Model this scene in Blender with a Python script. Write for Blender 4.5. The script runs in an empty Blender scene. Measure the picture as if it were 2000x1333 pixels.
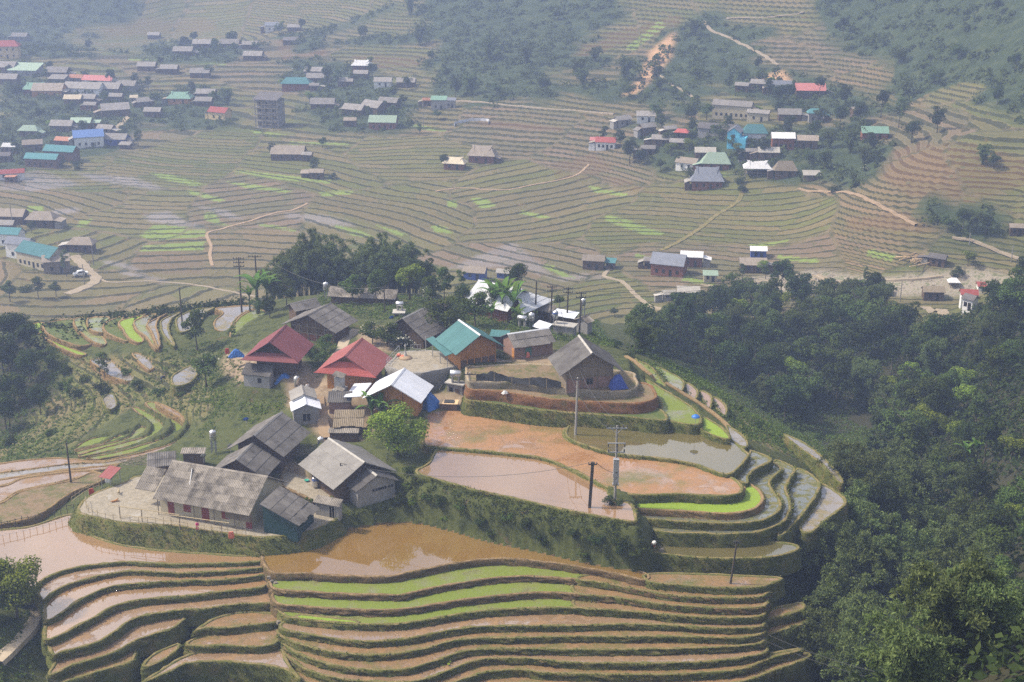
import bpy, bmesh, math, random
import numpy as np
from mathutils import Vector, Matrix, Euler
random.seed(7); RNG = np.random.default_rng(7)
R = math.radians
S = bpy.context.scene
C = S.collection
# ------------------------------------------------------------------ camera
CAMZ = 125.0; PITCH = 20.0; FPX = 2747.0
cam = bpy.data.cameras.new('camera'); camo = bpy.data.objects.new('camera', cam); C.objects.link(camo)
camo.location = (0, 0, CAMZ); camo.rotation_euler = (R(90 - PITCH), 0, 0)
cam.sensor_width = 36.0; cam.lens = 36.0 * FPX / 2000.0; cam.clip_start = 1.0; cam.clip_end = 6000.0
S.camera = camo
# ------------------------------------------------------------------ sky, sun, exposure
SUN_EL, SUN_AZ = 50.0, -84.0          # azimuth clockwise from +Y: the sun stands to the left
W = bpy.data.worlds.new('World'); S.world = W; W.use_nodes = True
wn = W.node_tree.nodes; wl = W.node_tree.links
sky = wn.new('ShaderNodeTexSky'); sky.sky_type = 'NISHITA'; sky.sun_disc = False
sky.sun_elevation = R(SUN_EL); sky.sun_rotation = R(SUN_AZ)
sky.altitude = 1200; sky.air_density = 0.9; sky.dust_density = 9.0; sky.ozone_density = 0.6
bg = wn['Background']
# thin broken cloud all over the sky
tc = wn.new('ShaderNodeTexCoord'); cn = wn.new('ShaderNodeTexNoise'); cn.inputs['Scale'].default_value = 4.5; cn.inputs['Detail'].default_value = 6.0; cn.inputs['Roughness'].default_value = 0.55
wl.new(tc.outputs['Generated'], cn.inputs['Vector']); cm = wn.new('ShaderNodeMapRange'); wl.new(cn.outputs[0], cm.inputs['Value'])
cm.inputs['From Min'].default_value = 0.44; cm.inputs['From Max'].default_value = 0.62; cm.inputs['To Min'].default_value = 0.0; cm.inputs['To Max'].default_value = 0.7
cx_ = wn.new('ShaderNodeMix'); cx_.data_type = 'RGBA'; wl.new(cm.outputs[0], cx_.inputs[0]); wl.new(sky.outputs[0], cx_.inputs[6]); cx_.inputs[7].default_value = (9.5, 9.0, 8.4, 1)
wl.new(cx_.outputs[2], bg.inputs[0]); bg.inputs[1].default_value = 0.115
sun = bpy.data.lights.new('sun', 'SUN'); suno = bpy.data.objects.new('sun', sun); C.objects.link(suno)
sun.energy = 4.3; sun.angle = R(5.0); sun.color = (1.0, 0.90, 0.76)
sd = Vector((math.sin(R(SUN_AZ)) * math.cos(R(SUN_EL)), math.cos(R(SUN_AZ)) * math.cos(R(SUN_EL)), math.sin(R(SUN_EL))))
suno.rotation_euler = sd.to_track_quat('Z', 'Y').to_euler(); suno.location = (-200, 300, 300)
S.view_settings.view_transform = 'Standard'; S.view_settings.look = 'None'
S.view_settings.exposure = 0.92; S.view_settings.gamma = 1.0; S.view_settings.use_curve_mapping = False
S.render.engine = 'CYCLES'
S.cycles.use_denoising = False
S.cycles.max_bounces = 5; S.cycles.diffuse_bounces = 2; S.cycles.glossy_bounces = 2; S.cycles.transmission_bounces = 2
S.cycles.volume_bounces = 1; S.cycles.transparent_max_bounces = 4
S.cycles.use_adaptive_sampling = False
HAZE_DENSITY = 0.00078; HAZE_COLOR = (0.365, 0.465, 0.745)
# ------------------------------------------------------------------ pixel of the photograph -> place
CP, SP = math.cos(R(PITCH)), math.sin(R(PITCH))
def ray(px, py):
    x = (px - 1000.0) / FPX; y = -(py - 666.5) / FPX
    return Vector((x, CP + y * SP, -SP + y * CP))
def P(px, py, D):
    """point seen at a pixel that lies D metres below the camera"""
    d = ray(px, py); return Vector((0, 0, CAMZ)) + d * (D / -d.z)
def PH(px, py, dist):
    d = ray(px, py); h = math.hypot(d.x, d.y); return Vector((0, 0, CAMZ)) + d * (dist / h)
def pix(x, y, z):
    """numpy: world -> pixel"""
    zz = z - CAMZ; f = y * CP - zz * SP; up = y * SP + zz * CP
    return 1000 + FPX * x / f, 666.5 - FPX * up / f
# ------------------------------------------------------------------ mesh helpers
def link(o, parent=None):
    C.objects.link(o)
    if parent is not None: o.parent = parent
    return o
def mesh(name, verts, faces, mats=None, smooth=False):
    me = bpy.data.meshes.new(name); me.from_pydata([tuple(v) for v in verts], [], faces); me.update()
    if mats is not None:
        for m in (mats if isinstance(mats, (list, tuple)) else [mats]): me.materials.append(m)
    if smooth: me.polygons.foreach_set('use_smooth', [True] * len(me.polygons))
    return me
def fastmesh(name, V, F, mat=None, smooth=False, matidx=None):
    """V (n,3) float array, F (m,k) int array"""
    me = bpy.data.meshes.new(name); V = np.asarray(V, np.float32); F = np.asarray(F, np.int32)
    n, (m, k) = len(V), F.shape
    me.vertices.add(n); me.vertices.foreach_set('co', V.ravel())
    me.loops.add(m * k); me.loops.foreach_set('vertex_index', F.ravel())
    me.polygons.add(m); me.polygons.foreach_set('loop_start', np.arange(0, m * k, k, dtype=np.int32))
    if matidx is not None: me.polygons.foreach_set('material_index', np.asarray(matidx, np.int32))
    if smooth: me.polygons.foreach_set('use_smooth', np.ones(m, bool))
    me.update(calc_edges=True); me.validate()
    if mat is not None:
        for q in (mat if isinstance(mat, (list, tuple)) else [mat]): me.materials.append(q)
    return me
def obj(name, me, parent=None, loc=None, rot=None):
    o = bpy.data.objects.new(name, me); link(o, parent)
    if loc is not None: o.location = loc
    if rot is not None: o.rotation_euler = rot
    return o
def tag(o, label=None, cat=None, group=None, kind=None):
    if label: o['label'] = label
    if cat: o['category'] = cat
    if group: o['group'] = group
    if kind: o['kind'] = kind
    return o
def empty(name, loc=(0, 0, 0), rz=0.0, label=None, cat=None, group=None, kind=None):
    o = bpy.data.objects.new(name, None); o.empty_display_size = 0.5; link(o)
    o.location = loc; o.rotation_euler = (0, 0, rz)
    return tag(o, label, cat, group, kind)
class MB:
    """collects simple solids into one mesh"""
    def __init__(s): s.v = []; s.f = []
    def quad(s, *p):
        b = len(s.v); s.v += [tuple(q) for q in p]; s.f.append(tuple(range(b, b + len(p)))); return s
    def box(s, x0, x1, y0, y1, z0, z1):
        b = len(s.v)
        s.v += [(x0,y0,z0),(x1,y0,z0),(x1,y1,z0),(x0,y1,z0),(x0,y0,z1),(x1,y0,z1),(x1,y1,z1),(x0,y1,z1)]
        s.f += [tuple(b + i for i in q) for q in ((0,3,2,1),(4,5,6,7),(0,1,5,4),(1,2,6,5),(2,3,7,6),(3,0,4,7))]; return s
    def prism(s, pts, d):
        """closed outline pts (3-D, planar) pushed along d"""
        b = len(s.v); n = len(pts); d = Vector(d)
        s.v += [tuple(p) for p in pts] + [tuple(Vector(p) + d) for p in pts]
        s.f.append(tuple(range(b + n - 1, b - 1, -1))); s.f.append(tuple(range(b + n, b + 2 * n)))
        s.f += [(b + i, b + (i + 1) % n, b + n + (i + 1) % n, b + n + i) for i in range(n)]; return s
    def tube(s, p0, p1, r0, r1=None, n=8, cap=True):
        r1 = r0 if r1 is None else r1; p0 = Vector(p0); p1 = Vector(p1); d = (p1 - p0)
        if d.length < 1e-6: return s
        q = d.to_track_quat('Z', 'Y'); b = len(s.v)
        for p, r in ((p0, r0), (p1, r1)):
            for i in range(n):
                a = 2 * math.pi * i / n; s.v.append(tuple(p + q @ Vector((r * math.cos(a), r * math.sin(a), 0))))
        s.f += [(b + i, b + (i + 1) % n, b + n + (i + 1) % n, b + n + i) for i in range(n)]
        if cap: s.f += [tuple(range(b + n - 1, b - 1, -1)), tuple(range(b + n, b + 2 * n))]
        return s
    def path(s, pts, rad, n=6):
        for i in range(len(pts) - 1):
            s.tube(pts[i], pts[i + 1], rad[i] if hasattr(rad, '__len__') else rad, rad[i + 1] if hasattr(rad, '__len__') else rad, n, cap=(i in (0, len(pts) - 2)))
        return s
    def lathe(s, prof, n=14, c=(0, 0, 0)):
        b = len(s.v)
        for r, z in prof:
            for i in range(n):
                a = 2 * math.pi * i / n; s.v.append((c[0] + r * math.cos(a), c[1] + r * math.sin(a), c[2] + z))
        for k in range(len(prof) - 1):
            s.f += [(b + k * n + i, b + k * n + (i + 1) % n, b + (k + 1) * n + (i + 1) % n, b + (k + 1) * n + i) for i in range(n)]
        s.f += [tuple(range(b + n - 1, b - 1, -1)), tuple(range(b + (len(prof) - 1) * n, b + len(prof) * n))]; return s
    def me(s, name, mat, smooth=False): return mesh(name, s.v, s.f, mat, smooth)
    def build(s, name, mat, parent=None, smooth=False, loc=None, rot=None): return obj(name, s.me(name, mat, smooth), parent, loc, rot)
def copy_tree(o, parent=None):
    c = o.copy(); C.objects.link(c); c.parent = parent
    for ch in list(o.children): copy_tree(ch, c)
    return c
# ------------------------------------------------------------------ material helpers
MATS = {}
def nd(nt, typ, **kw):
    n = nt.nodes.new(typ)
    for k, v in kw.items():
        if k == 'loc': continue
        if k[0] == 'i' and k[1:].isdigit(): n.inputs[int(k[1:])].default_value = v
        else: setattr(n, k, v)
    return n
def newmat(name, rough=0.85, spec=0.3):
    m = bpy.data.materials.new(name); m.use_nodes = True; nt = m.node_tree; b = nt.nodes['Principled BSDF']
    b.inputs['Roughness'].default_value = rough; b.inputs['Specular IOR Level'].default_value = spec
    MATS[name] = m; return m, nt, b
def ramp(nt, fac, stops, interp='LINEAR'):
    r = nt.nodes.new('ShaderNodeValToRGB'); cr = r.color_ramp; cr.interpolation = interp
    while len(cr.elements) > 1: cr.elements.remove(cr.elements[-1])
    for i, (p, c) in enumerate(stops):
        e = cr.elements[0] if i == 0 else cr.elements.new(p)
        e.position = p; e.color = tuple(c[:3]) + (1,)
    nt.links.new(fac, r.inputs[0]); return r.outputs[0]
def noise(nt, scale, detail=4, rough=0.6, coord=None, dist=0.0):
    n = nd(nt, 'ShaderNodeTexNoise'); n.inputs['Scale'].default_value = scale; n.inputs['Detail'].default_value = detail
    n.inputs['Roughness'].default_value = rough; n.inputs['Distortion'].default_value = dist
    if coord is not None: nt.links.new(coord, n.inputs['Vector'])
    return n.outputs[0]
def math_(nt, op, a, b=None, c=None, clamp=False):
    n = nd(nt, 'ShaderNodeMath', operation=op, use_clamp=clamp)
    for i, v in enumerate((a, b, c)):
        if v is None: continue
        if isinstance(v, (int, float)): n.inputs[i].default_value = v
        else: nt.links.new(v, n.inputs[i])
    return n.outputs[0]
def mixc(nt, fac, a, b, mode='MIX'):
    n = nd(nt, 'ShaderNodeMix', data_type='RGBA', blend_type=mode)
    for i, v in ((0, fac), (6, a), (7, b)):
        if isinstance(v, (int, float)): n.inputs[i].default_value = v
        elif isinstance(v, (tuple, list)): n.inputs[i].default_value = tuple(v[:3]) + (1,)
        else: nt.links.new(v, n.inputs[i])
    return n.outputs[2]
def attr(nt, name): return nd(nt, 'ShaderNodeAttribute', attribute_name=name)
def pos(nt): return nd(nt, 'ShaderNodeNewGeometry').outputs['Position']
def objco(nt): return nd(nt, 'ShaderNodeTexCoord').outputs['Object']
def bump(nt, b, h, strength=0.4, dist=0.05):
    n = nd(nt, 'ShaderNodeBump'); n.inputs['Strength'].default_value = strength; n.inputs['Distance'].default_value = dist
    nt.links.new(h, n.inputs['Height']); nt.links.new(n.outputs[0], b.inputs['Normal'])
def weathered(name, c0, c1, scale=1.5, rough=0.85, spec=0.25, vary=0.25, metal=0.0, stain=None, stain_amt=0.5, bumpy=0.0):
    """two tones mixed by noise, a per-object shift and optional blotchy stain"""
    m, nt, b = newmat(name, rough, spec); co = pos(nt) if name[:5] in ('fibro', 'metal', 'tile_') else objco(nt)
    f = noise(nt, scale, 5, 0.65, co)
    col = ramp(nt, f, [(0.3, c0), (0.7, c1)])
    if stain is not None:
        g = noise(nt, scale * 0.45, 6, 0.7, co)
        sf = ramp(nt, g, [(0.5, (0, 0, 0)), (0.68, (stain_amt,) * 3)])
        col = mixc(nt, sf, col, stain)
    if vary:
        oi = nd(nt, 'ShaderNodeObjectInfo').outputs['Random']
        v = math_(nt, 'MULTIPLY_ADD', oi, 2 * vary, 1 - vary)
        hs = nd(nt, 'ShaderNodeHueSaturation'); nt.links.new(v, hs.inputs['Value']); nt.links.new(col, hs.inputs['Color']); col = hs.outputs[0]
    nt.links.new(col, b.inputs['Base Color']); b.inputs['Metallic'].default_value = metal
    if bumpy: bump(nt, b, noise(nt, scale * 6, 4, 0.6, co), bumpy, 0.03)
    return m
# ------------------------------------------------------------------ the lie of the land
# (pixel x, pixel y, metres below the camera): points read off the photograph
CTRL = [
 # valley floor and beyond
 (300,560,124),(600,530,126),(900,540,126),(1200,640,128),(1300,600,127),(1500,555,126),(1750,545,124),(1950,530,121),(1650,560,127),
 (0,450,121),(250,450,123),(600,440,124.5),(900,440,124.8),(1200,440,123.3),(1500,460,123.2),(1800,470,120),(2000,460,116),
 (0,350,120),(250,330,121),(500,340,122.6),(800,380,123.6),(1000,400,123.2),(1200,350,120),(1400,370,117.5),(1600,390,116.5),(1730,430,117),
 (900,310,119.5),(700,330,121.4),(0,250,118),(250,250,119),(500,250,119.5),(700,260,118.4),(850,240,116),(1000,250,115),(1150,270,113.5),(1300,300,112),
 (1500,310,109.5),(1600,290,107.5),(1850,310,102),(1720,330,108),(1760,380,112),(1850,420,114),(1980,390,109),
 (1900,200,93),(1900,100,82),(1900,0,66),(1430,210,104),(1300,180,104),(1500,100,94),(1500,0,78),
 (1000,180,108),(1000,100,102),(1000,0,88),(700,150,113),(700,60,106),(700,0,98),(400,200,118),(400,100,112),(400,0,105),(0,200,117),(0,100,112),(0,0,104),
 (1250,50,92),(1250,0,84),(1700,150,95),(1700,60,84),
 (0,-100,75),(1000,-100,65),(1500,-100,58),(2000,-100,48),(2150,200,85),(2150,0,58),(2150,350,98),(-150,200,115),(-150,0,103),(-150,400,119),(500,-100,74),
 # knoll (a little under the terraces that are laid on it)
 (650,1070,88.6),(300,1060,88.6),(1000,1090,89.2),(1400,1125,89.4),(150,1120,90),(300,1250,93.5),(800,1290,97.5),(1200,1290,97.5),(1500,1240,96.5),(120,1290,93.5),
 (1000,950,83.6),(1300,950,83.6),(1200,850,83.4),(860,900,83.2),(1450,1000,86.2),(1530,930,86.0),(1400,1100,88.4),(1000,1012,84.3),(880,1028,86.7),(1050,1068,86.8),(1200,1098,86.9),(700,1018,86.6),(900,964,82.5),(1050,1002,82.7),(1180,1024,82.9),(830,1010,86.3),(815,933,82.6),
 (1150,745,78.2),(900,705,78.4),(820,745,80.9),(700,760,81.7),(550,730,81.4),(500,760,82.6),(450,770,84.0),(480,950,85.9),(650,985,85.7),(250,970,86.0),(600,830,83.0),(500,800,84.3),
 (640,620,81.0),(800,610,80.6),(970,620,82.2),(1080,645,82.5),(700,575,83.5),(900,640,79.8),(1000,800,81.7),(1250,770,79.6),(1190,690,79.5),
 (1300,720,82.5),(1370,770,83.6),(1420,820,84.2),(1470,860,85.2),(1550,900,88.5),(1640,970,92),
 (1350,730,87),(1450,800,90),(1560,880,95),
 # left shoulder
 (65,640,90.8),(150,640,89.7),(230,640,88.4),(300,630,87.1),(440,620,86.2),(165,700,91.0),(250,690,88.7),(300,700,87.6),(370,690,87.2),(420,700,86.5),
 (300,830,90.3),(200,860,91.6),(150,885,91.6),(340,875,89.0),(60,850,94),(100,780,95.5),(30,700,103),(0,850,98),(200,750,92.2),(300,745,89.6),(400,780,86.5),
 (0,960,91),(100,950,89.2),(0,920,91.6),(100,900,91.4),(200,950,87.6),(200,905,90),(30,1250,91.0),(0,1120,89.0),(60,1200,90.5),(-150,1000,96),(-150,800,104),(-100,1250,88),
 # foreground
 (300,1420,100),(1000,1420,103),(1500,1420,104),(-100,1450,97),
 # ravine and wooded slopes on the right
 (1650,850,119),(1750,800,119.5),(1600,800,120),(1500,780,118),(1300,665,112),(1400,645,118.5),(1500,600,122),(1700,610,120),(1800,700,113),(1900,620,107),(1990,545,99),
 (1990,700,97),(1950,900,96),(1800,950,106),(1700,1000,107),(1700,1150,104),(1900,1100,90),(1950,1300,74),(1700,1320,95),(1600,1250,100),(2150,900,80),(2150,600,86),(2150,1200,66),
]
def wp(az, dist, D):
    a = R(az); return (math.sin(a) * dist, math.cos(a) * dist, CAMZ - D)
HID = [wp(-9, 322, 108), wp(-9, 365, 122), wp(-3, 322, 108), wp(-3, 365, 123), wp(3, 318, 110), wp(3, 350, 123), wp(-14, 315, 111), wp(-14, 355, 121), wp(-18.5, 300, 110), wp(-19, 345, 119),
       wp(19.8, 370, 121), wp(22, 400, 119), wp(-20, 110, 78), wp(0, 110, 92), wp(20, 90, 55), wp(0, 60, 58), wp(-20, 60, 50), wp(-27, 300, 112), wp(-27, 200, 95)]
pts = np.array([tuple(P(*c)) for c in CTRL] + HID, float)
def _phi(r2): return 0.5 * r2 * np.log(np.maximum(r2, 1e-9))
sc_ = 100.0
_X = pts[:, :2] / sc_; _n = len(_X)
_K = _phi(((_X[:, None] - _X[None]) ** 2).sum(-1)) + 0.004 * np.eye(_n)
_Pm = np.c_[np.ones(_n), _X]
_A = np.block([[_K, _Pm], [_Pm.T, np.zeros((3, 3))]])
_w = np.linalg.solve(_A, np.r_[pts[:, 2], np.zeros(3)])
def base_h(x, y):
    sh = np.shape(x); q = np.c_[np.ravel(x), np.ravel(y)] / sc_; out = np.empty(len(q))
    for i in range(0, len(q), 20000):
        s = q[i:i + 20000]
        out[i:i + 20000] = _phi(((s[:, None] - _X[None]) ** 2).sum(-1)) @ _w[:_n] + _w[_n] + s @ _w[_n + 1:]
    return out.reshape(sh)
def vnoise(x, y, wl, seed):
    """smooth value noise with wavelength wl"""
    rg = np.random.default_rng(seed); T = rg.random((64, 64))
    gx, gy = x / wl, y / wl; ix = np.floor(gx).astype(int); iy = np.floor(gy).astype(int); fx = gx - ix; fy = gy - iy
    fx = fx * fx * (3 - 2 * fx); fy = fy * fy * (3 - 2 * fy)
    g = lambda a, b: T[a % 64, b % 64]
    return (g(ix, iy) * (1 - fx) + g(ix + 1, iy) * fx) * (1 - fy) + (g(ix, iy + 1) * (1 - fx) + g(ix + 1, iy + 1) * fx) * fy - 0.5
NAZ, NR = 680, 1170
AZ = np.linspace(R(-34), R(34), NAZ); RR = np.exp(np.linspace(math.log(42.0), math.log(1250.0), NR))
# coarse solve, then bilinear to the fine grid (the land is smooth)
ca = np.linspace(R(-34), R(34), 137); cr_ = np.exp(np.linspace(math.log(42.0), math.log(1250.0), 294))
_ch = base_h(cr_[:, None] * np.sin(ca)[None], cr_[:, None] * np.cos(ca)[None])
_fi = np.linspace(0, 293, NR); _fj = np.linspace(0, 136, NAZ)
def cubic_up(M, t):
    i = np.clip(np.floor(t).astype(int), 0, len(M) - 2); f = (t - i)[:, None]
    a, b, c, d = M[np.maximum(i - 1, 0)], M[i], M[i + 1], M[np.minimum(i + 2, len(M) - 1)]
    return b + 0.5 * f * (c - a + f * (2 * a - 5 * b + 4 * c - d + f * (3 * (b - c) + d - a)))
H0 = cubic_up(cubic_up(_ch, _fi).T, _fj).T
GX = RR[:, None] * np.sin(AZ)[None]; GY = RR[:, None] * np.cos(AZ)[None]
_mc = PH(1862, 340, 448)               # the rounded terraced mound on the right
_md = np.hypot((GX - _mc.x) * 0.85, (GY - _mc.y) * 1.0)
H0 = H0 + 13.0 / (1 + np.exp((_md - 30) / 8.0))
PX0, PY0 = pix(GX, GY, H0)
def inpoly(x, y, poly):
    r = np.zeros(np.shape(x), bool); n = len(poly)
    for i in range(n):
        x0, y0 = poly[i]; x1, y1 = poly[(i + 1) % n]
        if y0 == y1: continue
        r ^= ((y0 > y) != (y1 > y)) & (x < (x1 - x0) * (y - y0) / (y1 - y0) + x0)
    return r
def blur(M, k):
    for _ in range(k):
        M = (np.roll(M, 1, 0) + np.roll(M, -1, 0) + 2 * M) / 4; M = (np.roll(M, 1, 1) + np.roll(M, -1, 1) + 2 * M) / 4
    return M
# far / valley part is terraced; the knoll's own terraces are built one by one further down
FAR = 1 / (1 + np.exp(-(RR[:, None] - (338 + 25 * np.cos(AZ * 6)[None])) / 6.0)) * np.ones((1, NAZ))
FARU = FAR.copy()
# two slopes of the knoll are cut into small steps as well
STEPS = [[(120,700),(180,698),(300,694),(380,702),(425,775),(395,830),(375,815),(330,795),(300,780),(262,790),(225,815),(175,845),(140,872),(60,890),(-20,895),(20,850),(60,810),(120,765),(150,735)], [(1425,812),(1480,812),(1560,845),(1640,895),(1668,965),(1600,925),(1540,890),(1470,862),(1430,840)]]
_sm = np.zeros_like(H0)
for _p in STEPS: _sm[inpoly(PX0, PY0, _p) & (RR[:, None] < 300)] = 1
_sm = blur(_sm, 3); FAR = np.maximum(FAR, _sm)
_und = 2.4 * vnoise(GX, GY, 95, 1) + 1.1 * vnoise(GX, GY, 41, 2) + 0.45 * vnoise(GX, GY, 17, 3)
_hz = np.clip((H0 - 2) / 30, 0, 1)
HB = H0 + FARU * _und * (0.50 + 1.9 * _hz) + _sm * 1.2 * vnoise(GX, GY, 22, 71) + (1 - FAR) * (0.5 * vnoise(GX, GY, 9, 4) + 0.25 * vnoise(GX, GY, 3.1, 5))
# metres of rise per terrace: low steps on the valley floor, taller ones up the slopes
_hs = np.linspace(-30, 140, 1700); _st = 0.30 + 0.85 * np.clip((_hs - 1.0) / 9, 0, 1) + 0.75 * np.clip((_hs - 14) / 30, 0, 1)
_tt = np.concatenate([[0], np.cumsum(np.diff(_hs) / _st[:-1])])
_flat = 1 / (1 + np.exp((H0 - 4.5) / 1.1))
# the valley is farmed in blocks that meet along ditches and dykes; each block lays its fields its own way
_rg = np.random.default_rng(12); _sd = []
while len(_sd) < 110:
    a_, r_ = _rg.uniform(R(-24), R(24)), math.sqrt(_rg.uniform(345 ** 2, 900 ** 2)); x_, y_ = r_ * math.sin(a_), r_ * math.cos(a_)
    if all((x_ - u_) ** 2 + ((y_ - v_) * 0.8) ** 2 < 0 or math.hypot(x_ - u_, (y_ - v_) * 0.8) > 30 for u_, v_ in _sd): _sd.append((x_, y_))
_sd = np.array(_sd)
_wx = GX + 26 * vnoise(GX, GY, 48, 61) + 9 * vnoise(GX, GY, 17, 62); _wy = GY + 26 * vnoise(GX, GY, 48, 63) + 9 * vnoise(GX, GY, 17, 64)
_d1 = np.full(GX.shape, 1e9); _d2 = np.full(GX.shape, 1e9); BLK = np.zeros(GX.shape, int)
for k_, (u_, v_) in enumerate(_sd):
    dd = np.hypot(_wx - u_, (_wy - v_) * 0.8); c_ = dd < _d1
    _d2 = np.where(c_, _d1, np.minimum(_d2, dd)); BLK = np.where(c_, k_, BLK); _d1 = np.where(c_, dd, _d1)
_n = len(_sd); _sa = _rg.normal(0, 0.42, _n); _sp = _rg.uniform(4.2, 8.0, _n); _so = _rg.uniform(0, 50, _n); REGV = _rg.random(_n)
_zs = np.interp(np.hypot(_sd[:, 0], _sd[:, 1]), RR, np.arange(NR)).astype(int); _za = np.clip(((np.arctan2(_sd[:, 0], _sd[:, 1]) - AZ[0]) / (AZ[1] - AZ[0])).astype(int), 0, NAZ - 1)
_isflat = H0[_zs, _za] < 5.5
_sa, _sp, _so = _sa[BLK], _sp[BLK], _so[BLK]
_q = ((GX) * np.sin(_sa) + GY * np.cos(_sa) + 30 * vnoise(GX, GY, 110, 31) + 11 * vnoise(GX, GY, 42, 32) + 3 * vnoise(GX, GY, 15, 33)) / _sp + _so
_Th = np.interp(HB, _hs, _tt)
FB = _isflat[BLK]
T = np.where(FB, 0.25 * _Th + _q, _Th + 0.25 * _q)
STEP = np.where(FB, 0.30, 0.85 * np.interp(HB, _hs, _st))
T = np.where(_sm > 0.02, HB / 0.62, T); STEP = np.where(_sm > 0.02, 0.62, STEP)
EDGE = np.clip(1 - (_d2 - _d1) / 1.9, 0, 1) * (FARU > 0.5)
REG = REGV[BLK]
_f = T - np.floor(T); RISE0 = np.where(FB & (_sm < 0.02), 0.76, 0.62)
_s = np.clip((_f - RISE0) / (1 - RISE0), 0, 1)
HT = HB + STEP * (_s * _s * (3 - 2 * _s) - _f)
# ------------------------------------------------------------------ zones read off the photograph
WILD = [
 [(860,-200),(1240,-200),(1230,30),(1130,90),(1080,150),(1210,190),(900,200),(820,170),(860,90),(800,30)],
 [(1230,110),(1300,130),(1290,200),(1190,180)],[(1340,30),(1400,20),(1500,60),(1480,120),(1640,170),(1700,190),(1720,330),(1600,320),(1640,230),(1400,160),(1330,220),(1250,150)],
 [(1720,60),(1800,-200),(2300,-200),(2300,240),(1960,240),(1880,180),(1800,200),(1740,290),(1720,180)],
 [(1560,20),(1640,-200),(1800,-200),(1740,60),(1700,110),(1600,90)],
 [(-300,-200),(330,-200),(250,30),(190,60),(60,110),(-300,130)],[(60,100),(150,80),(170,110),(60,115)],
 [(1240,270),(1330,240),(1700,250),(1720,330),(1690,350),(1560,370),(1340,340),(1240,310)],
 [(1640,360),(1710,320),(1730,350),(1650,375)],[(1790,440),(1830,400),(1930,400),(1960,460),(1880,480)],
 [(560,100),(640,120),(800,170),(790,210),(600,200),(540,130)],[(280,90),(500,85),(480,130),(300,120)],
 [(600,190),(790,190),(800,260),(600,260)],[(0,150),(260,160),(260,300),(0,340)],[(380,170),(450,190),(470,250),(270,240),(300,200)],
]
RIVER = [(1440,545),(1600,530),(1700,545),(1900,525),(1990,545),(1900,580),(1760,580),(1600,575),(1450,580)]
LANDSLIP = [[(1270,95),(1320,60),(1310,110),(1275,150),(1240,185),(1215,190),(1250,150)],[(1470,150),(1530,140),(1560,165),(1480,165)]]
TANS = [[(1040,90),(1230,55),(1330,30),(1330,60),(1240,75),(1130,110),(1060,112)],[(200,55),(270,30),(330,40),(420,40),(420,60),(280,70),(200,70)],[(540,80),(640,60),(640,150),(560,130)],[(690,100),(840,110),(840,130),(690,130)],
        [(1700,345),(1730,305),(1800,285),(1900,290),(2010,330),(2010,370),(1900,400),(1780,390)],[(1650,430),(1760,420),(1840,440),(1830,455),(1660,452)],[(1080,320),(1160,300),(1200,330),(1150,350),(1090,350)],[(1000,60),(1090,90),(1080,105),(1000,110)],
        [(900,230),(1000,240),(1100,250),(1100,260),(960,252)],[(1180,345),(1220,350),(1290,380),(1280,385),(1200,365)]]
GREEN = [[(918,386),(950,386),(970,402),(940,405)],[(875,390),(890,390),(895,404),(876,404)],[(1020,410),(1080,424),(1060,426),(1015,416)],[(655,438),(700,448),(735,462),(690,458),(655,444)],[(725,434),(800,456),(780,458)],
         [(840,438),(870,440),(885,454),(850,452)],[(1185,420),(1230,432),(1290,460),(1260,460),(1180,430)],[(1250,440),(1300,456),(1290,461),(1240,448)],[(290,335),(330,340),(405,362),(380,364),(320,350)],[(455,332),(560,345),(645,352),(645,359),(540,352),(455,340)],
         [(440,355),(500,362),(570,374),(560,377),(480,368)],[(362,370),(400,378),(445,392),(425,394),(375,380)],[(395,416),(418,414),(430,432),(455,442),(430,441),(400,428)],[(300,438),(400,445),(400,462),(290,470),(275,460)],[(55,402),(85,402),(85,416),(50,412)],
         [(155,430),(180,428),(170,440),(150,442)],[(485,252),(560,268),(540,272),(500,264)],[(565,280),(670,282),(690,286),(570,288)],[(1060,520),(1080,518),(1100,535),(1080,530)],[(1055,516),(1070,516),(1125,543),(1100,540)],[(275,248),(390,250),(390,253),(280,252)],[(20,235),(60,232),(60,246),(20,246)],
         [(95,205),(150,210),(160,221),(100,215)],[(620,375),(690,370),(690,378),(630,384)],[(250,105),(440,122),(440,127),(250,115)],[(1145,360),(1175,370),(1230,382),(1220,386),(1160,376)],[(1340,540),(1400,556),(1390,560),(1330,548)],[(1520,500),(1600,510),(1600,517),(1520,508)],
         [(1700,490),(1750,500),(1740,512),(1690,500)],[(1460,480),(1540,470),(1540,475),(1470,486)],[(500,435),(580,447),(580,453),(510,442)],[(720,232),(880,256),(860,259),(720,240)],[(1240,495),(1290,507),(1300,512),(1240,503)],[(280,480),(400,470),(400,488),(270,490)],[(1220,90),(1290,40),(1300,52),(1240,92)],[(1385,335),(1440,345),(1400,350)]]
WATER = [[(280,418),(330,412),(360,430),(400,440),(400,450),(340,440),(290,432)],[(200,508),(245,512),(290,535),(250,525),(205,515)],[(150,335),(260,345),(330,370),(300,372),(180,350)],[(380,400),(440,410),(480,428),(440,425)],[(230,525),(330,545),(320,550),(240,535)],
         [(870,525),(1000,470),(1040,500),(1080,540),(1180,530),(1180,545),(1100,548),(1000,520)],[(560,415),(640,420),(700,440),(640,440),(560,425)],[(0,340),(80,330),(160,360),(60,372),(0,370)],[(100,410),(160,405),(150,415),(100,420)]]
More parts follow.
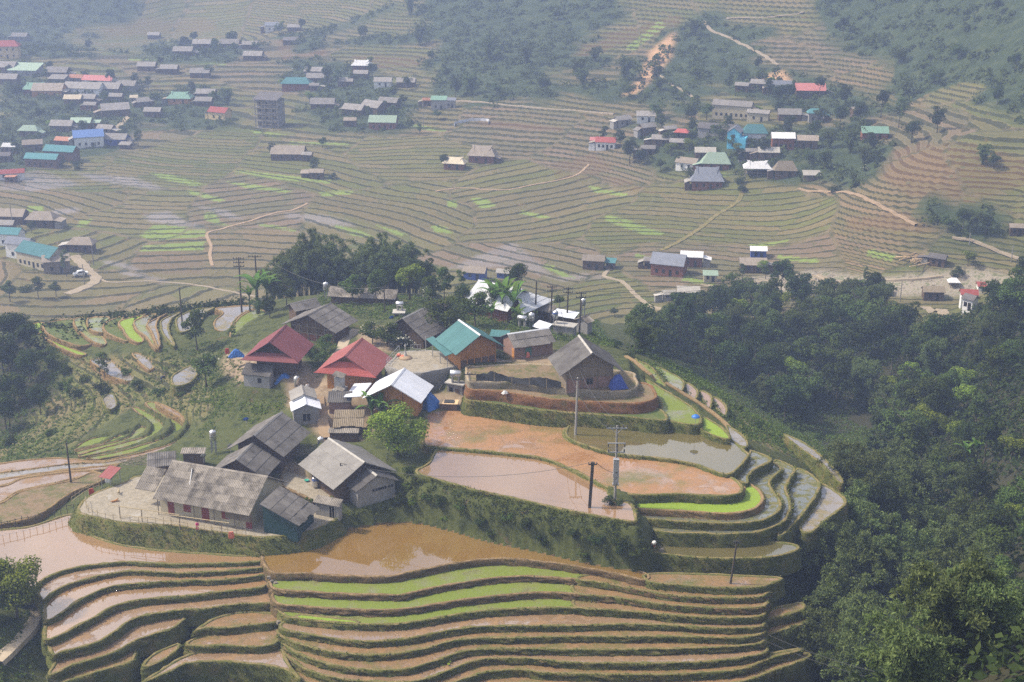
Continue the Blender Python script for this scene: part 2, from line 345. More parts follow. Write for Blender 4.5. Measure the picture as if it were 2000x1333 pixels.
MUD = [[(850,395),(920,380),(1100,375),(1170,380),(1080,420),(960,440),(840,425)],[(560,370),(700,380),(840,420),(860,460),(760,450),(600,400)],[(1090,490),(1200,500),(1400,480),(1350,520),(1150,500)],[(1420,470),(1600,455),(1750,480),(1700,500),(1500,490)],
       [(1000,380),(1120,350),(1200,350),(1160,380),(1080,410),(1020,410)],[(200,500),(300,480),(400,500),(400,535),(260,530)],[(900,450),(1080,430),(1150,440),(1000,470)],[(1480,150),(1560,145),(1600,165),(1500,170)]]
DIRTS = [[(440,690),(560,690),(640,740),(720,770),(770,800),(720,850),(640,865),(560,800),(560,760),(470,750),(430,720)],[(560,880),(640,960),(620,1000),(540,940)],[(700,640),(760,640),(770,690),(700,690)],[(990,690),(1080,680),(1110,730),(1000,730)],[(840,770),(930,770),(930,800),(840,805)]]
WOODS = [[(1240,690),(1300,645),(1420,605),(1480,575),(1600,590),(1740,620),(1800,660),(1900,600),(2200,500),(2200,1500),(1560,1500),(1590,1250),(1560,1150),(1560,1050),(1660,985),(1600,885),(1530,830),(1450,775),(1330,705)],[(-200,540),(180,560),(300,600),(60,640),(80,720),(140,800),(60,850),(-200,880)]]
def zmask(polys, k=1):
    m = np.zeros_like(H0)
    for p in polys: m[inpoly(PX0, PY0, p)] = 1
    return blur(m, k) if k else m
ZW = zmask(WILD, 14); ZW = np.clip(ZW + (vnoise(GX, GY, 14, 9) * 1.6 + vnoise(GX, GY, 40, 10) * 1.2) * (ZW > 0.03) * (ZW < 0.97), 0, 1)
ZR = zmask([RIVER], 2)
# scattered scrub strips between the terraces
_sc = vnoise(GX, GY, 55, 21) + 0.6 * vnoise(GX, GY, 19, 22)
ZW = np.maximum(ZW, np.clip((_sc - 0.42 + 0.25 * _hz) * 6, 0, 1) * (H0 > 8)) * (FARU > 0.3)
TERR = FAR * (1 - ZW) * (1 - ZR)
Z = HB * (1 - TERR) + HT * TERR
Z = Z + FAR * ZW * (1.0 * vnoise(GX, GY, 6, 23) + 0.6 * vnoise(GX, GY, 2.7, 24))
PADS = []            # (world polygon, z, margin): ground levelled under yards and houses
CUTS = []            # (world polygon, z): ground kept below the terraces built on top of it
def apply_pads():
    near = RR < 420; X, Y = GX[near], GY[near]; Zn = Z[near].copy()
    for poly, z, mg in PADS:
        xs = [p[0] for p in poly]; ys = [p[1] for p in poly]
        bb = (X > min(xs) - mg - 1) & (X < max(xs) + mg + 1) & (Y > min(ys) - mg - 1) & (Y < max(ys) + mg + 1)
        if not bb.any(): continue
        x, y = X[bb], Y[bb]; ins = inpoly(x, y, poly); d = np.full(x.shape, 1e9); n = len(poly)
        for i in range(n):
            ax, ay = poly[i]; bx, by = poly[(i + 1) % n]; ex, ey = bx - ax, by - ay; l2 = ex * ex + ey * ey + 1e-9
            t = np.clip(((x - ax) * ex + (y - ay) * ey) / l2, 0, 1); d = np.minimum(d, np.hypot(x - ax - t * ex, y - ay - t * ey))
        w = np.where(ins, 1.0, np.clip(1 - d / mg, 0, 1)); w = w * w * (3 - 2 * w)
        Zn[bb] = Zn[bb] * (1 - w) + z * w
    for poly, z in CUTS:
        xs = [p[0] for p in poly]; ys = [p[1] for p in poly]
        bb = (X > min(xs)) & (X < max(xs)) & (Y > min(ys)) & (Y < max(ys))
        if not bb.any(): continue
        ins = np.zeros_like(bb); ins[bb] = inpoly(X[bb], Y[bb], poly); Zn[ins] = np.minimum(Zn[ins], z)
    Z[near] = Zn
def gz(x, y):
    a = math.atan2(x, y); r = math.hypot(x, y)
    j = (a - AZ[0]) / (AZ[1] - AZ[0]); i = math.log(r / RR[0]) / math.log(RR[1] / RR[0])
    j = min(max(j, 0), NAZ - 1.001); i = min(max(i, 0), NR - 1.001); i0, j0 = int(i), int(j); fi, fj = i - i0, j - j0
    return float((Z[i0, j0] * (1 - fj) + Z[i0, j0 + 1] * fj) * (1 - fi) + (Z[i0 + 1, j0] * (1 - fj) + Z[i0 + 1, j0 + 1] * fj) * fi)
def G(px, py, rmin=0.0):
    """the ground point seen at a pixel (first hit from the camera, beyond rmin)"""
    d = ray(px, py); h = math.hypot(d.x, d.y); a = math.atan2(d.x, d.y)
    j = int(round((a - AZ[0]) / (AZ[1] - AZ[0]))); j = min(max(j, 0), NAZ - 1)
    zr = CAMZ + d.z / h * RR; hit = np.nonzero((zr <= Z[:, j]) & (RR > rmin))[0]
    if not len(hit): return None
    i = hit[0]; r = RR[i]
    if i > 0:
        e0 = zr[i - 1] - Z[i - 1, j]; e1 = zr[i] - Z[i, j]; r = RR[i - 1] + (RR[i] - RR[i - 1]) * (e0 / (e0 - e1 + 1e-9)) if e0 > 0 else r
    x, y = d.x / h * r, d.y / h * r
    return Vector((x, y, gz(x, y)))
def build_ground():
    idx = np.arange(NR * NAZ).reshape(NR, NAZ)
    F = np.stack([idx[:-1, :-1], idx[:-1, 1:], idx[1:, 1:], idx[1:, :-1]], -1).reshape(-1, 4)
    V = np.stack([GX, GY, Z], -1).reshape(-1, 3)
    me = fastmesh('terrain', V, F, MATS['land'], smooth=True)
    for nm, A in (('t', T), ('r0', RISE0), ('edge', EDGE), ('reg', REG), ('terr', TERR), ('wild', ZW * FAR), ('near', 1 - FAR), ('river', ZR), ('tan', zmask(TANS, 1)), ('green', zmask(GREEN, 0)), ('wet', zmask(WATER, 1)), ('mud', zmask(MUD, 4)), ('slip', zmask(LANDSLIP, 2)), ('dirt', zmask(DIRTS, 2)), ('wood', zmask(WOODS, 4))):
        at = me.attributes.new(nm, 'FLOAT', 'POINT'); at.data.foreach_set('value', np.ascontiguousarray(A, np.float32).ravel())
    o = obj('terrain', me); return tag(o, 'terraced valley floor and hillsides under haze', kind='structure')
def land_material():
    m, nt, b = newmat('land', 0.9, 0.2); L = nt.links
    p = pos(nt); A = {k: attr(nt, k).outputs['Fac'] for k in ('t', 'r0', 'edge', 'reg', 'terr', 'wild', 'near', 'river', 'tan', 'green', 'wet', 'mud', 'slip', 'dirt', 'wood')}
    sep = nd(nt, 'ShaderNodeSeparateXYZ'); L.new(p, sep.inputs[0])
    wob = noise(nt, 0.09, 3, 0.6, p)
    t = math_(nt, 'ADD', A['t'], math_(nt, 'MULTIPLY', math_(nt, 'SUBTRACT', noise(nt, 0.30, 4, 0.65, p), 0.5), 0.42))
    fl = math_(nt, 'FLOOR', t); fr = math_(nt, 'FRACT', t)
    # plots along each terrace
    u = math_(nt, 'MULTIPLY_ADD', wob, 1.1, math_(nt, 'MULTIPLY', sep.outputs[0], 1 / 25.0))
    wnz = nd(nt, 'ShaderNodeTexWhiteNoise', noise_dimensions='1D'); L.new(fl, wnz.inputs['W'])
    u2 = math_(nt, 'ADD', u, math_(nt, 'MULTIPLY', wnz.outputs[0], 9.0)); uc = math_(nt, 'FLOOR', u2); uf = math_(nt, 'FRACT', u2)
    cell = nd(nt, 'ShaderNodeTexWhiteNoise', noise_dimensions='2D'); cx = nd(nt, 'ShaderNodeCombineXYZ'); L.new(fl, cx.inputs[0]); L.new(uc, cx.inputs[1]); L.new(cx.outputs[0], cell.inputs['Vector'])
    rnd = cell.outputs['Value']
    fine = noise(nt, 0.8, 5, 0.7, p); broad = noise(nt, 0.018, 3, 0.55, p)
    pl = ramp(nt, math_(nt, 'ADD', math_(nt, 'MULTIPLY', rnd, 0.72), math_(nt, 'MULTIPLY', broad, 0.28)), [
        (0.14, (0.33, 0.235, 0.145)), (0.25, (0.19, 0.175, 0.075)), (0.35, (0.12, 0.15, 0.04)), (0.45, (0.20, 0.215, 0.065)), (0.53, (0.30, 0.22, 0.13)), (0.62, (0.145, 0.17, 0.048)), (0.72, (0.23, 0.215, 0.085)), (0.84, (0.32, 0.235, 0.16))])
    pl = mixc(nt, math_(nt, 'MULTIPLY', A['mud'], 0.75), pl, mixc(nt, rnd, (0.27, 0.185, 0.12), (0.19, 0.14, 0.11)))
    pl = mixc(nt, math_(nt, 'MULTIPLY', A['tan'], 0.85), pl, mixc(nt, rnd, (0.27, 0.165, 0.08), (0.19, 0.15, 0.065)))
    pl = mixc(nt, ramp(nt, fine, [(0.35, (0, 0, 0)), (0.75, (0.5,) * 3)]), pl, (0.10, 0.095, 0.05))
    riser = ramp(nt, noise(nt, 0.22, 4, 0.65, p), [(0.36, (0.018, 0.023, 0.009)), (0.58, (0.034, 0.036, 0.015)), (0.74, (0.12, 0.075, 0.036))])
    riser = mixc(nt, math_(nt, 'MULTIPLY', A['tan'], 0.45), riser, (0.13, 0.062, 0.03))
    pl = mixc(nt, 0.45, pl, ramp(nt, A['reg'], [(0.0, (0.15, 0.17, 0.055)), (0.3, (0.23, 0.18, 0.11)), (0.5, (0.12, 0.15, 0.045)), (0.7, (0.20, 0.165, 0.135)), (0.85, (0.17, 0.18, 0.07)), (1.0, (0.26, 0.20, 0.12))], 'CONSTANT'))
    pl = mixc(nt, 1.0, pl, (0.64, 0.615, 0.56), 'MULTIPLY')
    pl = mixc(nt, math_(nt, 'MULTIPLY', A['wet'], 0.8), pl, mixc(nt, rnd, (0.26, 0.22, 0.20), (0.17, 0.145, 0.125)))
    pl = mixc(nt, math_(nt, 'MULTIPLY', A['green'], 0.9), pl, mixc(nt, rnd, (0.18, 0.245, 0.05), (0.145, 0.205, 0.045)))
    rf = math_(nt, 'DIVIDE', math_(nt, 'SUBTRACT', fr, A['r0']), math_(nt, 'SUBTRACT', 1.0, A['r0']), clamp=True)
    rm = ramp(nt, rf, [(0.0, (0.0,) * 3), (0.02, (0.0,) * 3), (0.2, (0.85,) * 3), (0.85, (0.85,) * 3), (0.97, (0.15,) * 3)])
    bund = ramp(nt, fr, [(0.0, (0.8,) * 3), (0.07, (0.0,) * 3)])
    cr = ramp(nt, math_(nt, 'ABSOLUTE', math_(nt, 'SUBTRACT', uf, 0.5)), [(0.478, (0,) * 3), (0.486, (0.7,) * 3)])
    fld = mixc(nt, cr, pl, (0.075, 0.08, 0.035))
    fld = mixc(nt, math_(nt, 'MULTIPLY', bund, 0.6), fld, (0.22, 0.175, 0.10))
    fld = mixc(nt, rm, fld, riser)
    fld = mixc(nt, math_(nt, 'MULTIPLY', A['edge'], 0.9), fld, ramp(nt, noise(nt, 0.15, 3, 0.6, p), [(0.4, (0.03, 0.042, 0.014)), (0.6, (0.17, 0.13, 0.08))]))
    wildc = ramp(nt, noise(nt, 0.20, 5, 0.7, p), [(0.3, (0.016, 0.026, 0.010)), (0.52, (0.032, 0.050, 0.018)), (0.70, (0.058, 0.072, 0.028)), (0.84, (0.14, 0.09, 0.05))])
    slip = ramp(nt, fine, [(0.3, (0.34, 0.19, 0.095)), (0.7, (0.46, 0.31, 0.19))])
    riv = ramp(nt, noise(nt, 0.5, 5, 0.75, p), [(0.35, (0.10, 0.09, 0.065)), (0.5, (0.30, 0.26, 0.21)), (0.62, (0.09, 0.11, 0.045)), (0.75, (0.36, 0.32, 0.27))])
    nearc = ramp(nt, noise(nt, 0.55, 6, 0.7, p), [(0.30, (0.020, 0.028, 0.009)), (0.44, (0.045, 0.060, 0.016)), (0.54, (0.078, 0.092, 0.026)), (0.62, (0.048, 0.062, 0.018)), (0.70, (0.12, 0.088, 0.042)), (0.82, (0.17, 0.10, 0.046))])
    nearc = mixc(nt, 1.0, nearc, (0.82, 0.80, 0.78), 'MULTIPLY')
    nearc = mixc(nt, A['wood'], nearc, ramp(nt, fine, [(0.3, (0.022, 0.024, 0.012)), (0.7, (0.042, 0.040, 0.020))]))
    dirtc = ramp(nt, noise(nt, 0.9, 5, 0.7, p), [(0.3, (0.16, 0.115, 0.075)), (0.55, (0.24, 0.185, 0.125)), (0.75, (0.30, 0.24, 0.17))])
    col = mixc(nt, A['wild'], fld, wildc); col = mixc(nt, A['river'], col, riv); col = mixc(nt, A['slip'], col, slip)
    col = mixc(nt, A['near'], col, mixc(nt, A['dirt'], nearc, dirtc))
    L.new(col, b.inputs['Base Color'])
    rg = math_(nt, 'SUBTRACT', 0.9, math_(nt, 'MULTIPLY', math_(nt, 'MULTIPLY', A['wet'], 0.62), math_(nt, 'SUBTRACT', 1.0, A['near'])), clamp=True); L.new(rg, b.inputs['Roughness'])
    bump(nt, b, fine, 0.5, 0.25)
land_material()
# ------------------------------------------------------------------ paddy and bank materials
def paddy_mat(name, wet0, wet1, mud0, mud1, wetness, scale=0.35, green=None, green_amt=0.0, rough_wet=0.04, rough_mud=0.65, spec=0.5, gscale=0.5):
    """shallow water over mud: a noise decides where soil or seedlings break the surface"""
    m, nt, b = newmat(name, 0.3, spec); p = pos(nt)
    w = noise(nt, scale, 7, 0.68, p, 0.4)
    wm = ramp(nt, w, [(max(0.0, wetness - 0.06), (1, 1, 1)), (min(1.0, wetness + 0.03), (0, 0, 0))])
    wat = ramp(nt, noise(nt, 0.08, 3, 0.5, p), [(0.35, wet0), (0.65, wet1)])
    mud = ramp(nt, noise(nt, 1.6, 5, 0.7, p), [(0.35, mud0), (0.68, mud1)])
    col = mixc(nt, wm, mud, wat)
    if green is not None:
        g = ramp(nt, noise(nt, gscale, 6, 0.7, p), [(1 - green_amt - 0.12, (0,) * 3), (min(1.0, 1 - green_amt + 0.1), (1,) * 3)])
        gc = mixc(nt, noise(nt, 3.0, 4, 0.7, p), green, tuple(c * 0.55 for c in green))
        col = mixc(nt, g, col, gc); wm = math_(nt, 'MULTIPLY', wm, math_(nt, 'SUBTRACT', 1.0, g))
    nt.links.new(col, b.inputs['Base Color'])
    rg = math_(nt, 'MULTIPLY_ADD', wm, rough_wet - rough_mud, rough_mud); nt.links.new(rg, b.inputs['Roughness'])
    b.inputs['IOR'].default_value = 1.95; nt.links.new(math_(nt, 'MULTIPLY_ADD', wm, 0.82, 0.1), b.inputs['Specular IOR Level'])
    h = math_(nt, 'MULTIPLY', math_(nt, 'SUBTRACT', 1.0, wm), noise(nt, 4.0, 4, 0.7, p)); bump(nt, b, h, 0.5, 0.12)
    return m
paddy_mat('pond_clear', (0.20, 0.118, 0.034), (0.165, 0.102, 0.032), (0.2, 0.12, 0.05), (0.25, 0.15, 0.07), 0.92, rough_wet=0.03)
paddy_mat('pond_pale', (0.25, 0.15, 0.075), (0.21, 0.135, 0.075), (0.2, 0.12, 0.05), (0.25, 0.15, 0.07), 0.9, rough_wet=0.03)
paddy_mat('pond_olive', (0.115, 0.095, 0.035), (0.09, 0.08, 0.034), (0.13, 0.12, 0.05), (0.15, 0.13, 0.05), 0.95, rough_wet=0.02)
paddy_mat('pond_weed', (0.13, 0.13, 0.10), (0.10, 0.11, 0.09), (0.16, 0.14, 0.055), (0.07, 0.085, 0.025), 0.53, scale=0.8)
paddy_mat('pond_grey', (0.20, 0.17, 0.14), (0.16, 0.15, 0.13), (0.22, 0.17, 0.11), (0.14, 0.14, 0.07), 0.56, scale=0.5)
paddy_mat('mud_wet', (0.20, 0.12, 0.058), (0.23, 0.145, 0.075), (0.23, 0.14, 0.065), (0.15, 0.10, 0.048), 0.47, scale=0.55, rough_mud=0.42, green=(0.12, 0.13, 0.035), green_amt=0.40, gscale=0.35)
paddy_mat('mud_shine', (0.20, 0.13, 0.075), (0.23, 0.155, 0.095), (0.26, 0.165, 0.085), (0.18, 0.115, 0.06), 0.56, scale=0.4, rough_mud=0.4)
paddy_mat('mud_rust', (0.27, 0.14, 0.06), (0.25, 0.155, 0.085), (0.30, 0.165, 0.08), (0.24, 0.14, 0.072), 0.48, scale=0.22, rough_mud=0.42, green=(0.13, 0.15, 0.04), green_amt=0.38, gscale=0.12)
paddy_mat('seedlings', (0.16, 0.13, 0.07), (0.14, 0.13, 0.055), (0.14, 0.15, 0.04), (0.16, 0.165, 0.045), 0.5, scale=0.35, green=(0.165, 0.215, 0.03), green_amt=0.56, gscale=0.22, rough_mud=0.6)
paddy_mat('seedlings_bright', (0.16, 0.17, 0.05), (0.15, 0.17, 0.045), (0.18, 0.21, 0.045), (0.16, 0.20, 0.04), 0.36, scale=0.35, green=(0.22, 0.32, 0.032), green_amt=0.68, gscale=0.3, rough_mud=0.65)
paddy_mat('seedlings_thin', (0.17, 0.15, 0.10), (0.15, 0.15, 0.08), (0.18, 0.18, 0.08), (0.15, 0.165, 0.055), 0.55, scale=0.3, green=(0.22, 0.29, 0.06), green_amt=0.45, gscale=0.25, rough_mud=0.5)
paddy_mat('grass_strip', (0.10, 0.12, 0.04), (0.10, 0.12, 0.04), (0.10, 0.115, 0.032), (0.15, 0.125, 0.055), 0.15, green=(0.085, 0.12, 0.026), green_amt=0.58, rough_mud=0.85, gscale=0.6)
paddy_mat('soil_dry', (0.2, 0.14, 0.08), (0.2, 0.14, 0.08), (0.20, 0.145, 0.09), (0.14, 0.10, 0.06), 0.15, rough_mud=0.9, green=(0.10, 0.115, 0.032), green_amt=0.45)
paddy_mat('concrete_yard', (0.25, 0.22, 0.17), (0.21, 0.19, 0.15), (0.29, 0.255, 0.20), (0.19, 0.17, 0.13), 0.40, scale=0.25, rough_wet=0.55, rough_mud=0.85)
def bank_mat(name, top, side_a, side_b, side_c):
    m, nt, b = newmat(name, 0.9, 0.15); p = pos(nt)
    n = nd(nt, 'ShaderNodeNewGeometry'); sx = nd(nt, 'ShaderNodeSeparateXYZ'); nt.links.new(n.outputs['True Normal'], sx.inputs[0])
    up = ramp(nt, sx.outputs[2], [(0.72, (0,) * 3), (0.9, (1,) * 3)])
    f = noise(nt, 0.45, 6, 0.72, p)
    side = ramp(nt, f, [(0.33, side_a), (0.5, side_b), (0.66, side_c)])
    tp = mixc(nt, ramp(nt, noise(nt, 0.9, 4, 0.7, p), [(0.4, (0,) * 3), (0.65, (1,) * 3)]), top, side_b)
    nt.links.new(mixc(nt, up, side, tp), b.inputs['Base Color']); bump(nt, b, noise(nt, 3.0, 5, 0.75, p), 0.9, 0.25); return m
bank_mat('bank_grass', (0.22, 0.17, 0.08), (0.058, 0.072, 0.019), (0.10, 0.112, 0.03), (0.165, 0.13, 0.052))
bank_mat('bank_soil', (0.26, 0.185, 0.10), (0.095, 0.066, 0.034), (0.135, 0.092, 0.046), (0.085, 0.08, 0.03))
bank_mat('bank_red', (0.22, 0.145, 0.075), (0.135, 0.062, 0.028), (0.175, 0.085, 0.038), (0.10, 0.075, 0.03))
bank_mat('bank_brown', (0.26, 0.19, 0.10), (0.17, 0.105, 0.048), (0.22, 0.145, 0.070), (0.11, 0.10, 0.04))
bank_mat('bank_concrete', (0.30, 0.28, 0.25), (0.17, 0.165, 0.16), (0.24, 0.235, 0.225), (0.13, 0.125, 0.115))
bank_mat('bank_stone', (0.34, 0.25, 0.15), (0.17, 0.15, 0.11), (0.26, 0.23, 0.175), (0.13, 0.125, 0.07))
# ------------------------------------------------------------------ terraces
def smooth_line(P2, step, closed=False):
    """Catmull-Rom through 2-D points, resampled"""
    p = np.asarray(P2, float)
    p = np.vstack([p[-1], p, p[0], p[1]]) if closed else np.vstack([2 * p[0] - p[1], p, 2 * p[-1] - p[-2]])
    out = []
    for i in range(1, len(p) - 2):
        a, b, c, d = p[i - 1], p[i], p[i + 1], p[i + 2]; n = max(2, int(np.hypot(*(c - b)) / (step * 0.5)))
        t = np.linspace(0, 1, n, endpoint=False)[:, None]
        out.append(0.5 * (2 * b + t * (c - a) + t * t * (2 * a - 5 * b + 4 * c - d) + t ** 3 * (3 * (b - c) + d - a)))
    q = np.vstack(out + ([] if closed else [p[-2][None]])); 
    if closed: q = np.vstack([q, q[:1]])
    L = np.r_[0, np.cumsum(np.hypot(*np.diff(q, axis=0).T))]; n = max(4, int(L[-1] / step))
    s = np.linspace(0, L[-1], n, endpoint=not closed)
    return np.c_[np.interp(s, L, q[:, 0]), np.interp(s, L, q[:, 1])]
def area2(p): return 0.5 * float(np.sum(p[:, 0] * np.roll(p[:, 1], -1) - np.roll(p[:, 0], -1) * p[:, 1]))
GRASS_PTS = []       # (x, y, z, nx, ny) anchors for tufts on banks
TERRACES = []
from mathutils.geometry import tessellate_polygon
def terrace(outline, D, surf, bank, drop, label, bund=0.13, batter=0.16, tufts=5.0, name='rice_terrace', world=False, crest_w=0.30, rough=0.10, smooth=True):
    z = CAMZ - D
    xy = np.array([(p[0], p[1]) for p in outline]) if world else np.array([tuple(P(x, y, D))[:2] for x, y in outline])
    q = smooth_line(xy, 0.75, True) if smooth else smooth_line(np.vstack([np.linspace(xy[i], xy[(i + 1) % len(xy)], 5)[:-1] for i in range(len(xy))]), 0.75, True)
    if area2(q) < 0: q = q[::-1]
    tg = np.roll(q, -1, 0) - np.roll(q, 1, 0); tg /= np.maximum(np.hypot(tg[:, 0], tg[:, 1]), 1e-6)[:, None]; nrm = np.c_[tg[:, 1], -tg[:, 0]]
    for _ in range(2): nrm = (np.roll(nrm, 1, 0) + nrm + np.roll(nrm, -1, 0)); nrm /= np.maximum(np.hypot(nrm[:, 0], nrm[:, 1]), 1e-6)[:, None]
    n = len(q)
    tri = tessellate_polygon([[Vector((a, b, 0)) for a, b in q]])
    o = obj(name, fastmesh(name, np.c_[q, np.full(n, z)], np.array([t if True else t for t in tri]), MATS[surf]))
    me = o.data
    if me.polygons and me.polygons[0].normal.z < 0: me.flip_normals()
    tag(o, label, kind='structure')
    rg = np.random.default_rng(len(TERRACES) + 3)
    wig = rg.normal(0, 1, n); wig = (np.roll(wig, 1) + wig + np.roll(wig, -1)) / 3
    prof = [(-crest_w - 0.12, -0.06), (-crest_w, bund * 0.8), (-crest_w * 0.5, bund), (0.0, bund * 0.85), (0.08, bund * 0.3)]
    k = 4
    for i in range(1, k + 1): prof.append((0.08 + batter * drop * i / k, bund * 0.3 - (drop + bund * 0.3) * i / k))
    prof.append((0.08 + batter * (drop + 1.2), -drop - 1.2))
    rows = []
    for i, (dx, dz) in enumerate(prof):
        jit = rg.normal(0, rough, n) if 4 < i < len(prof) - 1 else rg.normal(0, 0.025, n)
        off = dx + jit + (wig * 0.08 if i > 0 else 0)
        rows.append(np.c_[q + nrm * off[:, None], z + dz + (rg.normal(0, 0.03, n) if 0 < i < 5 else 0) * np.ones(n)])
    V = np.vstack(rows); m = len(rows); j = np.arange(n); F = []
    for i in range(m - 1): F.append(np.c_[i * n + j, (i + 1) * n + j, (i + 1) * n + (j + 1) % n, i * n + (j + 1) % n])
    b = obj('bank', fastmesh('bank', V, np.vstack(F), MATS[bank], smooth=True), o)
    if tufts > 0:
        fac = nrm[:, 1] < 0.35              # the sides that can be seen from the village side
        ids = np.nonzero(fac)[0]
        for _ in range(int(len(ids) * 0.75 * max(drop, 0.4) * tufts * 3.2)):
            i = int(rg.choice(ids)); h = rg.random() * (1.35 if drop > 0.95 else 1.0); s = rg.random()
            c = q[i] * (1 - s) + q[(i + 1) % n] * s + nrm[i] * (0.02 + batter * drop * h)
            GRASS_PTS.append((c[0], c[1], z + bund * (1 - h) - drop * h, nrm[i][0], nrm[i][1]))
    CUTS.append(([tuple(a) for a in (q - nrm * 0.2)], z - 0.7)); TERRACES.append((q, z)); return o
# --- the long sweeping terraces in the foreground, right of the little watercourse
C_ = [
 (87.5, [(529,1119),(600,1122),(687,1127),(757,1127),(792,1121),(845,1110),(897,1100),(950,1094),(1002,1093),(1055,1098),(1107,1105),(1160,1114),(1212,1124),(1262,1135)]),
 (88.3, [(534,1152),(600,1157),(680,1162),(757,1164),(785,1164),(845,1150),(915,1138),(985,1129),(1037,1128),(1125,1133),(1195,1143),(1247,1154),(1320,1165),(1400,1170),(1480,1168),(1500,1160)]),
 (88.95, [(540,1180),(600,1187),(687,1192),(757,1194),(810,1189),(880,1177),(950,1168),(1020,1161),(1072,1159),(1125,1162),(1195,1168),(1247,1175),(1300,1183),(1400,1190),(1480,1189),(1498,1182)]),
 (89.65, [(560,1206),(600,1212),(670,1219),(740,1221),(792,1219),(845,1210),(915,1199),(985,1192),(1055,1189),(1125,1189),(1195,1194),(1265,1199),(1300,1203),(1400,1209),(1480,1207),(1496,1200)]),
 (90.35, [(547,1227),(600,1240),(687,1253),(740,1254),(810,1247),(880,1233),(932,1226),(1002,1224),(1090,1224),(1195,1221),(1300,1222),(1400,1228),(1480,1226),(1495,1219)]),
 (91.0, [(547,1243),(600,1264),(670,1278),(740,1280),(810,1273),(880,1255),(932,1248),(1020,1247),(1125,1245),(1300,1245),(1400,1247),(1450,1247),(1492,1238)]),
 (91.65, [(550,1258),(600,1285),(652,1301),(722,1310),(792,1308),(845,1294),(897,1276),(950,1269),(1055,1269),(1160,1270),(1300,1269),(1400,1266),(1470,1261),(1495,1254)]),
 (92.3, [(555,1280),(600,1310),(652,1324),(705,1332),(792,1334),(840,1325),(880,1310),(932,1291),(985,1287),(1055,1289),(1125,1296),(1195,1297),(1300,1297),(1400,1292),(1470,1282),(1500,1272)]),
 (93.0, [(560,1310),(600,1336),(700,1360),(840,1350),(901,1330),(950,1314),(1020,1310),(1058,1315),(1160,1318),(1300,1319),(1440,1310),(1504,1288),(1570,1268)]),
 (93.8, [(560,1335),(640,1372),(800,1380),(920,1350),(1020,1336),(1160,1342),(1300,1344),(1440,1334),(1510,1312),(1580,1285)]),
]
SURF = ['pond_clear', 'seedlings', 'seedlings', 'seedlings', 'mud_shine', 'mud_wet', 'mud_wet', 'mud_shine', 'mud_wet', 'mud_wet']
BK = ['bank_soil', 'bank_soil', 'bank_soil', 'bank_grass', 'bank_grass', 'bank_grass', 'bank_grass', 'bank_grass', 'bank_grass', 'bank_grass']
P2_BACK = [(512,1082),(560,1072),(640,1045),(700,1028),(770,1019),(820,1021),(880,1035),(960,1058),(1050,1076),(1130,1095),(1200,1108),(1263,1119)]
def w2(line, D): return [tuple(P(x, y, D))[:2] for x, y in line]
terrace(w2(C_[0][1], 87.5) + w2(P2_BACK, 87.5)[::-1], 87.5, 'pond_clear', 'bank_soil', 1.0, 'large flooded brown pond reflecting the tree, below the grey block house', world=True, bund=0.12, tufts=1.5)
terrace([(1267,1137),(1320,1144),(1400,1149),(1480,1148),(1516,1138),(1522,1128),(1400,1122),(1267,1120)], 87.5, 'mud_wet', 'bank_grass', 1.0, 'muddy strip paddy in which the slim leaning pole stands', tufts=7)
_nm = ['', 'first seedling terrace under the brown pond', 'second seedling terrace under the brown pond', 'third seedling terrace, bright patch at its left end', 'fourth terrace under the brown pond, bare and shining', 'fifth narrow muddy terrace under the brown pond', 'sixth narrow muddy terrace under the brown pond', 'seventh narrow muddy terrace under the brown pond', 'eighth narrow muddy terrace behind the bright treetop', 'lowest muddy terrace at the bottom edge']
for i in range(1, len(C_)):
    D, ln = C_[i]; Du, up = C_[i - 1]
    if i == 1: up = up + [(1320,1144),(1400,1149),(1480,1148),(1510,1140)]
    back = [(x, y + 0.55) for x, y in w2(up, Du)]
    terrace(w2(ln, D) + back[::-1], D, SURF[i], BK[i], 0.7 if i < 9 else 2.5, _nm[i], world=True, tufts=2.0 if i < 3 else 9.0, rough=0.13)
    if i in (1, 2, 3):      # the right-hand third of these is bare mud behind a small cross bund
        xs = [(1125, 1133), (1125, 1162), (1125, 1189)][i - 1]
        seg = [p for p in ln if p[0] >= 1120]; bseg = [p for p in up if p[0] >= 1120]
        terrace([(x, y + 0.0) for x, y in w2(seg, D)] + [(x, y + 0.5) for x, y in w2(bseg, Du)][::-1], D - 0.05, 'mud_wet', 'bank_grass', 1.0, 'bare right end of the %s seedling terrace' % ('first', 'second', 'third')[i - 1], world=True, tufts=9)
terrace([(580,1209),(640,1217),(698,1220),(698,1212),(640,1205),(585,1200)], 89.61, 'seedlings_bright', 'bank_grass', 0.1, 'small vivid green nursery bed at the left of the third seedling terrace', bund=0.05, tufts=0, name='nursery_bed')
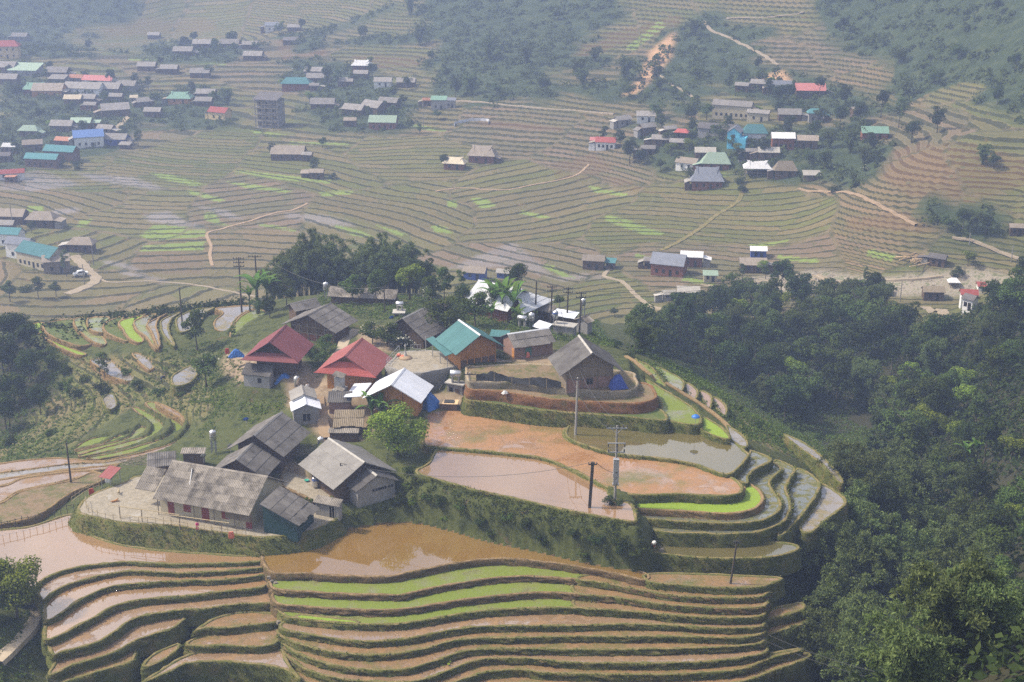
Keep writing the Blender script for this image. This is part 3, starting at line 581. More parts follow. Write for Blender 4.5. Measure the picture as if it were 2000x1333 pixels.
# --- foreground, left of the watercourse
L_ = [
 (87.6, [(66,1152),(80,1137),(109,1121),(145,1110),(203,1102),(254,1099),(326,1103),(399,1102),(471,1100),(514,1096)], 'pond_pale'),
 (88.0, [(84,1174),(109,1155),(152,1137),(203,1124),(254,1117),(326,1120),(362,1121),(435,1117),(520,1109)], 'mud_shine'),
 (88.45, [(87,1214),(120,1199),(163,1170),(217,1148),(290,1140),(362,1136),(435,1134),(527,1122)], 'pond_pale'),
 (89.0, [(87,1250),(109,1246),(174,1213),(232,1182),(290,1171),(362,1165),(435,1157),(506,1149),(528,1140)], 'pond_pale'),
 (89.75, [(105,1282),(120,1275),(188,1257),(225,1235),(254,1213),(312,1199),(362,1192),(400,1190),(471,1181),(536,1177)], 'mud_shine'),
 (90.7, [(95,1320),(145,1300),(200,1283),(232,1271),(260,1255),(283,1246),(310,1237),(340,1228)], 'mud_shine'),
 (91.7, [(60,1352),(101,1342),(160,1323),(232,1301),(262,1290)], 'mud_wet'),
]
P1_BACK = [(-30,1048),(60,1028),(143,1004),(160,1030),(185,1047),(230,1062),(300,1073),(400,1081),(480,1085),(508,1080)]
terrace(w2(L_[0][1], 87.6) + w2(P1_BACK, 87.6)[::-1] + w2([(0,1140)], 87.6), 87.6, 'pond_pale', 'bank_grass', 0.7, 'large pale flooded paddy in front of the fenced yard', world=True, bund=0.12, tufts=5)
_ln = ['', 'first curved terrace under the pale paddy, half drained', 'second curved flooded terrace with a blue sky patch', 'third curved flooded terrace under the pale paddy', 'fourth curved terrace ending at the slumped bank', 'fifth curved terrace ending at the slumped bank', 'sixth short terrace in the bottom left']
for i in range(1, len(L_)):
    D, ln, sf = L_[i]; Du, up, _ = L_[i - 1]
    if i == 5: up = up[:6] + [(360, 1195)]
    if i == 6: up = up[:5]
    terrace(w2(ln, D) + [(x, y + 0.55) for x, y in w2(up, Du)][::-1], D, sf, 'bank_grass', (0.45, 0.45, 0.55, 0.75, 0.95, 1.0, 2.0)[i], _ln[i], world=True, tufts=9, rough=0.13)
for px, D, sf, dr, lb in [
 ([(377,1236),(399,1229),(453,1227),(482,1222),(540,1216),(545,1200),(480,1195),(420,1207)], 90.7, 'mud_wet', 0.9, 'short muddy terrace right under the slumped bank'),
 ([(362,1262),(435,1262),(507,1264),(543,1255),(541,1228),(470,1234),(390,1243)], 91.5, 'mud_wet', 0.9, 'second short muddy terrace under the slumped bank'),
 ([(279,1303),(312,1294),(344,1272),(352,1256),(300,1277)], 91.9, 'mud_wet', 0.9, 'tiny triangular terrace in the slumped bank'),
 ([(275,1336),(341,1309),(366,1297),(435,1293),(525,1302),(560,1310),(590,1330),(560,1290),(545,1268),(420,1270),(360,1282)], 92.3, 'mud_shine', 2.0, 'lowest bent terrace with a shining puddle by the watercourse'),
 ([(1490,1212),(1530,1203),(1572,1190),(1562,1177),(1500,1192)], 90.6, 'mud_wet', 1.2, 'small terrace among bushes at the right end, upper one'),
 ([(1492,1243),(1540,1228),(1575,1217),(1568,1202),(1500,1224)], 91.7, 'mud_wet', 1.2, 'small terrace among bushes at the right end, lower one'),
]: terrace(px, D, sf, 'bank_grass', dr, lb, tufts=9, rough=0.14)
# --- the flooded shelf in the middle
terrace([(826,868),(829,835),(834,808),(880,799),(940,797),(1060,812),(1115,826),(1104,840),(1106,857),(1140,872),(1200,889),(1300,900),(1360,911),(1424,931),(1448,948),(1450,960),(1440,967),(1400,970),(1320,966),(1240,968),(1192,956),(1160,940),(1120,920),(1088,906),(1048,894),(1000,888),(920,880),(860,875)],
        81.7, 'mud_rust', 'bank_grass', 1.1, 'big rust-brown muddy field beside the bright green tree', bund=0.14, tufts=4)
terrace([(812,922),(836,905),(858,876),(920,881),(1000,889),(1048,895),(1088,907),(1120,921),(1160,941),(1188,956),(1196,972),(1234,985),(1244,1014),(1238,1021),(1200,1015),(1148,1006),(1080,992),(1000,974),(920,956),(860,940)],
        82.0, 'pond_pale', 'bank_grass', 1.0, 'lilac grey flooded paddy with the dark leaning pole in it', bund=0.14, tufts=8)
terrace([(1106,838),(1124,828),(1200,818),(1300,830),(1380,845),(1426,858),(1458,884),(1462,892),(1424,928),(1360,909),(1300,898),(1200,887),(1140,870),(1108,855)],
        81.35, 'pond_olive', 'bank_grass', 0.9, 'still olive paddy mirroring white cloud and dark bank', bund=0.16, tufts=5)
terrace([(1236,968),(1320,967),(1400,970),(1440,966),(1452,955),(1448,942),(1462,943),(1484,958),(1491,976),(1477,993),(1440,1003),(1400,1004),(1320,999),(1248,995),(1238,984)], 82.75, 'seedlings_bright', 'bank_brown', 0.8, 'vivid green seedling paddy below the rust field', tufts=2)
terrace([(1424,928),(1460,891),(1466,880),(1500,892),(1508,901),(1480,915),(1463,929),(1462,944),(1452,944)], 82.3, 'pond_weed', 'bank_grass', 0.8, 'weedy paddy at the right corner of the olive water')
terrace([(1462,944),(1463,930),(1480,916),(1508,904),(1527,919),(1506,938),(1508,956),(1525,980),(1520,1000),(1488,1018),(1440,1023),(1360,1022),(1256,1013),(1248,997),(1320,1001),(1400,1006),(1440,1005),(1477,995),(1491,978),(1485,960)], 83.5, 'pond_weed', 'bank_grass', 0.9, 'curling weedy paddy wrapped round the vivid green one', tufts=8)
terrace([(1508,906),(1520,899),(1553,916),(1544,935),(1536,955),(1546,985),(1541,1005),(1530,1021),(1480,1040),(1400,1044),(1285,1039),(1264,1018),(1360,1026),(1440,1027),(1492,1020),(1524,1000),(1527,980),(1510,956),(1508,938),(1528,920)], 84.4, 'pond_weed', 'bank_grass', 1.5, 'second curling weedy paddy, outside the first', tufts=9)
terrace([(1553,918),(1576,922),(1602,945),(1590,975),(1562,1012),(1535,1042),(1518,1046),(1535,1016),(1546,985),(1537,955)], 85.4, 'pond_weed', 'bank_grass', 1.6, 'third curling weedy paddy, next to the dark bamboo')
terrace([(1602,946),(1640,965),(1652,985),(1622,1010),(1582,1042),(1560,1030),(1592,985)], 86.3, 'pond_grey', 'bank_grass', 1.2, 'outermost paddy on the brow above the ravine', tufts=9)
terrace([(1276,1080),(1270,1062),(1300,1056),(1400,1060),(1530,1060),(1562,1073),(1512,1088),(1440,1092),(1360,1090)], 86.1, 'pond_olive', 'bank_grass', 1.5, 'narrow pale water strip beside the person with a white sack', tufts=10)
# --- steps between the shelf and the grey-roofed house
terrace([(912,783),(940,786),(1040,801),(1136,809),(1240,817),(1300,823),(1290,800),(1240,795),(1160,792),(1080,786),(988,772),(914,768)], 79.6, 'grass_strip', 'bank_grass', 1.9, 'grassy ledge above the dark leafy bank', tufts=16, batter=0.3)
terrace([(914,760),(935,763),(988,767),(1080,781),(1160,786),(1240,789),(1276,781),(1282,772),(1270,752),(1240,748),(1200,756),(1080,752),(940,742),(914,741)], 78.1, 'soil_dry', 'bank_red', 1.5, 'bare ledge on top of the red earth bank', tufts=0.6)
terrace([(1256,738),(1300,763),(1350,794),(1369,815),(1363,831),(1310,824),(1284,814),(1291,796),(1283,776),(1263,756)], 80.0, 'seedlings', 'bank_grass', 1.4, 'pale green triangular field beside the blue umbrella', tufts=10)
terrace([(1373,815),(1400,828),(1421,845),(1425,859),(1390,851),(1368,837)], 80.6, 'seedlings_bright', 'bank_grass', 1.2, 'small green triangle at the end of the leafy bank', tufts=10)
for px, D, sf, lb in [
 ([(1218,692),(1250,706),(1273,717),(1292,742),(1301,756),(1270,746),(1236,716)], 80.6, 'seedlings', 'uppermost green field on the brow behind the grey-roofed house'),
 ([(1277,716),(1311,729),(1336,746),(1331,765),(1313,762),(1296,742)], 81.5, 'seedlings_thin', 'second thin green field down the brow'),
 ([(1339,748),(1361,761),(1363,771),(1353,787),(1341,775)], 82.3, 'pond_pale', 'first of three small bright pools down the brow'),
 ([(1367,763),(1390,775),(1387,800),(1375,790)], 83.0, 'pond_pale', 'second of three small bright pools down the brow'),
 ([(1394,776),(1417,791),(1417,813),(1399,800)], 83.7, 'pond_pale', 'third of three small bright pools down the brow'),
 ([(1419,831),(1441,843),(1461,862),(1457,875),(1433,867),(1425,855)], 82.0, 'pond_grey', 'grey pool beside the end of the leafy bank'),
]: terrace(px, D, sf, 'bank_grass', 1.3, lb, tufts=7, crest_w=0.2)
for px, D, sf, lb in [
 ([(1530,848),(1575,868),(1620,905),(1647,940),(1638,944),(1606,907),(1562,876)], 88.6, 'pond_grey', 'narrow wet step running down the right brow'),
]: terrace(px, D, sf, 'bank_grass', 1.4, lb, tufts=6, crest_w=0.2)
# --- left shoulder
for px, D, sf, bk, lb in [
 ([(61,635),(81,630),(86,634),(84,641),(92,656),(113,668),(138,680),(166,690),(165,695),(146,692),(113,677),(84,657),(68,645)], 90.6, 'seedlings_bright', 'bank_brown', 'lowest narrow green terrace at the tip of the left shoulder'),
 ([(86,632),(146,624),(150,640),(165,655),(185,670),(160,676),(138,672),(116,664),(95,653),(84,640)], 89.8, 'grass_strip', 'bank_brown', 'dull grassy terrace, second from the tip of the shoulder'),
 ([(146,623),(175,622),(172,640),(189,650),(203,660),(207,674),(184,669),(162,654),(147,638)], 89.2, 'seedlings_thin', 'bank_brown', 'pale watery terrace, third from the tip'),
 ([(172,623),(215,620),(204,635),(204,650),(189,649),(173,641)], 88.6, 'seedlings_thin', 'bank_brown', 'short pale terrace, fourth from the tip'),
 ([(203,633),(240,618),(236,632),(240,645),(255,662),(248,668),(232,662),(208,650)], 88.1, 'grass_strip', 'bank_brown', 'weedy terrace with puddles, fifth from the tip'),
 ([(234,628),(285,614),(268,626),(263,640),(275,655),(282,665),(270,670),(251,661),(240,645)], 87.6, 'seedlings_bright', 'bank_brown', 'vivid green terrace, sixth from the tip'),
 ([(263,627),(305,613),(292,628),(288,640),(296,652),(306,678),(303,683),(284,658),(266,644)], 87.1, 'seedlings_thin', 'bank_brown', 'pale long terrace, seventh from the tip'),
 ([(290,630),(328,612),(312,622),(306,636),(309,650),(313,672),(308,680),(297,652),(289,640)], 86.7, 'pond_grey', 'bank_brown', 'grey water terrace, eighth from the tip'),
 ([(316,625),(352,610),(335,625),(330,645),(342,672),(338,676),(320,655),(314,640)], 86.4, 'pond_grey', 'bank_grass', 'bluish water terrace left of the lone roadside pole'),
 ([(345,622),(378,606),(420,601),(402,612),(395,625),(380,640),(355,650),(345,640)], 86.1, 'pond_grey', 'bank_grass', 'weedy pool right of the lone roadside pole'),
 ([(420,603),(470,598),(500,600),(472,615),(456,630),(450,645),(430,648),(418,640),(420,625),(435,612)], 85.8, 'pond_grey', 'bank_brown', 'largest blue-grey pool of the left shoulder'),
 ([(472,617),(503,604),(522,615),(482,640),(456,660),(448,655),(456,635)], 85.5, 'seedlings', 'bank_brown', 'green crescent field beside the palm-like bananas'),
 ([(336,735),(360,720),(376,715),(386,730),(376,745),(350,755),(336,750)], 87.2, 'pond_grey', 'bank_grass', 'ragged puddle by the white-flowered shrub'),
 ([(176,704),(214,702),(240,724),(264,737),(250,746),(216,735),(190,716)], 90.3, 'pond_grey', 'bank_brown', 'ragged wet shelf under the shoulder terraces, left one'),
 ([(258,690),(285,695),(302,715),(291,723),(269,706)], 88.6, 'pond_grey', 'bank_brown', 'ragged wet shelf under the shoulder terraces, middle one'),
 ([(200,778),(220,769),(229,790),(216,801),(204,792)], 91.4, 'pond_grey', 'bank_grass', 'small puddled notch in the rim of the bowl'),
 ([(303,785),(345,803),(374,830),(372,852),(340,873),(297,886),(254,896),(200,904),(138,907),(54,918),(0,925),(-60,934),(-60,918),(0,906),(100,895),(190,901),(243,892),(297,879),(338,865),(360,853),(365,834),(351,817),(328,804)], 89.2, 'mud_shine', 'bank_brown', 'outer muddy ring of the green bowl of terraces'),
 ([(284,788),(303,787),(330,804),(351,818),(363,834),(359,851),(338,862),(297,876),(243,889),(189,898),(167,895),(216,886),(270,872),(319,856),(335,843),(335,832),(324,821),(304,806)], 90.1, 'seedlings', 'bank_soil', 'outermost green crescent of the bowl of terraces'),
 ([(257,797),(270,797),(300,812),(321,831),(325,841),(309,854),(257,871),(203,884),(160,893),(151,891),(189,879),(243,865),(286,852),(296,838),(288,822)], 90.8, 'seedlings', 'bank_soil', 'second green crescent of the bowl of terraces'),
 ([(264,838),(280,834),(289,841),(281,852),(243,865),(189,879),(150,889),(147,884),(203,869),(251,855)], 91.4, 'seedlings', 'bank_soil', 'third green crescent of the bowl of terraces'),
 ([(230,853),(254,847),(263,845),(251,854),(203,868),(149,882),(147,879),(200,866)], 91.8, 'seedlings_bright', 'bank_soil', 'fourth green crescent of the bowl of terraces'),
 ([(173,859),(213,851),(222,854),(189,870),(149,879),(146,876)], 92.2, 'seedlings', 'bank_soil', 'innermost green crescent of the bowl of terraces'),
 ([(-60,1000),(0,984),(36,962),(94,948),(145,937),(181,922),(205,930),(199,941),(145,961),(72,1008),(0,1026),(-60,1042)], 87.4, 'soil_dry', 'bank_brown', 'bare dry field behind the bamboo fence path'),
 ([(-60,960),(11,948),(43,935),(110,925),(181,919),(183,924),(145,936),(94,947),(36,961),(0,983),(-60,999)], 88.1, 'mud_shine', 'bank_brown', 'pale mud strip behind the bare dry field'),
 ([(-60,945),(0,937),(72,926),(145,917),(203,910),(232,908),(210,917),(181,919),(110,925),(43,935),(11,948),(-60,960)], 88.7, 'mud_shine', 'bank_brown', 'second pale mud strip behind the bare field'),
 ([(-60,930),(0,923),(54,917),(138,906),(196,903),(254,895),(240,905),(203,911),(145,917),(72,926),(0,937),(-60,945)], 89.2, 'pond_grey', 'bank_brown', 'grey wet strip below the bowl of terraces'),
]: terrace(px, D, sf, bk, 0.9, lb, tufts=5, crest_w=0.18 if D > 88.9 else 0.25, rough=0.07)
# ------------------------------------------------------------------ building materials
weathered('fibro_grey', (0.095, 0.088, 0.084), (0.155, 0.146, 0.138), 0.9, 0.9, 0.2, 0.17, stain=(0.045, 0.042, 0.038), stain_amt=0.7)
weathered('fibro_pale', (0.15, 0.135, 0.118), (0.25, 0.225, 0.195), 1.1, 0.9, 0.2, 0.28, stain=(0.05, 0.045, 0.04), stain_amt=0.9)
weathered('fibro_light', (0.20, 0.19, 0.18), (0.27, 0.26, 0.245), 0.5, 0.9, 0.2, 0.06, stain=(0.13, 0.12, 0.11), stain_amt=0.4)
weathered('fibro_dark', (0.065, 0.06, 0.06), (0.11, 0.105, 0.10), 0.6, 0.9, 0.2, 0.12, stain=(0.17, 0.165, 0.155), stain_amt=0.5)
weathered('thatch', (0.14, 0.115, 0.08), (0.24, 0.20, 0.15), 1.8, 0.95, 0.1, 0.1, bumpy=0.5)
weathered('metal_maroon', (0.145, 0.045, 0.050), (0.175, 0.056, 0.060), 0.4, 0.68, 0.2, 0.05)
weathered('metal_red', (0.22, 0.070, 0.066), (0.26, 0.085, 0.08), 0.4, 0.68, 0.2, 0.05)
weathered('tile_red', (0.30, 0.07, 0.062), (0.36, 0.09, 0.078), 0.7, 0.68, 0.2, 0.07)
weathered('metal_teal', (0.045, 0.125, 0.13), (0.058, 0.15, 0.155), 0.4, 0.68, 0.2, 0.05)
weathered('metal_palegreen', (0.24, 0.38, 0.30), (0.30, 0.44, 0.36), 0.4, 0.68, 0.2, 0.05)
weathered('metal_white', (0.50, 0.53, 0.60), (0.60, 0.62, 0.68), 0.5, 0.68, 0.2, 0.06)
weathered('metal_silver', (0.40, 0.42, 0.46), (0.52, 0.54, 0.58), 0.6, 0.68, 0.2, 0.08, stain=(0.30, 0.29, 0.28), stain_amt=0.4)
weathered('metal_slate', (0.13, 0.145, 0.185), (0.17, 0.185, 0.225), 0.5, 0.68, 0.2, 0.05)
weathered('metal_blue', (0.07, 0.17, 0.48), (0.10, 0.21, 0.54), 0.5, 0.68, 0.2, 0.05)
weathered('metal_rust', (0.34, 0.14, 0.085), (0.40, 0.18, 0.11), 0.6, 0.7, 0.3, 0.08)
weathered('wood_new', (0.34, 0.145, 0.035), (0.45, 0.215, 0.06), 1.6, 0.65, 0.3, 0.1)
weathered('wood_old', (0.075, 0.050, 0.034), (0.135, 0.092, 0.062), 1.2, 0.9, 0.15, 0.15)
weathered('wood_grey', (0.15, 0.125, 0.095), (0.22, 0.185, 0.145), 1.2, 0.9, 0.15, 0.12)
weathered('wood_red', (0.15, 0.058, 0.035), (0.22, 0.085, 0.05), 1.4, 0.8, 0.2, 0.1)
weathered('brick_pink', (0.20, 0.125, 0.105), (0.27, 0.175, 0.145), 2.0, 0.9, 0.15, 0.06, bumpy=0.4)
weathered('brick_brown', (0.115, 0.072, 0.058), (0.165, 0.105, 0.082), 2.0, 0.9, 0.15, 0.06, bumpy=0.4)
weathered('plaster_white', (0.60, 0.61, 0.62), (0.70, 0.70, 0.70), 0.5, 0.85, 0.2, 0.04, stain=(0.38, 0.37, 0.34), stain_amt=0.4)
weathered('plaster_beige', (0.36, 0.32, 0.23), (0.44, 0.40, 0.30), 0.6, 0.9, 0.2, 0.04, stain=(0.22, 0.19, 0.13), stain_amt=0.5)
weathered('plaster_yellow', (0.52, 0.40, 0.20), (0.60, 0.48, 0.27), 0.5, 0.85, 0.2, 0.04)
weathered('plaster_blue', (0.10, 0.46, 0.68), (0.13, 0.52, 0.74), 0.5, 0.8, 0.3, 0.03)
weathered('block_grey', (0.22, 0.215, 0.21), (0.31, 0.305, 0.30), 0.8, 0.9, 0.2, 0.06, stain=(0.14, 0.13, 0.115), stain_amt=0.5)
weathered('concrete', (0.30, 0.29, 0.27), (0.40, 0.385, 0.36), 0.7, 0.9, 0.2, 0.06, stain=(0.16, 0.15, 0.13), stain_amt=0.55)
weathered('concrete_dark', (0.17, 0.165, 0.16), (0.25, 0.24, 0.23), 0.6, 0.9, 0.2, 0.06, stain=(0.09, 0.085, 0.08), stain_amt=0.6)
weathered('sheet_teal', (0.007, 0.036, 0.040), (0.010, 0.045, 0.050), 0.6, 0.6, 0.3, 0.04)
weathered('paint_maroon', (0.16, 0.03, 0.03), (0.20, 0.042, 0.038), 1.0, 0.6, 0.3, 0.06)
weathered('paint_green', (0.03, 0.12, 0.10), (0.04, 0.15, 0.12), 1.0, 0.6, 0.3, 0.06)
weathered('opening', (0.012, 0.012, 0.012), (0.02, 0.018, 0.016), 1.0, 0.9, 0.1, 0.0)
weathered('glass_dark', (0.03, 0.04, 0.05), (0.05, 0.06, 0.07), 1.0, 0.15, 0.5, 0.0)
weathered('steel', (0.50, 0.50, 0.51), (0.62, 0.62, 0.63), 1.0, 0.28, 0.5, 0.05, metal=0.85)
weathered('steel_dull', (0.30, 0.31, 0.33), (0.40, 0.41, 0.43), 1.0, 0.5, 0.4, 0.05, metal=0.3)
weathered('tarp_blue', (0.015, 0.10, 0.36), (0.025, 0.14, 0.45), 1.2, 0.45, 0.4, 0.08)
weathered('tarp_navy', (0.02, 0.05, 0.26), (0.03, 0.07, 0.34), 1.2, 0.5, 0.4, 0.05)
weathered('net_black', (0.022, 0.024, 0.026), (0.035, 0.037, 0.04), 1.2, 0.8, 0.2, 0.05)
weathered('cloth_red', (0.42, 0.05, 0.035), (0.50, 0.08, 0.05), 1.5, 0.9, 0.1, 0.1)
weathered('cloth_orange', (0.55, 0.14, 0.09), (0.62, 0.20, 0.13), 1.5, 0.8, 0.2, 0.1)
weathered('cloth_pink', (0.62, 0.03, 0.20), (0.68, 0.05, 0.24), 2.0, 0.9, 0.1, 0.0)
weathered('cloth_white', (0.66, 0.66, 0.66), (0.75, 0.75, 0.74), 2.0, 0.9, 0.1, 0.03)
weathered('cloth_dark', (0.02, 0.025, 0.05), (0.035, 0.04, 0.07), 2.0, 0.9, 0.1, 0.1)
weathered('skin', (0.30, 0.17, 0.105), (0.34, 0.195, 0.12), 2.0, 0.6, 0.3, 0.0)
weathered('hair', (0.012, 0.010, 0.009), (0.02, 0.017, 0.015), 2.0, 0.5, 0.3, 0.0)
weathered('plastic_blue', (0.03, 0.10, 0.42), (0.04, 0.12, 0.48), 2.0, 0.4, 0.4, 0.05)
weathered('plastic_green', (0.02, 0.28, 0.20), (0.03, 0.32, 0.24), 2.0, 0.4, 0.4, 0.05)
weathered('pole_concrete', (0.20, 0.195, 0.185), (0.27, 0.26, 0.25), 0.6, 0.9, 0.2, 0.1)
weathered('pole_wood', (0.045, 0.038, 0.032), (0.075, 0.062, 0.052), 0.8, 0.9, 0.2, 0.1)
weathered('bamboo_pole', (0.30, 0.24, 0.14), (0.38, 0.31, 0.19), 1.0, 0.7, 0.3, 0.15)
weathered('iron', (0.03, 0.03, 0.032), (0.05, 0.05, 0.052), 1.0, 0.6, 0.4, 0.05)
weathered('path_concrete', (0.30, 0.25, 0.18), (0.39, 0.33, 0.25), 0.25, 0.95, 0.1, 0.0)
weathered('path_mud', (0.26, 0.19, 0.12), (0.34, 0.25, 0.17), 0.4, 0.95, 0.1, 0.0)
weathered('stone', (0.13, 0.115, 0.095), (0.22, 0.195, 0.165), 1.2, 0.95, 0.1, 0.15, bumpy=0.5)
weathered('tan_timber', (0.50, 0.36, 0.21), (0.58, 0.43, 0.27), 1.2, 0.8, 0.2, 0.08)
# ------------------------------------------------------------------ roofs
def solve_roof(E1, E2, R1, R2, De, k):
    """eave line and ridge line in pixels + eave level + pitch -> rectangle, rise and heading in the world"""
    def f(r):
        e1, e2, r1, r2 = P(*E1, De), P(*E2, De), P(*R1, De - r), P(*R2, De - r)
        u = ((e2 - e1).xy + (r2 - r1).xy).normalized(); n = Vector((-u.y, u.x)); d = ((r1 + r2) / 2 - (e1 + e2) / 2).xy.dot(n)
        return e1, e2, r1, r2, u, n, d
    lo, hi = 0.2, 9.0
    for _ in range(50):
        m = (lo + hi) / 2; d = f(m)[6]
        if m - k * abs(d) > 0: hi = m
        else: lo = m
    r = (lo + hi) / 2; e1, e2, r1, r2, u, n, d = f(r)
    if d < 0: n = -n; u = -u; d = -d
    L = (abs((e2 - e1).xy.dot(u)) + abs((r2 - r1).xy.dot(u))) / 2
    c = (r1 + r2).xy / 2; ce = (e1 + e2).xy / 2; c = c + u * ((ce - c).dot(u) / 2)
    return dict(c=c, u=u, n=n, L=L, d=d, r=r, ang=math.atan2(u.y, u.x))
SHEETS = {}
def sheet_mesh(kind, w, l, mat):
    key = (kind, round(w, 2), round(l, 1), mat)
    if key in SHEETS: return SHEETS[key]
    n = {'fibro': 8, 'metal': 8, 'tile': 8}[kind]; amp = {'fibro': 0.05, 'metal': 0.022, 'tile': 0.03}[kind]
    xs = np.linspace(0, w, n + 1)
    if kind == 'metal': zs = np.array([amp if i % 4 == 0 else 0 for i in range(n + 1)])
    else: zs = np.array([amp if i % 2 else -amp * 0.3 for i in range(n + 1)])
    V, F = [], []
    for y in (0, l):
        for x, z in zip(xs, zs): V.append((x, y, z))
    m = n + 1
    for y in (0, l):
        for x, z in zip(xs, zs): V.append((x, y, z - 0.03))
    for i in range(n):
        F.append((i, i + 1, m + i + 1, m + i)); F.append((2 * m + i, 3 * m + i, 3 * m + i + 1, 2 * m + i + 1))
        F.append((i, 2 * m + i, 2 * m + i + 1, i + 1))
    F.append((0, m, 3 * m, 2 * m)); F.append((n, 2 * m + n, 3 * m + n, m + n))
    SHEETS[key] = mesh('roof_sheet', V, F, MATS[mat]); return SHEETS[key]
def slope_sheets(roof, x0, x1, ye, ze, yr, zr, kind, mat, rnd, sw=1.05, sl=1.5, ragged=0.0, nm='roof_sheet'):
    """cover one slope (local frame, eave y=ye,z=ze up to ridge y=yr,z=zr) with separate sheets"""
    sl_len = math.hypot(yr - ye, zr - ze); up = Vector((0, (yr - ye) / sl_len, (zr - ze) / sl_len))
    sgn = 1 if yr > ye else -1; ax = Vector((sgn, 0, 0)); nz = ax.cross(up)
    nx = max(1, round(abs(x1 - x0) / sw)); ny = 1 if kind == 'metal' else max(1, round(sl_len / sl))
    w = abs(x1 - x0) / nx; l = sl_len / ny
    me = sheet_mesh(kind, w + 0.04, l + 0.10 if ny > 1 else l, mat)
    st = min(x0, x1) if sgn > 0 else max(x0, x1)
    for i in range(nx):
        for j in range(ny):
            tilt = 0.0 if ny == 1 else 0.026
            upj = (up + nz * (-tilt)).normalized(); nj = ax.cross(upj)
            dy = rnd.uniform(-ragged, 0) if j == 0 else 0.0
            c = ax * (w * i) + Vector((st, ye, ze)) + up * (l * j + dy) + nz * (0.035 + (0.035 if ny > 1 else 0) + rnd.uniform(0, 0.008))
            M = Matrix((ax, upj, nj)).transposed().to_4x4(); M.translation = c
            o = bpy.data.objects.new(nm, me); C.objects.link(o); o.parent = roof; o.matrix_local = M
def board(mb, x0, x1, ye, ze, yr, zr, t=0.06):
    mb.prism([(x0, ye, ze), (x1, ye, ze), (x1, yr, zr), (x0, yr, zr)], (0, 0, -t))
class House:
    pass
HOUSES = {}
def gable_house(name, label, cat, E1, E2, R1, R2, ground, eave, k, roof_kind, roof_mat, wall_mat, over=(0.6, 0.6), dB=None, sheets=True, ridge_mat=None, walls=True, sw=1.05, sl=1.5, ragged=0.05, group=None, gable_mat=None, lower=None, pad=True, plinth=0.6):
    De = ground - eave; q = solve_roof(E1, E2, R1, R2, De, k); h = House(); h.__dict__.update(q); h.h = eave; h.k = k
    z0 = CAMZ - ground; rnd = random.Random(len(HOUSES) + 11)
    root = empty(name, (q['c'].x, q['c'].y, z0), q['ang'], label, cat, group); h.root = root
    L, d, r = q['L'], q['d'], q['r']; dB = d if dB is None else dB; h.dB = dB; x0, x1 = -L / 2, L / 2; h.x0, h.x1 = x0, x1
    mb = MB(); board(mb, x0, x1, -d, eave, 0, eave + r); board(mb, x0, x1, dB, eave + r - k * dB, 0, eave + r)
    roof = mb.build('roof', MATS[roof_mat], root); h.roof = roof
    if sheets:
        slope_sheets(roof, x0, x1, -d - 0.05, eave - 0.05 * k, -0.02, eave + r - 0.02 * k, roof_kind, roof_mat, rnd, sw, sl, ragged)
        slope_sheets(roof, x0, x1, dB + 0.05, eave + r - k * (dB + 0.05), 0.02, eave + r - 0.02 * k, roof_kind, roof_mat, rnd, sw, sl, ragged)
        MB().prism([(x0 - 0.05, -0.22, eave + r - 0.22 * k + 0.10), (x0 - 0.05, 0, eave + r + 0.15), (x0 - 0.05, 0.22, eave + r - 0.22 * k + 0.10), (x0 - 0.05, 0, eave + r + 0.07)], (L + 0.1, 0, 0)).build('ridge_cap', MATS[ridge_mat or roof_mat], roof)
    # which gable faces the camera
    a = Vector((q['c'].x, q['c'].y)); h.gs = -1 if (a + q['u'] * x0).length < (a + q['u'] * x1).length else 1
    if walls:
        gx, gy = over; wx0, wx1 = x0 + gx, x1 - gx; wy0, wy1 = -d + gy, dB - gy; t = 0.10
        hw0 = eave + k * gy - t; hw1 = eave + r - k * (dB - gy) - t; pz = -plinth
        h.w = (wx0, wx1, wy0, wy1, hw0, hw1)
        MB().prism([(wx0, wy0, pz), (wx0, wy1, pz), (wx0, wy1, hw1), (wx0, 0, eave + r - t), (wx0, wy0, hw0)], (wx1 - wx0, 0, 0)).build('wall', MATS[wall_mat], root)
        if gable_mat or lower:
            xg = wx0 if h.gs < 0 else wx1; s = h.gs
            zc = lower[1] if lower else min(hw0, hw1)
            if gable_mat:
                pts = [(xg + s * 0.012, wy0, max(zc, 0)), (xg + s * 0.012, wy1, max(zc, 0)), (xg + s * 0.012, wy1, hw1), (xg + s * 0.012, 0, eave + r - t), (xg + s * 0.012, wy0, hw0)]
                MB().prism(pts, (s * 0.04, 0, 0)).build('gable_boarding', MATS[gable_mat], root)
            if lower: MB().box(min(xg + s * 0.008, xg + s * 0.05), max(xg + s * 0.008, xg + s * 0.05), wy0, wy1, pz, lower[1] - 0.003).build('lower_wall', MATS[lower[0]], root)
    if pad:
        hw = max(d, dB); cs = [(x0 + 0.3, -d + 0.3), (x1 - 0.3, -d + 0.3), (x1 - 0.3, dB - 0.3), (x0 + 0.3, dB - 0.3)]
        PADS.append(([tuple(q['c'] + q['u'] * a + q['n'] * b) for a, b in cs], z0 - 0.05, 2.2))
    HOUSES[label] = h; return h
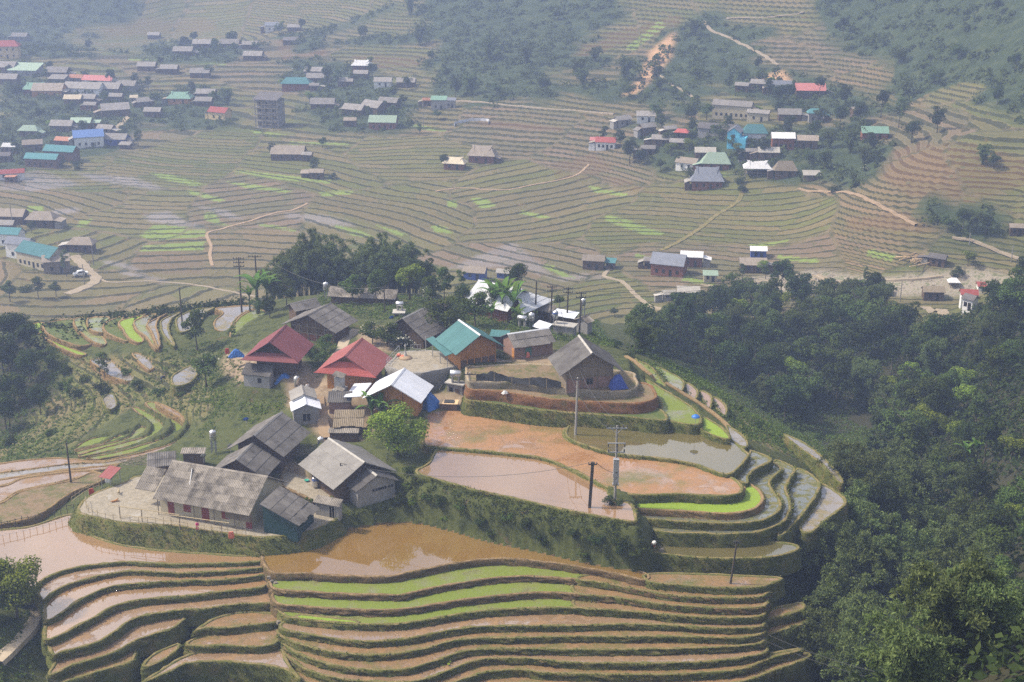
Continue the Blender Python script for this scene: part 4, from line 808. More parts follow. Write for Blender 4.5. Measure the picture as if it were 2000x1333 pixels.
def on_eave(h, s, z0, w, hgt, mat, name='door', frame=None, proud=0.03, side=-1):
    """an opening on the visible long wall: s in 0..1 from the low-x end"""
    wx0, wx1, wy0, wy1 = h.w[:4]; x = wx0 + (wx1 - wx0) * s; y = wy0 if side < 0 else wy1
    o = MB().box(x - w / 2, x + w / 2, y - proud if side < 0 else y - 0.02, y + 0.02 if side < 0 else y + proud, z0, z0 + hgt).build(name, MATS[mat], h.root)
    if frame:
        f = 0.09; ya, yb = (y - proud - 0.03, y - proud + 0.01) if side < 0 else (y + proud - 0.01, y + proud + 0.03)
        MB().box(x - w / 2 - f, x - w / 2, ya, yb, z0, z0 + hgt).box(x + w / 2, x + w / 2 + f, ya, yb, z0, z0 + hgt).box(x - w / 2 - f, x + w / 2 + f, ya, yb, z0 + hgt, z0 + hgt + f).box(x - 0.03, x + 0.03, ya, yb, z0, z0 + hgt).build('frame', MATS[frame], o)
    return o
def on_gable(h, s, z0, w, hgt, mat, name='window', frame=None, proud=0.07):
    wx0, wx1, wy0, wy1 = h.w[:4]; y = wy0 + (wy1 - wy0) * s; g = h.gs; x = wx0 if g < 0 else wx1
    a, b = sorted((x, x + g * proud))
    o = MB().box(a, b, y - w / 2, y + w / 2, z0, z0 + hgt).build(name, MATS[mat], h.root)
    if frame:
        a, b = sorted((x + g * proud, x + g * (proud + 0.04))); f = 0.08
        MB().box(a, b, y - w / 2 - f, y - w / 2, z0, z0 + hgt).box(a, b, y + w / 2, y + w / 2 + f, z0, z0 + hgt).box(a, b, y - w / 2 - f, y + w / 2 + f, z0 + hgt, z0 + hgt + f).box(a, b, y - 0.03, y + 0.03, z0, z0 + hgt).build('frame', MATS[frame], o)
    return o
def gable_frame(h, n, zs, mat, r=0.09):
    """posts and rails on the camera-side gable, each post its own part"""
    wx0, wx1, wy0, wy1, hw0, hw1 = h.w; g = h.gs; x = (wx0 if g < 0 else wx1) + g * 0.06
    for i in range(n):
        y = wy0 + (wy1 - wy0) * i / (n - 1); top = h.h + h.r - 0.12 - h.k * abs(y)
        a, b = sorted((x, x + g * 2 * r * 0.7)); MB().box(a, b, y - r, y + r, 0, top).build('post', MATS[mat], h.root)
    for z in zs:
        yl = max(wy0, -(h.h + h.r - 0.15 - z) / h.k); yr = min(wy1, (h.h + h.r - 0.15 - z) / h.k)
        a, b = sorted((x, x + g * r * 1.1)); MB().box(a, b, yl, yr, z - 0.08, z + 0.08).build('rail', MATS[mat], h.root)
def skirt(h, frac, out, mat, rows=6, drop=0.0, kind='tile_row'):
    """pent roof under the camera-side gable"""
    g = h.gs; xf = h.x0 if g < 0 else h.x1; z1 = h.h + h.r * frac; y1 = h.d * (1 - frac); yb1 = h.dB * (1 - frac)
    for i in range(rows):
        a, b = i / rows, (i + 1) / rows
        def pt(t): return xf + g * (-0.5 + (out + 0.5) * t), -(y1 + (h.d - y1 + 0.25) * t), (yb1 + (h.dB - yb1 + 0.25) * t), z1 + (h.h - drop - z1) * t
        xa, ya, yca, za = pt(a); xb, yb, ycb, zb = pt(b + 0.02)
        MB().prism([(xa, ya, za + 0.02), (xa, yca, za + 0.02), (xb, ycb, zb + 0.075), (xb, yb, zb + 0.075)], (0, 0, -0.07)).build(kind, MATS[mat], h.roof)
def shed_roof(name, parent_root, E1, E2, R1, R2, De, k, kind, mat, ragged=0.1, sw=1.05, sl=1.5, sheets=True, wall=None, wall_h=2.2, label=None, cat=None, ground=None, over=0.35, group=None):
    """a single slope; a part of parent_root, or a thing of its own when label is given"""
    q = solve_roof(E1, E2, R1, R2, De, k); L, d, r = q['L'], q['d'], q['r']; rnd = random.Random(int(E1[0]))
    z0 = CAMZ - (ground if ground is not None else De + wall_h); eh = (CAMZ - De) - z0
    x0, x1 = -L / 2, L / 2
    if label: root = empty(name, (q['c'].x, q['c'].y, z0), q['ang'], label, cat, group)
    mb = MB(); board(mb, x0, x1, -d, eh, 0, eh + r)
    if label:
        roof = mb.build('roof', MATS[mat], root); owner = root
    else:
        roof = mb.build(name, MATS[mat]); roof.parent = parent_root
        roof.matrix_local = parent_root.matrix_basis.inverted() @ (Matrix.Translation((q['c'].x, q['c'].y, z0)) @ Matrix.Rotation(q['ang'], 4, 'Z')); owner = roof
    if sheets: slope_sheets(roof, x0, x1, -d - 0.03, eh, 0.0, eh + r, kind, mat, rnd, sw, sl, ragged)
    h = House(); h.__dict__.update(q); h.root = owner; h.roof = roof; h.h = eh; h.x0, h.x1 = x0, x1; h.k = k
    if wall:
        o = over; MB().prism([(x0 + o, -d + o, -0.6), (x0 + o, -0.05, -0.6), (x0 + o, -0.05, eh + r - 0.09), (x0 + o, -d + o, eh + k * o - 0.09)], (L - 2 * o, 0, 0)).build('wall', MATS[wall], owner)
        h.w = (x0 + o, x1 - o, -d + o, -0.05, eh, eh + r); h.gs = 1; h.dB = 0
    if label:
        PADS.append(([tuple(q['c'] + q['u'] * a + q['n'] * b) for a, b in ((x0, -d), (x1, -d), (x1, 0), (x0, 0))], z0 - 0.05, 1.5)); h.root = root
    return h
def flat_box(name, label, cat, corners, Dtop, ground, wall, slab='concrete', group=None, slab_t=0.18, over=0.25):
    """flat-roofed block: corners = 3 pixels (near-left, near-right, far-right) of the roof slab"""
    a, b, c = (P(x, y, Dtop) for x, y in corners); u = (b - a).xy.normalized(); n = Vector((-u.y, u.x)); L = (b - a).xy.length; w = (c - b).xy.dot(n)
    z0 = CAMZ - ground; ht = ground - Dtop; cc = a.xy + u * L / 2 + n * w / 2
    root = empty(name, (cc.x, cc.y, z0), math.atan2(u.y, u.x), label, cat, group)
    MB().box(-L / 2 + over, L / 2 - over, -w / 2 + over, w / 2 - over, -0.6, ht - slab_t + 0.01).build('wall', MATS[wall], root)
    MB().box(-L / 2, L / 2, -w / 2, w / 2, ht - slab_t, ht).build('roof_slab', MATS[slab], root)
    h = House(); h.root = root; h.L = L; h.wd = w; h.h = ht; h.w = (-L / 2 + over, L / 2 - over, -w / 2 + over, w / 2 - over); h.gs = -1
    PADS.append(([tuple(cc + u * x + n * y) for x, y in ((-L / 2, -w / 2), (L / 2, -w / 2), (L / 2, w / 2), (-L / 2, w / 2))], z0 - 0.05, 1.5)); return h
# ------------------------------------------------------------------ the houses of the near hamlet
G_ = gable_house
hl = G_('farmhouse', 'long low farmhouse with striped corrugated roof on the fenced yard', 'house', (298,974), (493,1008), (338,900), (517,931), 85.5, 2.55, 0.62, 'fibro', 'fibro_pale', 'plaster_beige', (0.35, 1.0), sl=1.25, sw=0.95)
for s, w in ((0.12, 0.95), (0.50, 1.1)): on_eave(hl, s, 0.05, w, 2.0, 'paint_maroon', 'door')
for s in (0.30, 0.72): on_eave(hl, s, 0.85, 1.1, 1.05, 'paint_maroon', 'shutter')
wx0, wx1, wy0, wy1, hw0, hw1 = hl.w
MB().box(wx0 + 9.9 if wx1 - wx0 > 12 else wx1 - 1.6, wx1, wy0 - 0.04, wy0, 1.0, 2.5).build('bamboo_screen', MATS['wood_grey'], hl.root)
on_eave(hl, 0.97, 0.05, 0.9, 2.05, 'paint_maroon', 'door')
for s in (0.0, 0.4, 0.62, 0.84):
    x = wx0 + (wx1 - wx0) * s; MB().tube((x, wy0 - 0.55, -0.1), (x, wy0 - 0.55, 2.75), 0.06).build('veranda_post', MATS['wood_grey'], hl.root)
MB().prism([(hl.x1 - 0.30, wy0 + 0.3, 2.75), (hl.x1 - 0.30, wy1 - 0.3, 2.75), (hl.x1 - 0.30, 0, hl.h + hl.r - 0.15)], (0.06, 0, 0)).build('white_gable', MATS['plaster_white'], hl.root)
v = shed_roof('veranda_roof', hl.root, (265,954), (302.6,961), (285,912), (324,918), 83.2, 0.6, 'fibro', 'fibro_pale', sl=1.25, sw=0.95)
pp = P(280, 989, 85.5); MB().tube((0, 0, 0), (0, 0, 2.4), 0.09).build('veranda_post', MATS['wood_old'], hl.root); hl.root.children[-1].matrix_local = hl.root.matrix_basis.inverted() @ Matrix.Translation(pp)
an = shed_roof('annex_roof', hl.root, (588,1023), (622,988), (503,990), (545,953), 83.5, 0.42, 'fibro', 'fibro_grey', ragged=0.35, wall='sheet_teal', wall_h=2.0, over=0.4)
G_('barn', 'large dark grey barn with a steep gable behind the long farmhouse', 'barn', (553,893), (605.5,845.5), (496,851), (550,805), 84.6, 2.7, 0.62, 'fibro', 'fibro_grey', 'wood_old', (1.2, 1.1), ridge_mat='fibro_light', sw=1.2)
G_('barn', 'smaller grey gabled barn squeezed between the big barn and the long farmhouse', 'barn', (520,931.6), (547,901), (457.6,902), (495,865), 85.4, 2.5, 0.6, 'fibro', 'fibro_grey', 'wood_old', (1.1, 1.0), ridge_mat='fibro_light', sw=1.2)
h3 = G_('farmhouse', 'smooth pale grey roofed farmhouse with a lean-to, beside the bright green tree', 'house', (580,905), (647.7,954.7), (645.5,858.5), (716,906), 84.9, 2.5, 0.55, 'fibro', 'fibro_light', 'wood_old', (0.9, 1.4), ridge_mat='concrete', sw=1.15, sl=2.2, ragged=0.0)
h3b = G_('block_annex', 'windowless grey block annex with a low gable and vent holes', 'shed', (671,941), (693,960.4), (719,917), (739.6,931), 85.2, 2.5, 0.5, 'fibro', 'fibro_dark', 'block_grey', (0.35, 0.35), ridge_mat='concrete', sw=1.2)
for s in (0.42, 0.50, 0.62, 0.74, 0.84, 0.92): on_gable(h3b, s, 1.75, 0.28 if s != 0.62 else 0.9, 0.3, 'opening', 'vent')
ot = shed_roof('outhouse', None, (612,981.5), (660,990), (619.5,966.5), (672,977), 83.6, 0.4, 'fibro', 'fibro_pale', wall='block_grey', label='little grey outhouse with a striped corrugated lid by the lower pond', cat='outhouse', ground=85.6, over=0.2)
on_eave(ot, 0.72, 0.1, 0.75, 1.7, 'opening', 'doorway', 'concrete')
hu = G_('block_hut', 'front grey block hut with a white roof and a dark square opening', 'hut', (566,784), (570,803.5), (595,775), (597.5,791.5), 82.6, 2.2, 0.42, 'metal', 'metal_white', 'block_grey', (0.15, 0.25), sw=1.1)
on_gable(hu, 0.5, 0.5, 1.15, 1.15, 'opening', 'window', 'concrete')
hu2 = G_('block_hut', 'rear hut with a dirty cream roof directly behind the white-roofed hut', 'hut', (565,763), (567.5,781), (588.5,755), (594.5,773.5), 82.2, 2.3, 0.42, 'metal', 'fibro_light', 'plaster_white', (0.15, 0.25), sw=1.1)
r1 = G_('farmhouse', 'house with a plain dark maroon metal roof and open gable', 'house', (579.6,711.6), (610.8,674.4), (528,666), (560.4,634), 80.6, 3.0, 0.68, 'metal', 'metal_maroon', 'wood_old', (1.9, 1.5))
skirt(r1, 0.36, 0.5, 'metal_maroon', 2)
sh = shed_roof('block_shed', None, (472,731), (527,737.4), (480,710), (536,715), 79.9, 0.55, 'fibro', 'fibro_dark', wall='block_grey', label='small grey block shed with one square window below the maroon roof', cat='shed', ground=81.9, over=0.25)
on_eave(sh, 0.62 if sh.u.x > 0 else 0.38, 0.75, 0.6, 0.75, 'opening', 'window')
r2 = G_('farmhouse', 'house with a bright red tiled front hip and ribbed maroon roof', 'house', (729.5,742), (764,699), (677,691), (707.8,661.8), 80.9, 3.1, 0.62, 'metal', 'metal_red', 'wood_new', (1.4, 1.2))
skirt(r2, 0.62, 0.35, 'tile_red', 9)
h9 = G_('wooden_house', 'new honey-coloured wooden house under a wide white metal roof', 'house', (821.8,788.5), (845,755.5), (764,752.5), (791,718.8), 81.3, 2.7, 0.56, 'metal', 'metal_white', 'wood_new', (1.5, 1.0), gable_mat='wood_new')
g = h9.gs; xg = (h9.w[0] if g < 0 else h9.w[1])
vp = shed_roof('veranda_roof', h9.root, (672.5,775.8), (693,752), (705.5,775.8), (727,747), 79.0, 0.12, 'metal', 'metal_white')
gable_frame(h9, 4, (1.0,), 'wood_new')
on_gable(h9, 0.93 if h9.n.x < 0 else 0.07, 0.9, 0.9, 1.3, 'opening', 'window', 'wood_new')
sc = shed_roof('corrugated_shed', None, (641.7,786), (686,786), (639,764.5), (688,764.5), 79.7, 0.5, 'fibro', 'fibro_dark', wall='brick_pink', label='tiny pink brick shed with corrugated lid beside the chimney block', cat='shed', ground=81.6, over=0.2)
ru = shed_roof('old_shed', None, (640,832), (706,834), (664,803), (716,800), 81.6, 0.35, 'fibro', 'thatch', wall='wood_old', label='collapsing mossy shed roof beside the spiky plants', cat='shed', ground=83.2, over=0.5, ragged=0.3)
ru2 = shed_roof('lean_to', None, (640,845), (700,847), (643,836), (702,837), 82.2, 0.4, 'fibro', 'fibro_pale', wall='wood_old', label='strip of striped corrugated eave below the mossy shed roof', cat='lean-to', ground=83.8, over=0.2)
G_('old_shed', 'low grey gabled shed half hidden behind the spiky plants and tree', 'shed', (723,806), (745,792), (743,795), (762,777), 82.0, 1.9, 0.6, 'fibro', 'fibro_grey', 'wood_old', (0.4, 0.4))
h13 = G_('barn', 'wide brown timber barn with weathered grey roof, above the maroon house', 'barn', (657,651.8), (694.5,628), (599,616.5), (651,591), 81.0, 2.4, 0.45, 'fibro', 'fibro_grey', 'wood_old', (1.2, 1.1), gable_mat='wood_old', lower=('wood_red', 1.1), sw=1.2)
gable_frame(h13, 6, (1.15, 2.3), 'wood_grey', 0.07)
G_('barn', 'patched low grey roof right behind the wide brown barn', 'barn', (579,609.7), (626,597), (563,594), (618,583.5), 82.0, 2.4, 0.5, 'fibro', 'fibro_grey', 'wood_old', (0.5, 0.6), ragged=0.3)
G_('longhouse', 'long narrow grey roof under the tall bamboo, water drum at its end', 'house', (641,579), (770,586), (643.5,561), (780,567.7), 83.4, 2.4, 0.55, 'fibro', 'fibro_pale', 'wood_old', (0.5, 0.6))
h16 = G_('farmhouse', 'dark striped steep roof half hidden by leafy trees beside the concrete yard', 'house', (829,664), (880,640), (785.6,624), (833.4,597), 80.6, 2.3, 0.7, 'fibro', 'fibro_grey', 'wood_old', (0.7, 0.7), ridge_mat='concrete')
shed_roof('porch', None, (762,655), (805,662), (770,640), (812,645), 79.4, 0.35, 'fibro', 'fibro_pale', wall='wood_old', label='pale corrugated porch roof behind the white-flowered bushes', cat='porch', ground=81.0, over=0.5)
th = G_('wooden_house', 'orange timbered house under the big teal metal roof', 'house', (847,661), (884,688), (899.7,627), (946,661), 77.9, 3.0, 0.62, 'metal', 'metal_teal', 'wood_new', (1.2, 1.1), gable_mat='wood_new', lower=('brick_brown', 1.55), ridge_mat='metal_silver')
gable_frame(th, 6, (1.6, 2.9), 'wood_new')
shed_roof('veranda_roof', th.root, (832,661), (871,697), (847,659.5), (886,689), 75.35, 0.25, 'metal', 'metal_teal')
for px in ((832,685), (845,697), (860,711), (874,720)):
    o = MB().tube((0, 0, 0), (0, 0, 2.4), 0.06).build('veranda_post', MATS['steel_dull'], th.root); o.matrix_local = th.root.matrix_basis.inverted() @ Matrix.Translation(P(px[0], px[1], 77.7))
pk = G_('brick_house', 'pinkish brick house with patched grey roof and green shutters', 'house', (1008,680), (1089,666.5), (987,653), (1068,642.5), 77.4, 2.4, 0.5, 'fibro', 'fibro_grey', 'brick_pink', (0.3, 0.5), ragged=0.25, ridge_mat='metal_silver')
on_eave(pk, 0.36 if pk.u.x > 0 else 0.64, 0.55, 1.05, 1.35, 'paint_green', 'shutter')
on_gable(pk, 0.12 if pk.n.x < 0 else 0.88, 0.0, 0.8, 1.9, 'wood_new', 'door'); on_eave(pk, 0.12, 1.7, 0.22, 0.22, 'opening', 'vent')
shed_roof('lean_to', None, (955,656), (985,660), (960,645), (1003,646), 75.6, 0.25, 'metal', 'metal_teal', wall='brick_brown', label='small teal lean-to roof joining the pink brick house', cat='lean-to', ground=77.9, over=0.5)
gh = G_('wooden_house', 'dark grey steep-roofed wooden house on the curved stone platform', 'house', (1070,696.5), (1092.8,732.5), (1131.8,657.5), (1159.5,692.8), 77.0, 2.7, 0.68, 'fibro', 'fibro_dark', 'wood_grey', (1.3, 1.2), ridge_mat='concrete', gable_mat='wood_grey', lower=('brick_pink', 1.75), sl=2.0, sw=1.2)
gable_frame(gh, 4, (1.8, 3.3), 'wood_grey', 0.07)
on_gable(gh, 0.5, 0.55, 0.95, 0.95, 'opening', 'window', 'wood_grey')
sv = G_('metal_roofed_house', 'broad silver corrugated roof rising behind the banana plants', 'house', (903,588), (1000,612), (935.5,549), (1013.5,563.5), 82.6, 2.8, 0.55, 'metal', 'metal_silver', 'wood_red', (0.6, 0.8), sw=0.9)
skirt(sv, 0.75, 3.2, 'metal_silver', 4, kind='roof_sheet')
shed_roof('white_shed', None, (1047,640), (1068,646), (1047,623), (1077,633), 80.2, 0.4, 'metal', 'metal_white', wall='block_grey', label='plain white sloping roof beside the standing steel drum', cat='shed', ground=82.2, over=0.3)
cb = flat_box('concrete_block', 'square concrete block house with flat roof and blue-banded water drum', 'building', ((1077,634), (1121,640), (1128,632)), 80.0, 82.8, 'block_grey')
G_('block_hut', 'small grey gabled hut at the edge, right of the flat block house', 'hut', (1150,631), (1163,626), (1133,622), (1146,616.5), 82.8, 2.2, 0.45, 'fibro', 'fibro_pale', 'block_grey', (0.3, 0.3))
shed_roof('white_shed', None, (1083,617), (1126,624), (1081,601), (1127,610), 81.2, 0.3, 'metal', 'metal_white', wall='wood_old', label='long white sheet roof behind the standing transformer poles', cat='shed', ground=83.2, over=0.4)
shed_roof('old_shed', None, (1049,607), (1080,612), (1050,590), (1085,597), 81.0, 0.45, 'metal', 'fibro_pale', wall='wood_old', label='worn pale roof wedged behind the hip of the silver roof', cat='shed', ground=83.2, over=0.4)
shed_roof('flat_shed', None, (345,886), (388,887), (363,875.5), (414,874), 83.6, 0.2, 'fibro', 'fibro_pale', wall='wood_old', label='flat cream-topped wooden shed behind the long farmhouse', cat='shed', ground=85.6, over=0.3)
shed_roof('old_shed', None, (293,911), (342,911), (281,889), (345,880), 84.4, 0.35, 'fibro', 'fibro_grey', wall='wood_old', label='sagging old corrugated shed beside the stick pile', cat='shed', ground=86.2, over=0.3, ragged=0.2)
gt = shed_roof('gate_canopy', None, (186,930), (204,934), (222,911), (248,916), 84.3, 0.25, 'metal', 'metal_red', label='small pinkish red canopy over the yard gate', cat='canopy', ground=86.3)
for x in (gt.x0 + 0.2, gt.x1 - 0.2):
    for y in (-gt.d + 0.2, -0.2): MB().tube((x, y, 0), (x, y, gt.h + (gt.d + y) * gt.k - 0.05), 0.05).build('post', MATS['steel_dull'], gt.root)
# chimney block between the red house and the brick shed
pc = P(665, 785, 81.2); cr = empty('chimney_block', (pc.x, pc.y, CAMZ - 81.2), r2.ang, 'grey plastered chimney block with two little corrugated lids', 'chimney')
MB().prism([(-1.0, -0.9, 0), (1.0, -0.9, 0), (1.0, 0.9, 0), (-1.0, 0.9, 0)], (0, 0, 2.2)).build('base', MATS['block_grey'], cr)
MB().box(-0.7, 0.7, -0.6, 0.6, 2.2, 4.1).build('shaft', MATS['block_grey'], cr)
MB().prism([(-0.95, -0.85, 4.15), (0.95, -0.85, 4.15), (0.95, 0.85, 4.55), (-0.95, 0.85, 4.55)], (0, 0, 0.06)).build('lid', MATS['fibro_pale'], cr)
MB().prism([(-1.9, -1.1, 2.45), (-0.4, -1.1, 2.45), (-0.4, 0.2, 2.75), (-1.9, 0.2, 2.75)], (0, 0, 0.06)).build('lid', MATS['fibro_pale'], cr)
MB().box(-1.7, -0.72, -0.9, 0.1, 0, 2.44).build('shaft', MATS['block_grey'], cr)
_cl = [(850,938),(880,946),(920,958),(1000,976),(1080,994),(1148,1008),(1200,1017),(1240,1023)]
PADS.append(([tuple(P(x, y - 6, 82.4))[:2] for x, y in _cl] + [tuple(P(x, y + 8, 82.4))[:2] for x, y in _cl[::-1]], CAMZ - 82.35, 3.6))
PADS.append(([tuple(P(x, y, 77.15))[:2] for x, y in ((925,722),(1010,722),(1060,722),(1100,735),(1230,742),(1225,700),(1000,690),(900,700))], CAMZ - 77.15, 1.5))
# ------------------------------------------------------------------ yards and retaining walls
terrace([(152,1000),(165,975),(200,957),(245,942),(300,928),(560,950),(655,1005),(640,1022),(600,1040),(520,1050),(470,1046),(400,1036),(330,1026),(250,1022),(190,1012)], 85.5, 'concrete_yard', 'bank_grass', 1.8, 'pale concrete farmyard in front of the long house', bund=0.04, tufts=14, name='farmyard', batter=0.6)
terrace([(583,925),(618,940),(650,965),(625,985),(585,965),(548,945),(556,920)], 85.15, 'concrete_yard', 'bank_soil', 0.3, 'tan dirt yard between the barns and the grey farmhouse', bund=0.02, tufts=0, name='yard')
terrace([(753,716),(780,688),(831,684),(884,690),(1000,705),(1002,712),(890,716),(860,722),(822,729),(785,727)], 77.65, 'concrete_yard', 'bank_concrete', 3.2, 'pale concrete terrace in front of the teal-roofed house', bund=0.05, tufts=0, name='yard', batter=0.02, rough=0.01, smooth=False)
terrace([(914,744),(930,746),(1016,748),(1080,756),(1140,762),(1200,766),(1234,763),(1246,752),(1240,738),(1225,726),(1060,712),(1000,712),(930,716),(910,716)], 77.05, 'soil_dry', 'bank_stone', 1.1, 'earth platform behind the curved stone wall', bund=0.10, tufts=0.3, name='yard', batter=0.05, rough=0.03)
# ------------------------------------------------------------------ vegetation
def leaf_mat(name, c0, c1, trans=0.25):
    m = bpy.data.materials.new(name); m.use_nodes = True; nt = m.node_tree; nt.nodes.clear(); MATS[name] = m
    o = nd(nt, 'ShaderNodeOutputMaterial'); g = nd(nt, 'ShaderNodeNewGeometry'); oi = nd(nt, 'ShaderNodeObjectInfo')
    col = ramp(nt, g.outputs['Random Per Island'], [(0.0, c0), (0.6, tuple((a + b) / 2 for a, b in zip(c0, c1))), (1.0, c1)])
    hs = nd(nt, 'ShaderNodeHueSaturation'); nt.links.new(col, hs.inputs['Color'])
    nt.links.new(math_(nt, 'MULTIPLY_ADD', oi.outputs['Random'], 0.5, 0.75), hs.inputs['Value'])
    nt.links.new(math_(nt, 'MULTIPLY_ADD', oi.outputs['Random'], 0.035, 0.482), hs.inputs['Hue'])
    d = nd(nt, 'ShaderNodeBsdfDiffuse'); t = nd(nt, 'ShaderNodeBsdfTranslucent'); mx = nd(nt, 'ShaderNodeMixShader'); mx.inputs[0].default_value = trans
    nt.links.new(hs.outputs[0], d.inputs[0]); nt.links.new(hs.outputs[0], t.inputs[0]); nt.links.new(d.outputs[0], mx.inputs[1]); nt.links.new(t.outputs[0], mx.inputs[2]); nt.links.new(mx.outputs[0], o.inputs[0])
leaf_mat('leaf_dark', (0.022, 0.038, 0.012), (0.060, 0.085, 0.026), 0.3)
leaf_mat('leaf_mid', (0.045, 0.072, 0.018), (0.105, 0.145, 0.038), 0.3)
leaf_mat('leaf_bright', (0.10, 0.155, 0.022), (0.23, 0.29, 0.045), 0.35)
leaf_mat('leaf_bamboo', (0.070, 0.105, 0.034), (0.19, 0.235, 0.085), 0.42)
leaf_mat('leaf_banana', (0.075, 0.15, 0.03), (0.16, 0.27, 0.06), 0.4)
leaf_mat('leaf_weed', (0.045, 0.075, 0.017), (0.13, 0.165, 0.042), 0.3)
leaf_mat('leaf_garden', (0.06, 0.12, 0.02), (0.17, 0.23, 0.045))
leaf_mat('leaf_grass', (0.085, 0.112, 0.022), (0.225, 0.215, 0.065), 0.42)
leaf_mat('petal', (0.55, 0.55, 0.42), (0.75, 0.75, 0.62), 0.1)
weathered('bark', (0.055, 0.045, 0.035), (0.10, 0.085, 0.066), 1.2, 0.95, 0.1, 0.15)
weathered('bark_pale', (0.16, 0.14, 0.11), (0.24, 0.21, 0.17), 1.2, 0.95, 0.1, 0.15)
weathered('culm', (0.05, 0.08, 0.03), (0.11, 0.12, 0.05), 1.2, 0.7, 0.2, 0.15)
def leaves(C0, N0, size, rg, aspect=0.55, jitter=0.7):
    """rhombic leaves at C0 facing roughly N0"""
    n = len(C0); N = N0 + rg.normal(0, jitter, (n, 3)); N /= np.linalg.norm(N, axis=1)[:, None] + 1e-9
    A = np.cross(N, rg.normal(0, 1, (n, 3))); A /= np.linalg.norm(A, axis=1)[:, None] + 1e-9; B = np.cross(N, A)
    s = (size * rg.uniform(0.65, 1.35, n))[:, None]
    V = np.stack([C0 - A * s * 0.5, C0 + B * s * 0.5 * aspect + N * s * 0.06, C0 + A * s * 0.5, C0 - B * s * 0.5 * aspect + N * s * 0.06], 1).reshape(-1, 3)
    return V
def qF(n): return np.arange(n * 4).reshape(-1, 4)
def ball(rg, n):
    v = rg.normal(0, 1, (n, 3)); return v / np.linalg.norm(v, axis=1)[:, None]
def crown_broad(seed, rx, rz, zc, lobes, n, size, flat=0.75):
    rg = np.random.default_rng(seed); Cs, Ns = [], []
    for i in range(lobes):
        d = ball(rg, 1)[0]; d[2] = d[2] * 0.9 + 0.15; rr = rg.uniform(0.35, 0.78)
        c = np.array([d[0] * rx * rr, d[1] * rx * rr, zc + d[2] * rz * rr]); lr = rx * rg.uniform(0.26, 0.46)
        m = int(n / lobes); b = ball(rg, m); b[:, 2] = np.abs(b[:, 2]) * np.where(rg.random(m) < 0.75, 1, -1)
        rad = lr * rg.uniform(0.55, 1.06, m) ** 0.6
        Cs.append(c + b * rad[:, None] * np.array([1, 1, flat])); Ns.append(b + np.array([0, 0, 0.4]))
    Cs = np.vstack(Cs); Ns = np.vstack(Ns); return leaves(Cs, Ns, size, rg, 0.6, 0.55)
def trunk_mesh(seed, h, r, branches, mat, spread=1.6, lean=0.3):
    rd = random.Random(seed); mb = MB(); p = Vector((0, 0, -0.4)); pts = [p]; rad = [r * 1.25]
    for i in range(1, 5):
        p = Vector((rd.uniform(-lean, lean) * i / 4, rd.uniform(-lean, lean) * i / 4, h * i / 4)); pts.append(p); rad.append(r * (1 - 0.2 * i))
    mb.path(pts, rad, 7)
    for i in range(branches):
        s = pts[rd.choice((2, 3, 3, 4))]; a = rd.uniform(0, 6.28); e = s + Vector((math.cos(a) * spread * rd.uniform(0.6, 1), math.sin(a) * spread * rd.uniform(0.6, 1), rd.uniform(0.3, 1.0) * spread))
        m = (s + e) / 2 + Vector((0, 0, -0.12 * spread)); mb.path([s, m, e], [r * 0.42, r * 0.3, r * 0.12], 5)
    return mb.me('trunk', MATS[mat], True)
def bamboo_meshes(seed, h, n, spread, nl):
    rg = np.random.default_rng(seed); mb = MB(); Cs, Ns = [], []
    for i in range(n):
        a = rg.uniform(0, 6.283); b0 = rg.uniform(0, 0.9) * spread * 0.28; ln = rg.uniform(0.25, 1.0) * spread; hh = h * rg.uniform(0.55, 1.12)
        base = np.array([math.cos(a) * b0, math.sin(a) * b0, -0.4]); d = np.array([math.cos(a + rg.normal(0, 0.4)), math.sin(a + rg.normal(0, 0.4)), 0])
        t = np.linspace(0, 1, 9); ps = base + d * (ln * t ** 2.6)[:, None]; ps[:, 2] += hh * (t - 0.20 * t ** 6 * (1 + ln / spread))
        mb.path([Vector(p) for p in ps], [0.05 * (1 - 0.8 * x) + 0.008 for x in t], 4)
        m = int(nl / n); tt = 0.22 + 0.78 * rg.random(m) ** 0.75
        q = np.stack([np.interp(tt, t, ps[:, k]) for k in range(3)], 1)
        # leaf sprays hang in bunches along the upper culm, thinning to an arching plume
        k = max(4, m // 24); bc = rg.integers(0, k, m); tb = 0.28 + 0.72 * rg.random(k) ** 0.8; rd_ = 0.22 + 0.85 * (1 - tb)
        qb = np.stack([np.interp(tb, t, ps[:, j]) for j in range(3)], 1) + ball(rg, k) * (rd_ * rg.uniform(0.5, 1.2, k))[:, None] * np.array([1, 1, 0.6])
        c = qb[bc] + rg.normal(0, 0.2, (m, 3)) * np.array([1, 1, 1.0]); c[:, 2] -= 0.1 * rg.random(m)
        Cs.append(c); Ns.append(np.c_[rg.normal(0, 0.7, (m, 2)), np.full(m, 0.6)])
    Cs = np.vstack(Cs); V = leaves(Cs, np.vstack(Ns), 0.36, rg, 0.36, 0.55)
    return mb.me('culms', MATS['culm'], True), fastmesh('foliage', V, qF(len(Cs)), MATS['leaf_bamboo'])
TREE = {}
def kind_broad(key, seed, rx, rz, h, lobes, n, size, mat, bark='bark', r=0.16):
    V = crown_broad(seed, rx, rz * 1.25, h - rz * 1.15, lobes, n, size)
    TREE[key] = [('trunk', trunk_mesh(seed, h * 0.72, r, 7, bark, rx * 0.7)), ('crown', fastmesh('crown', V, qF(len(V) // 4), MATS[mat]))]
kind_broad('bright', 1, 3.3, 3.4, 8.5, 26, 5200, 0.30, 'leaf_bright')
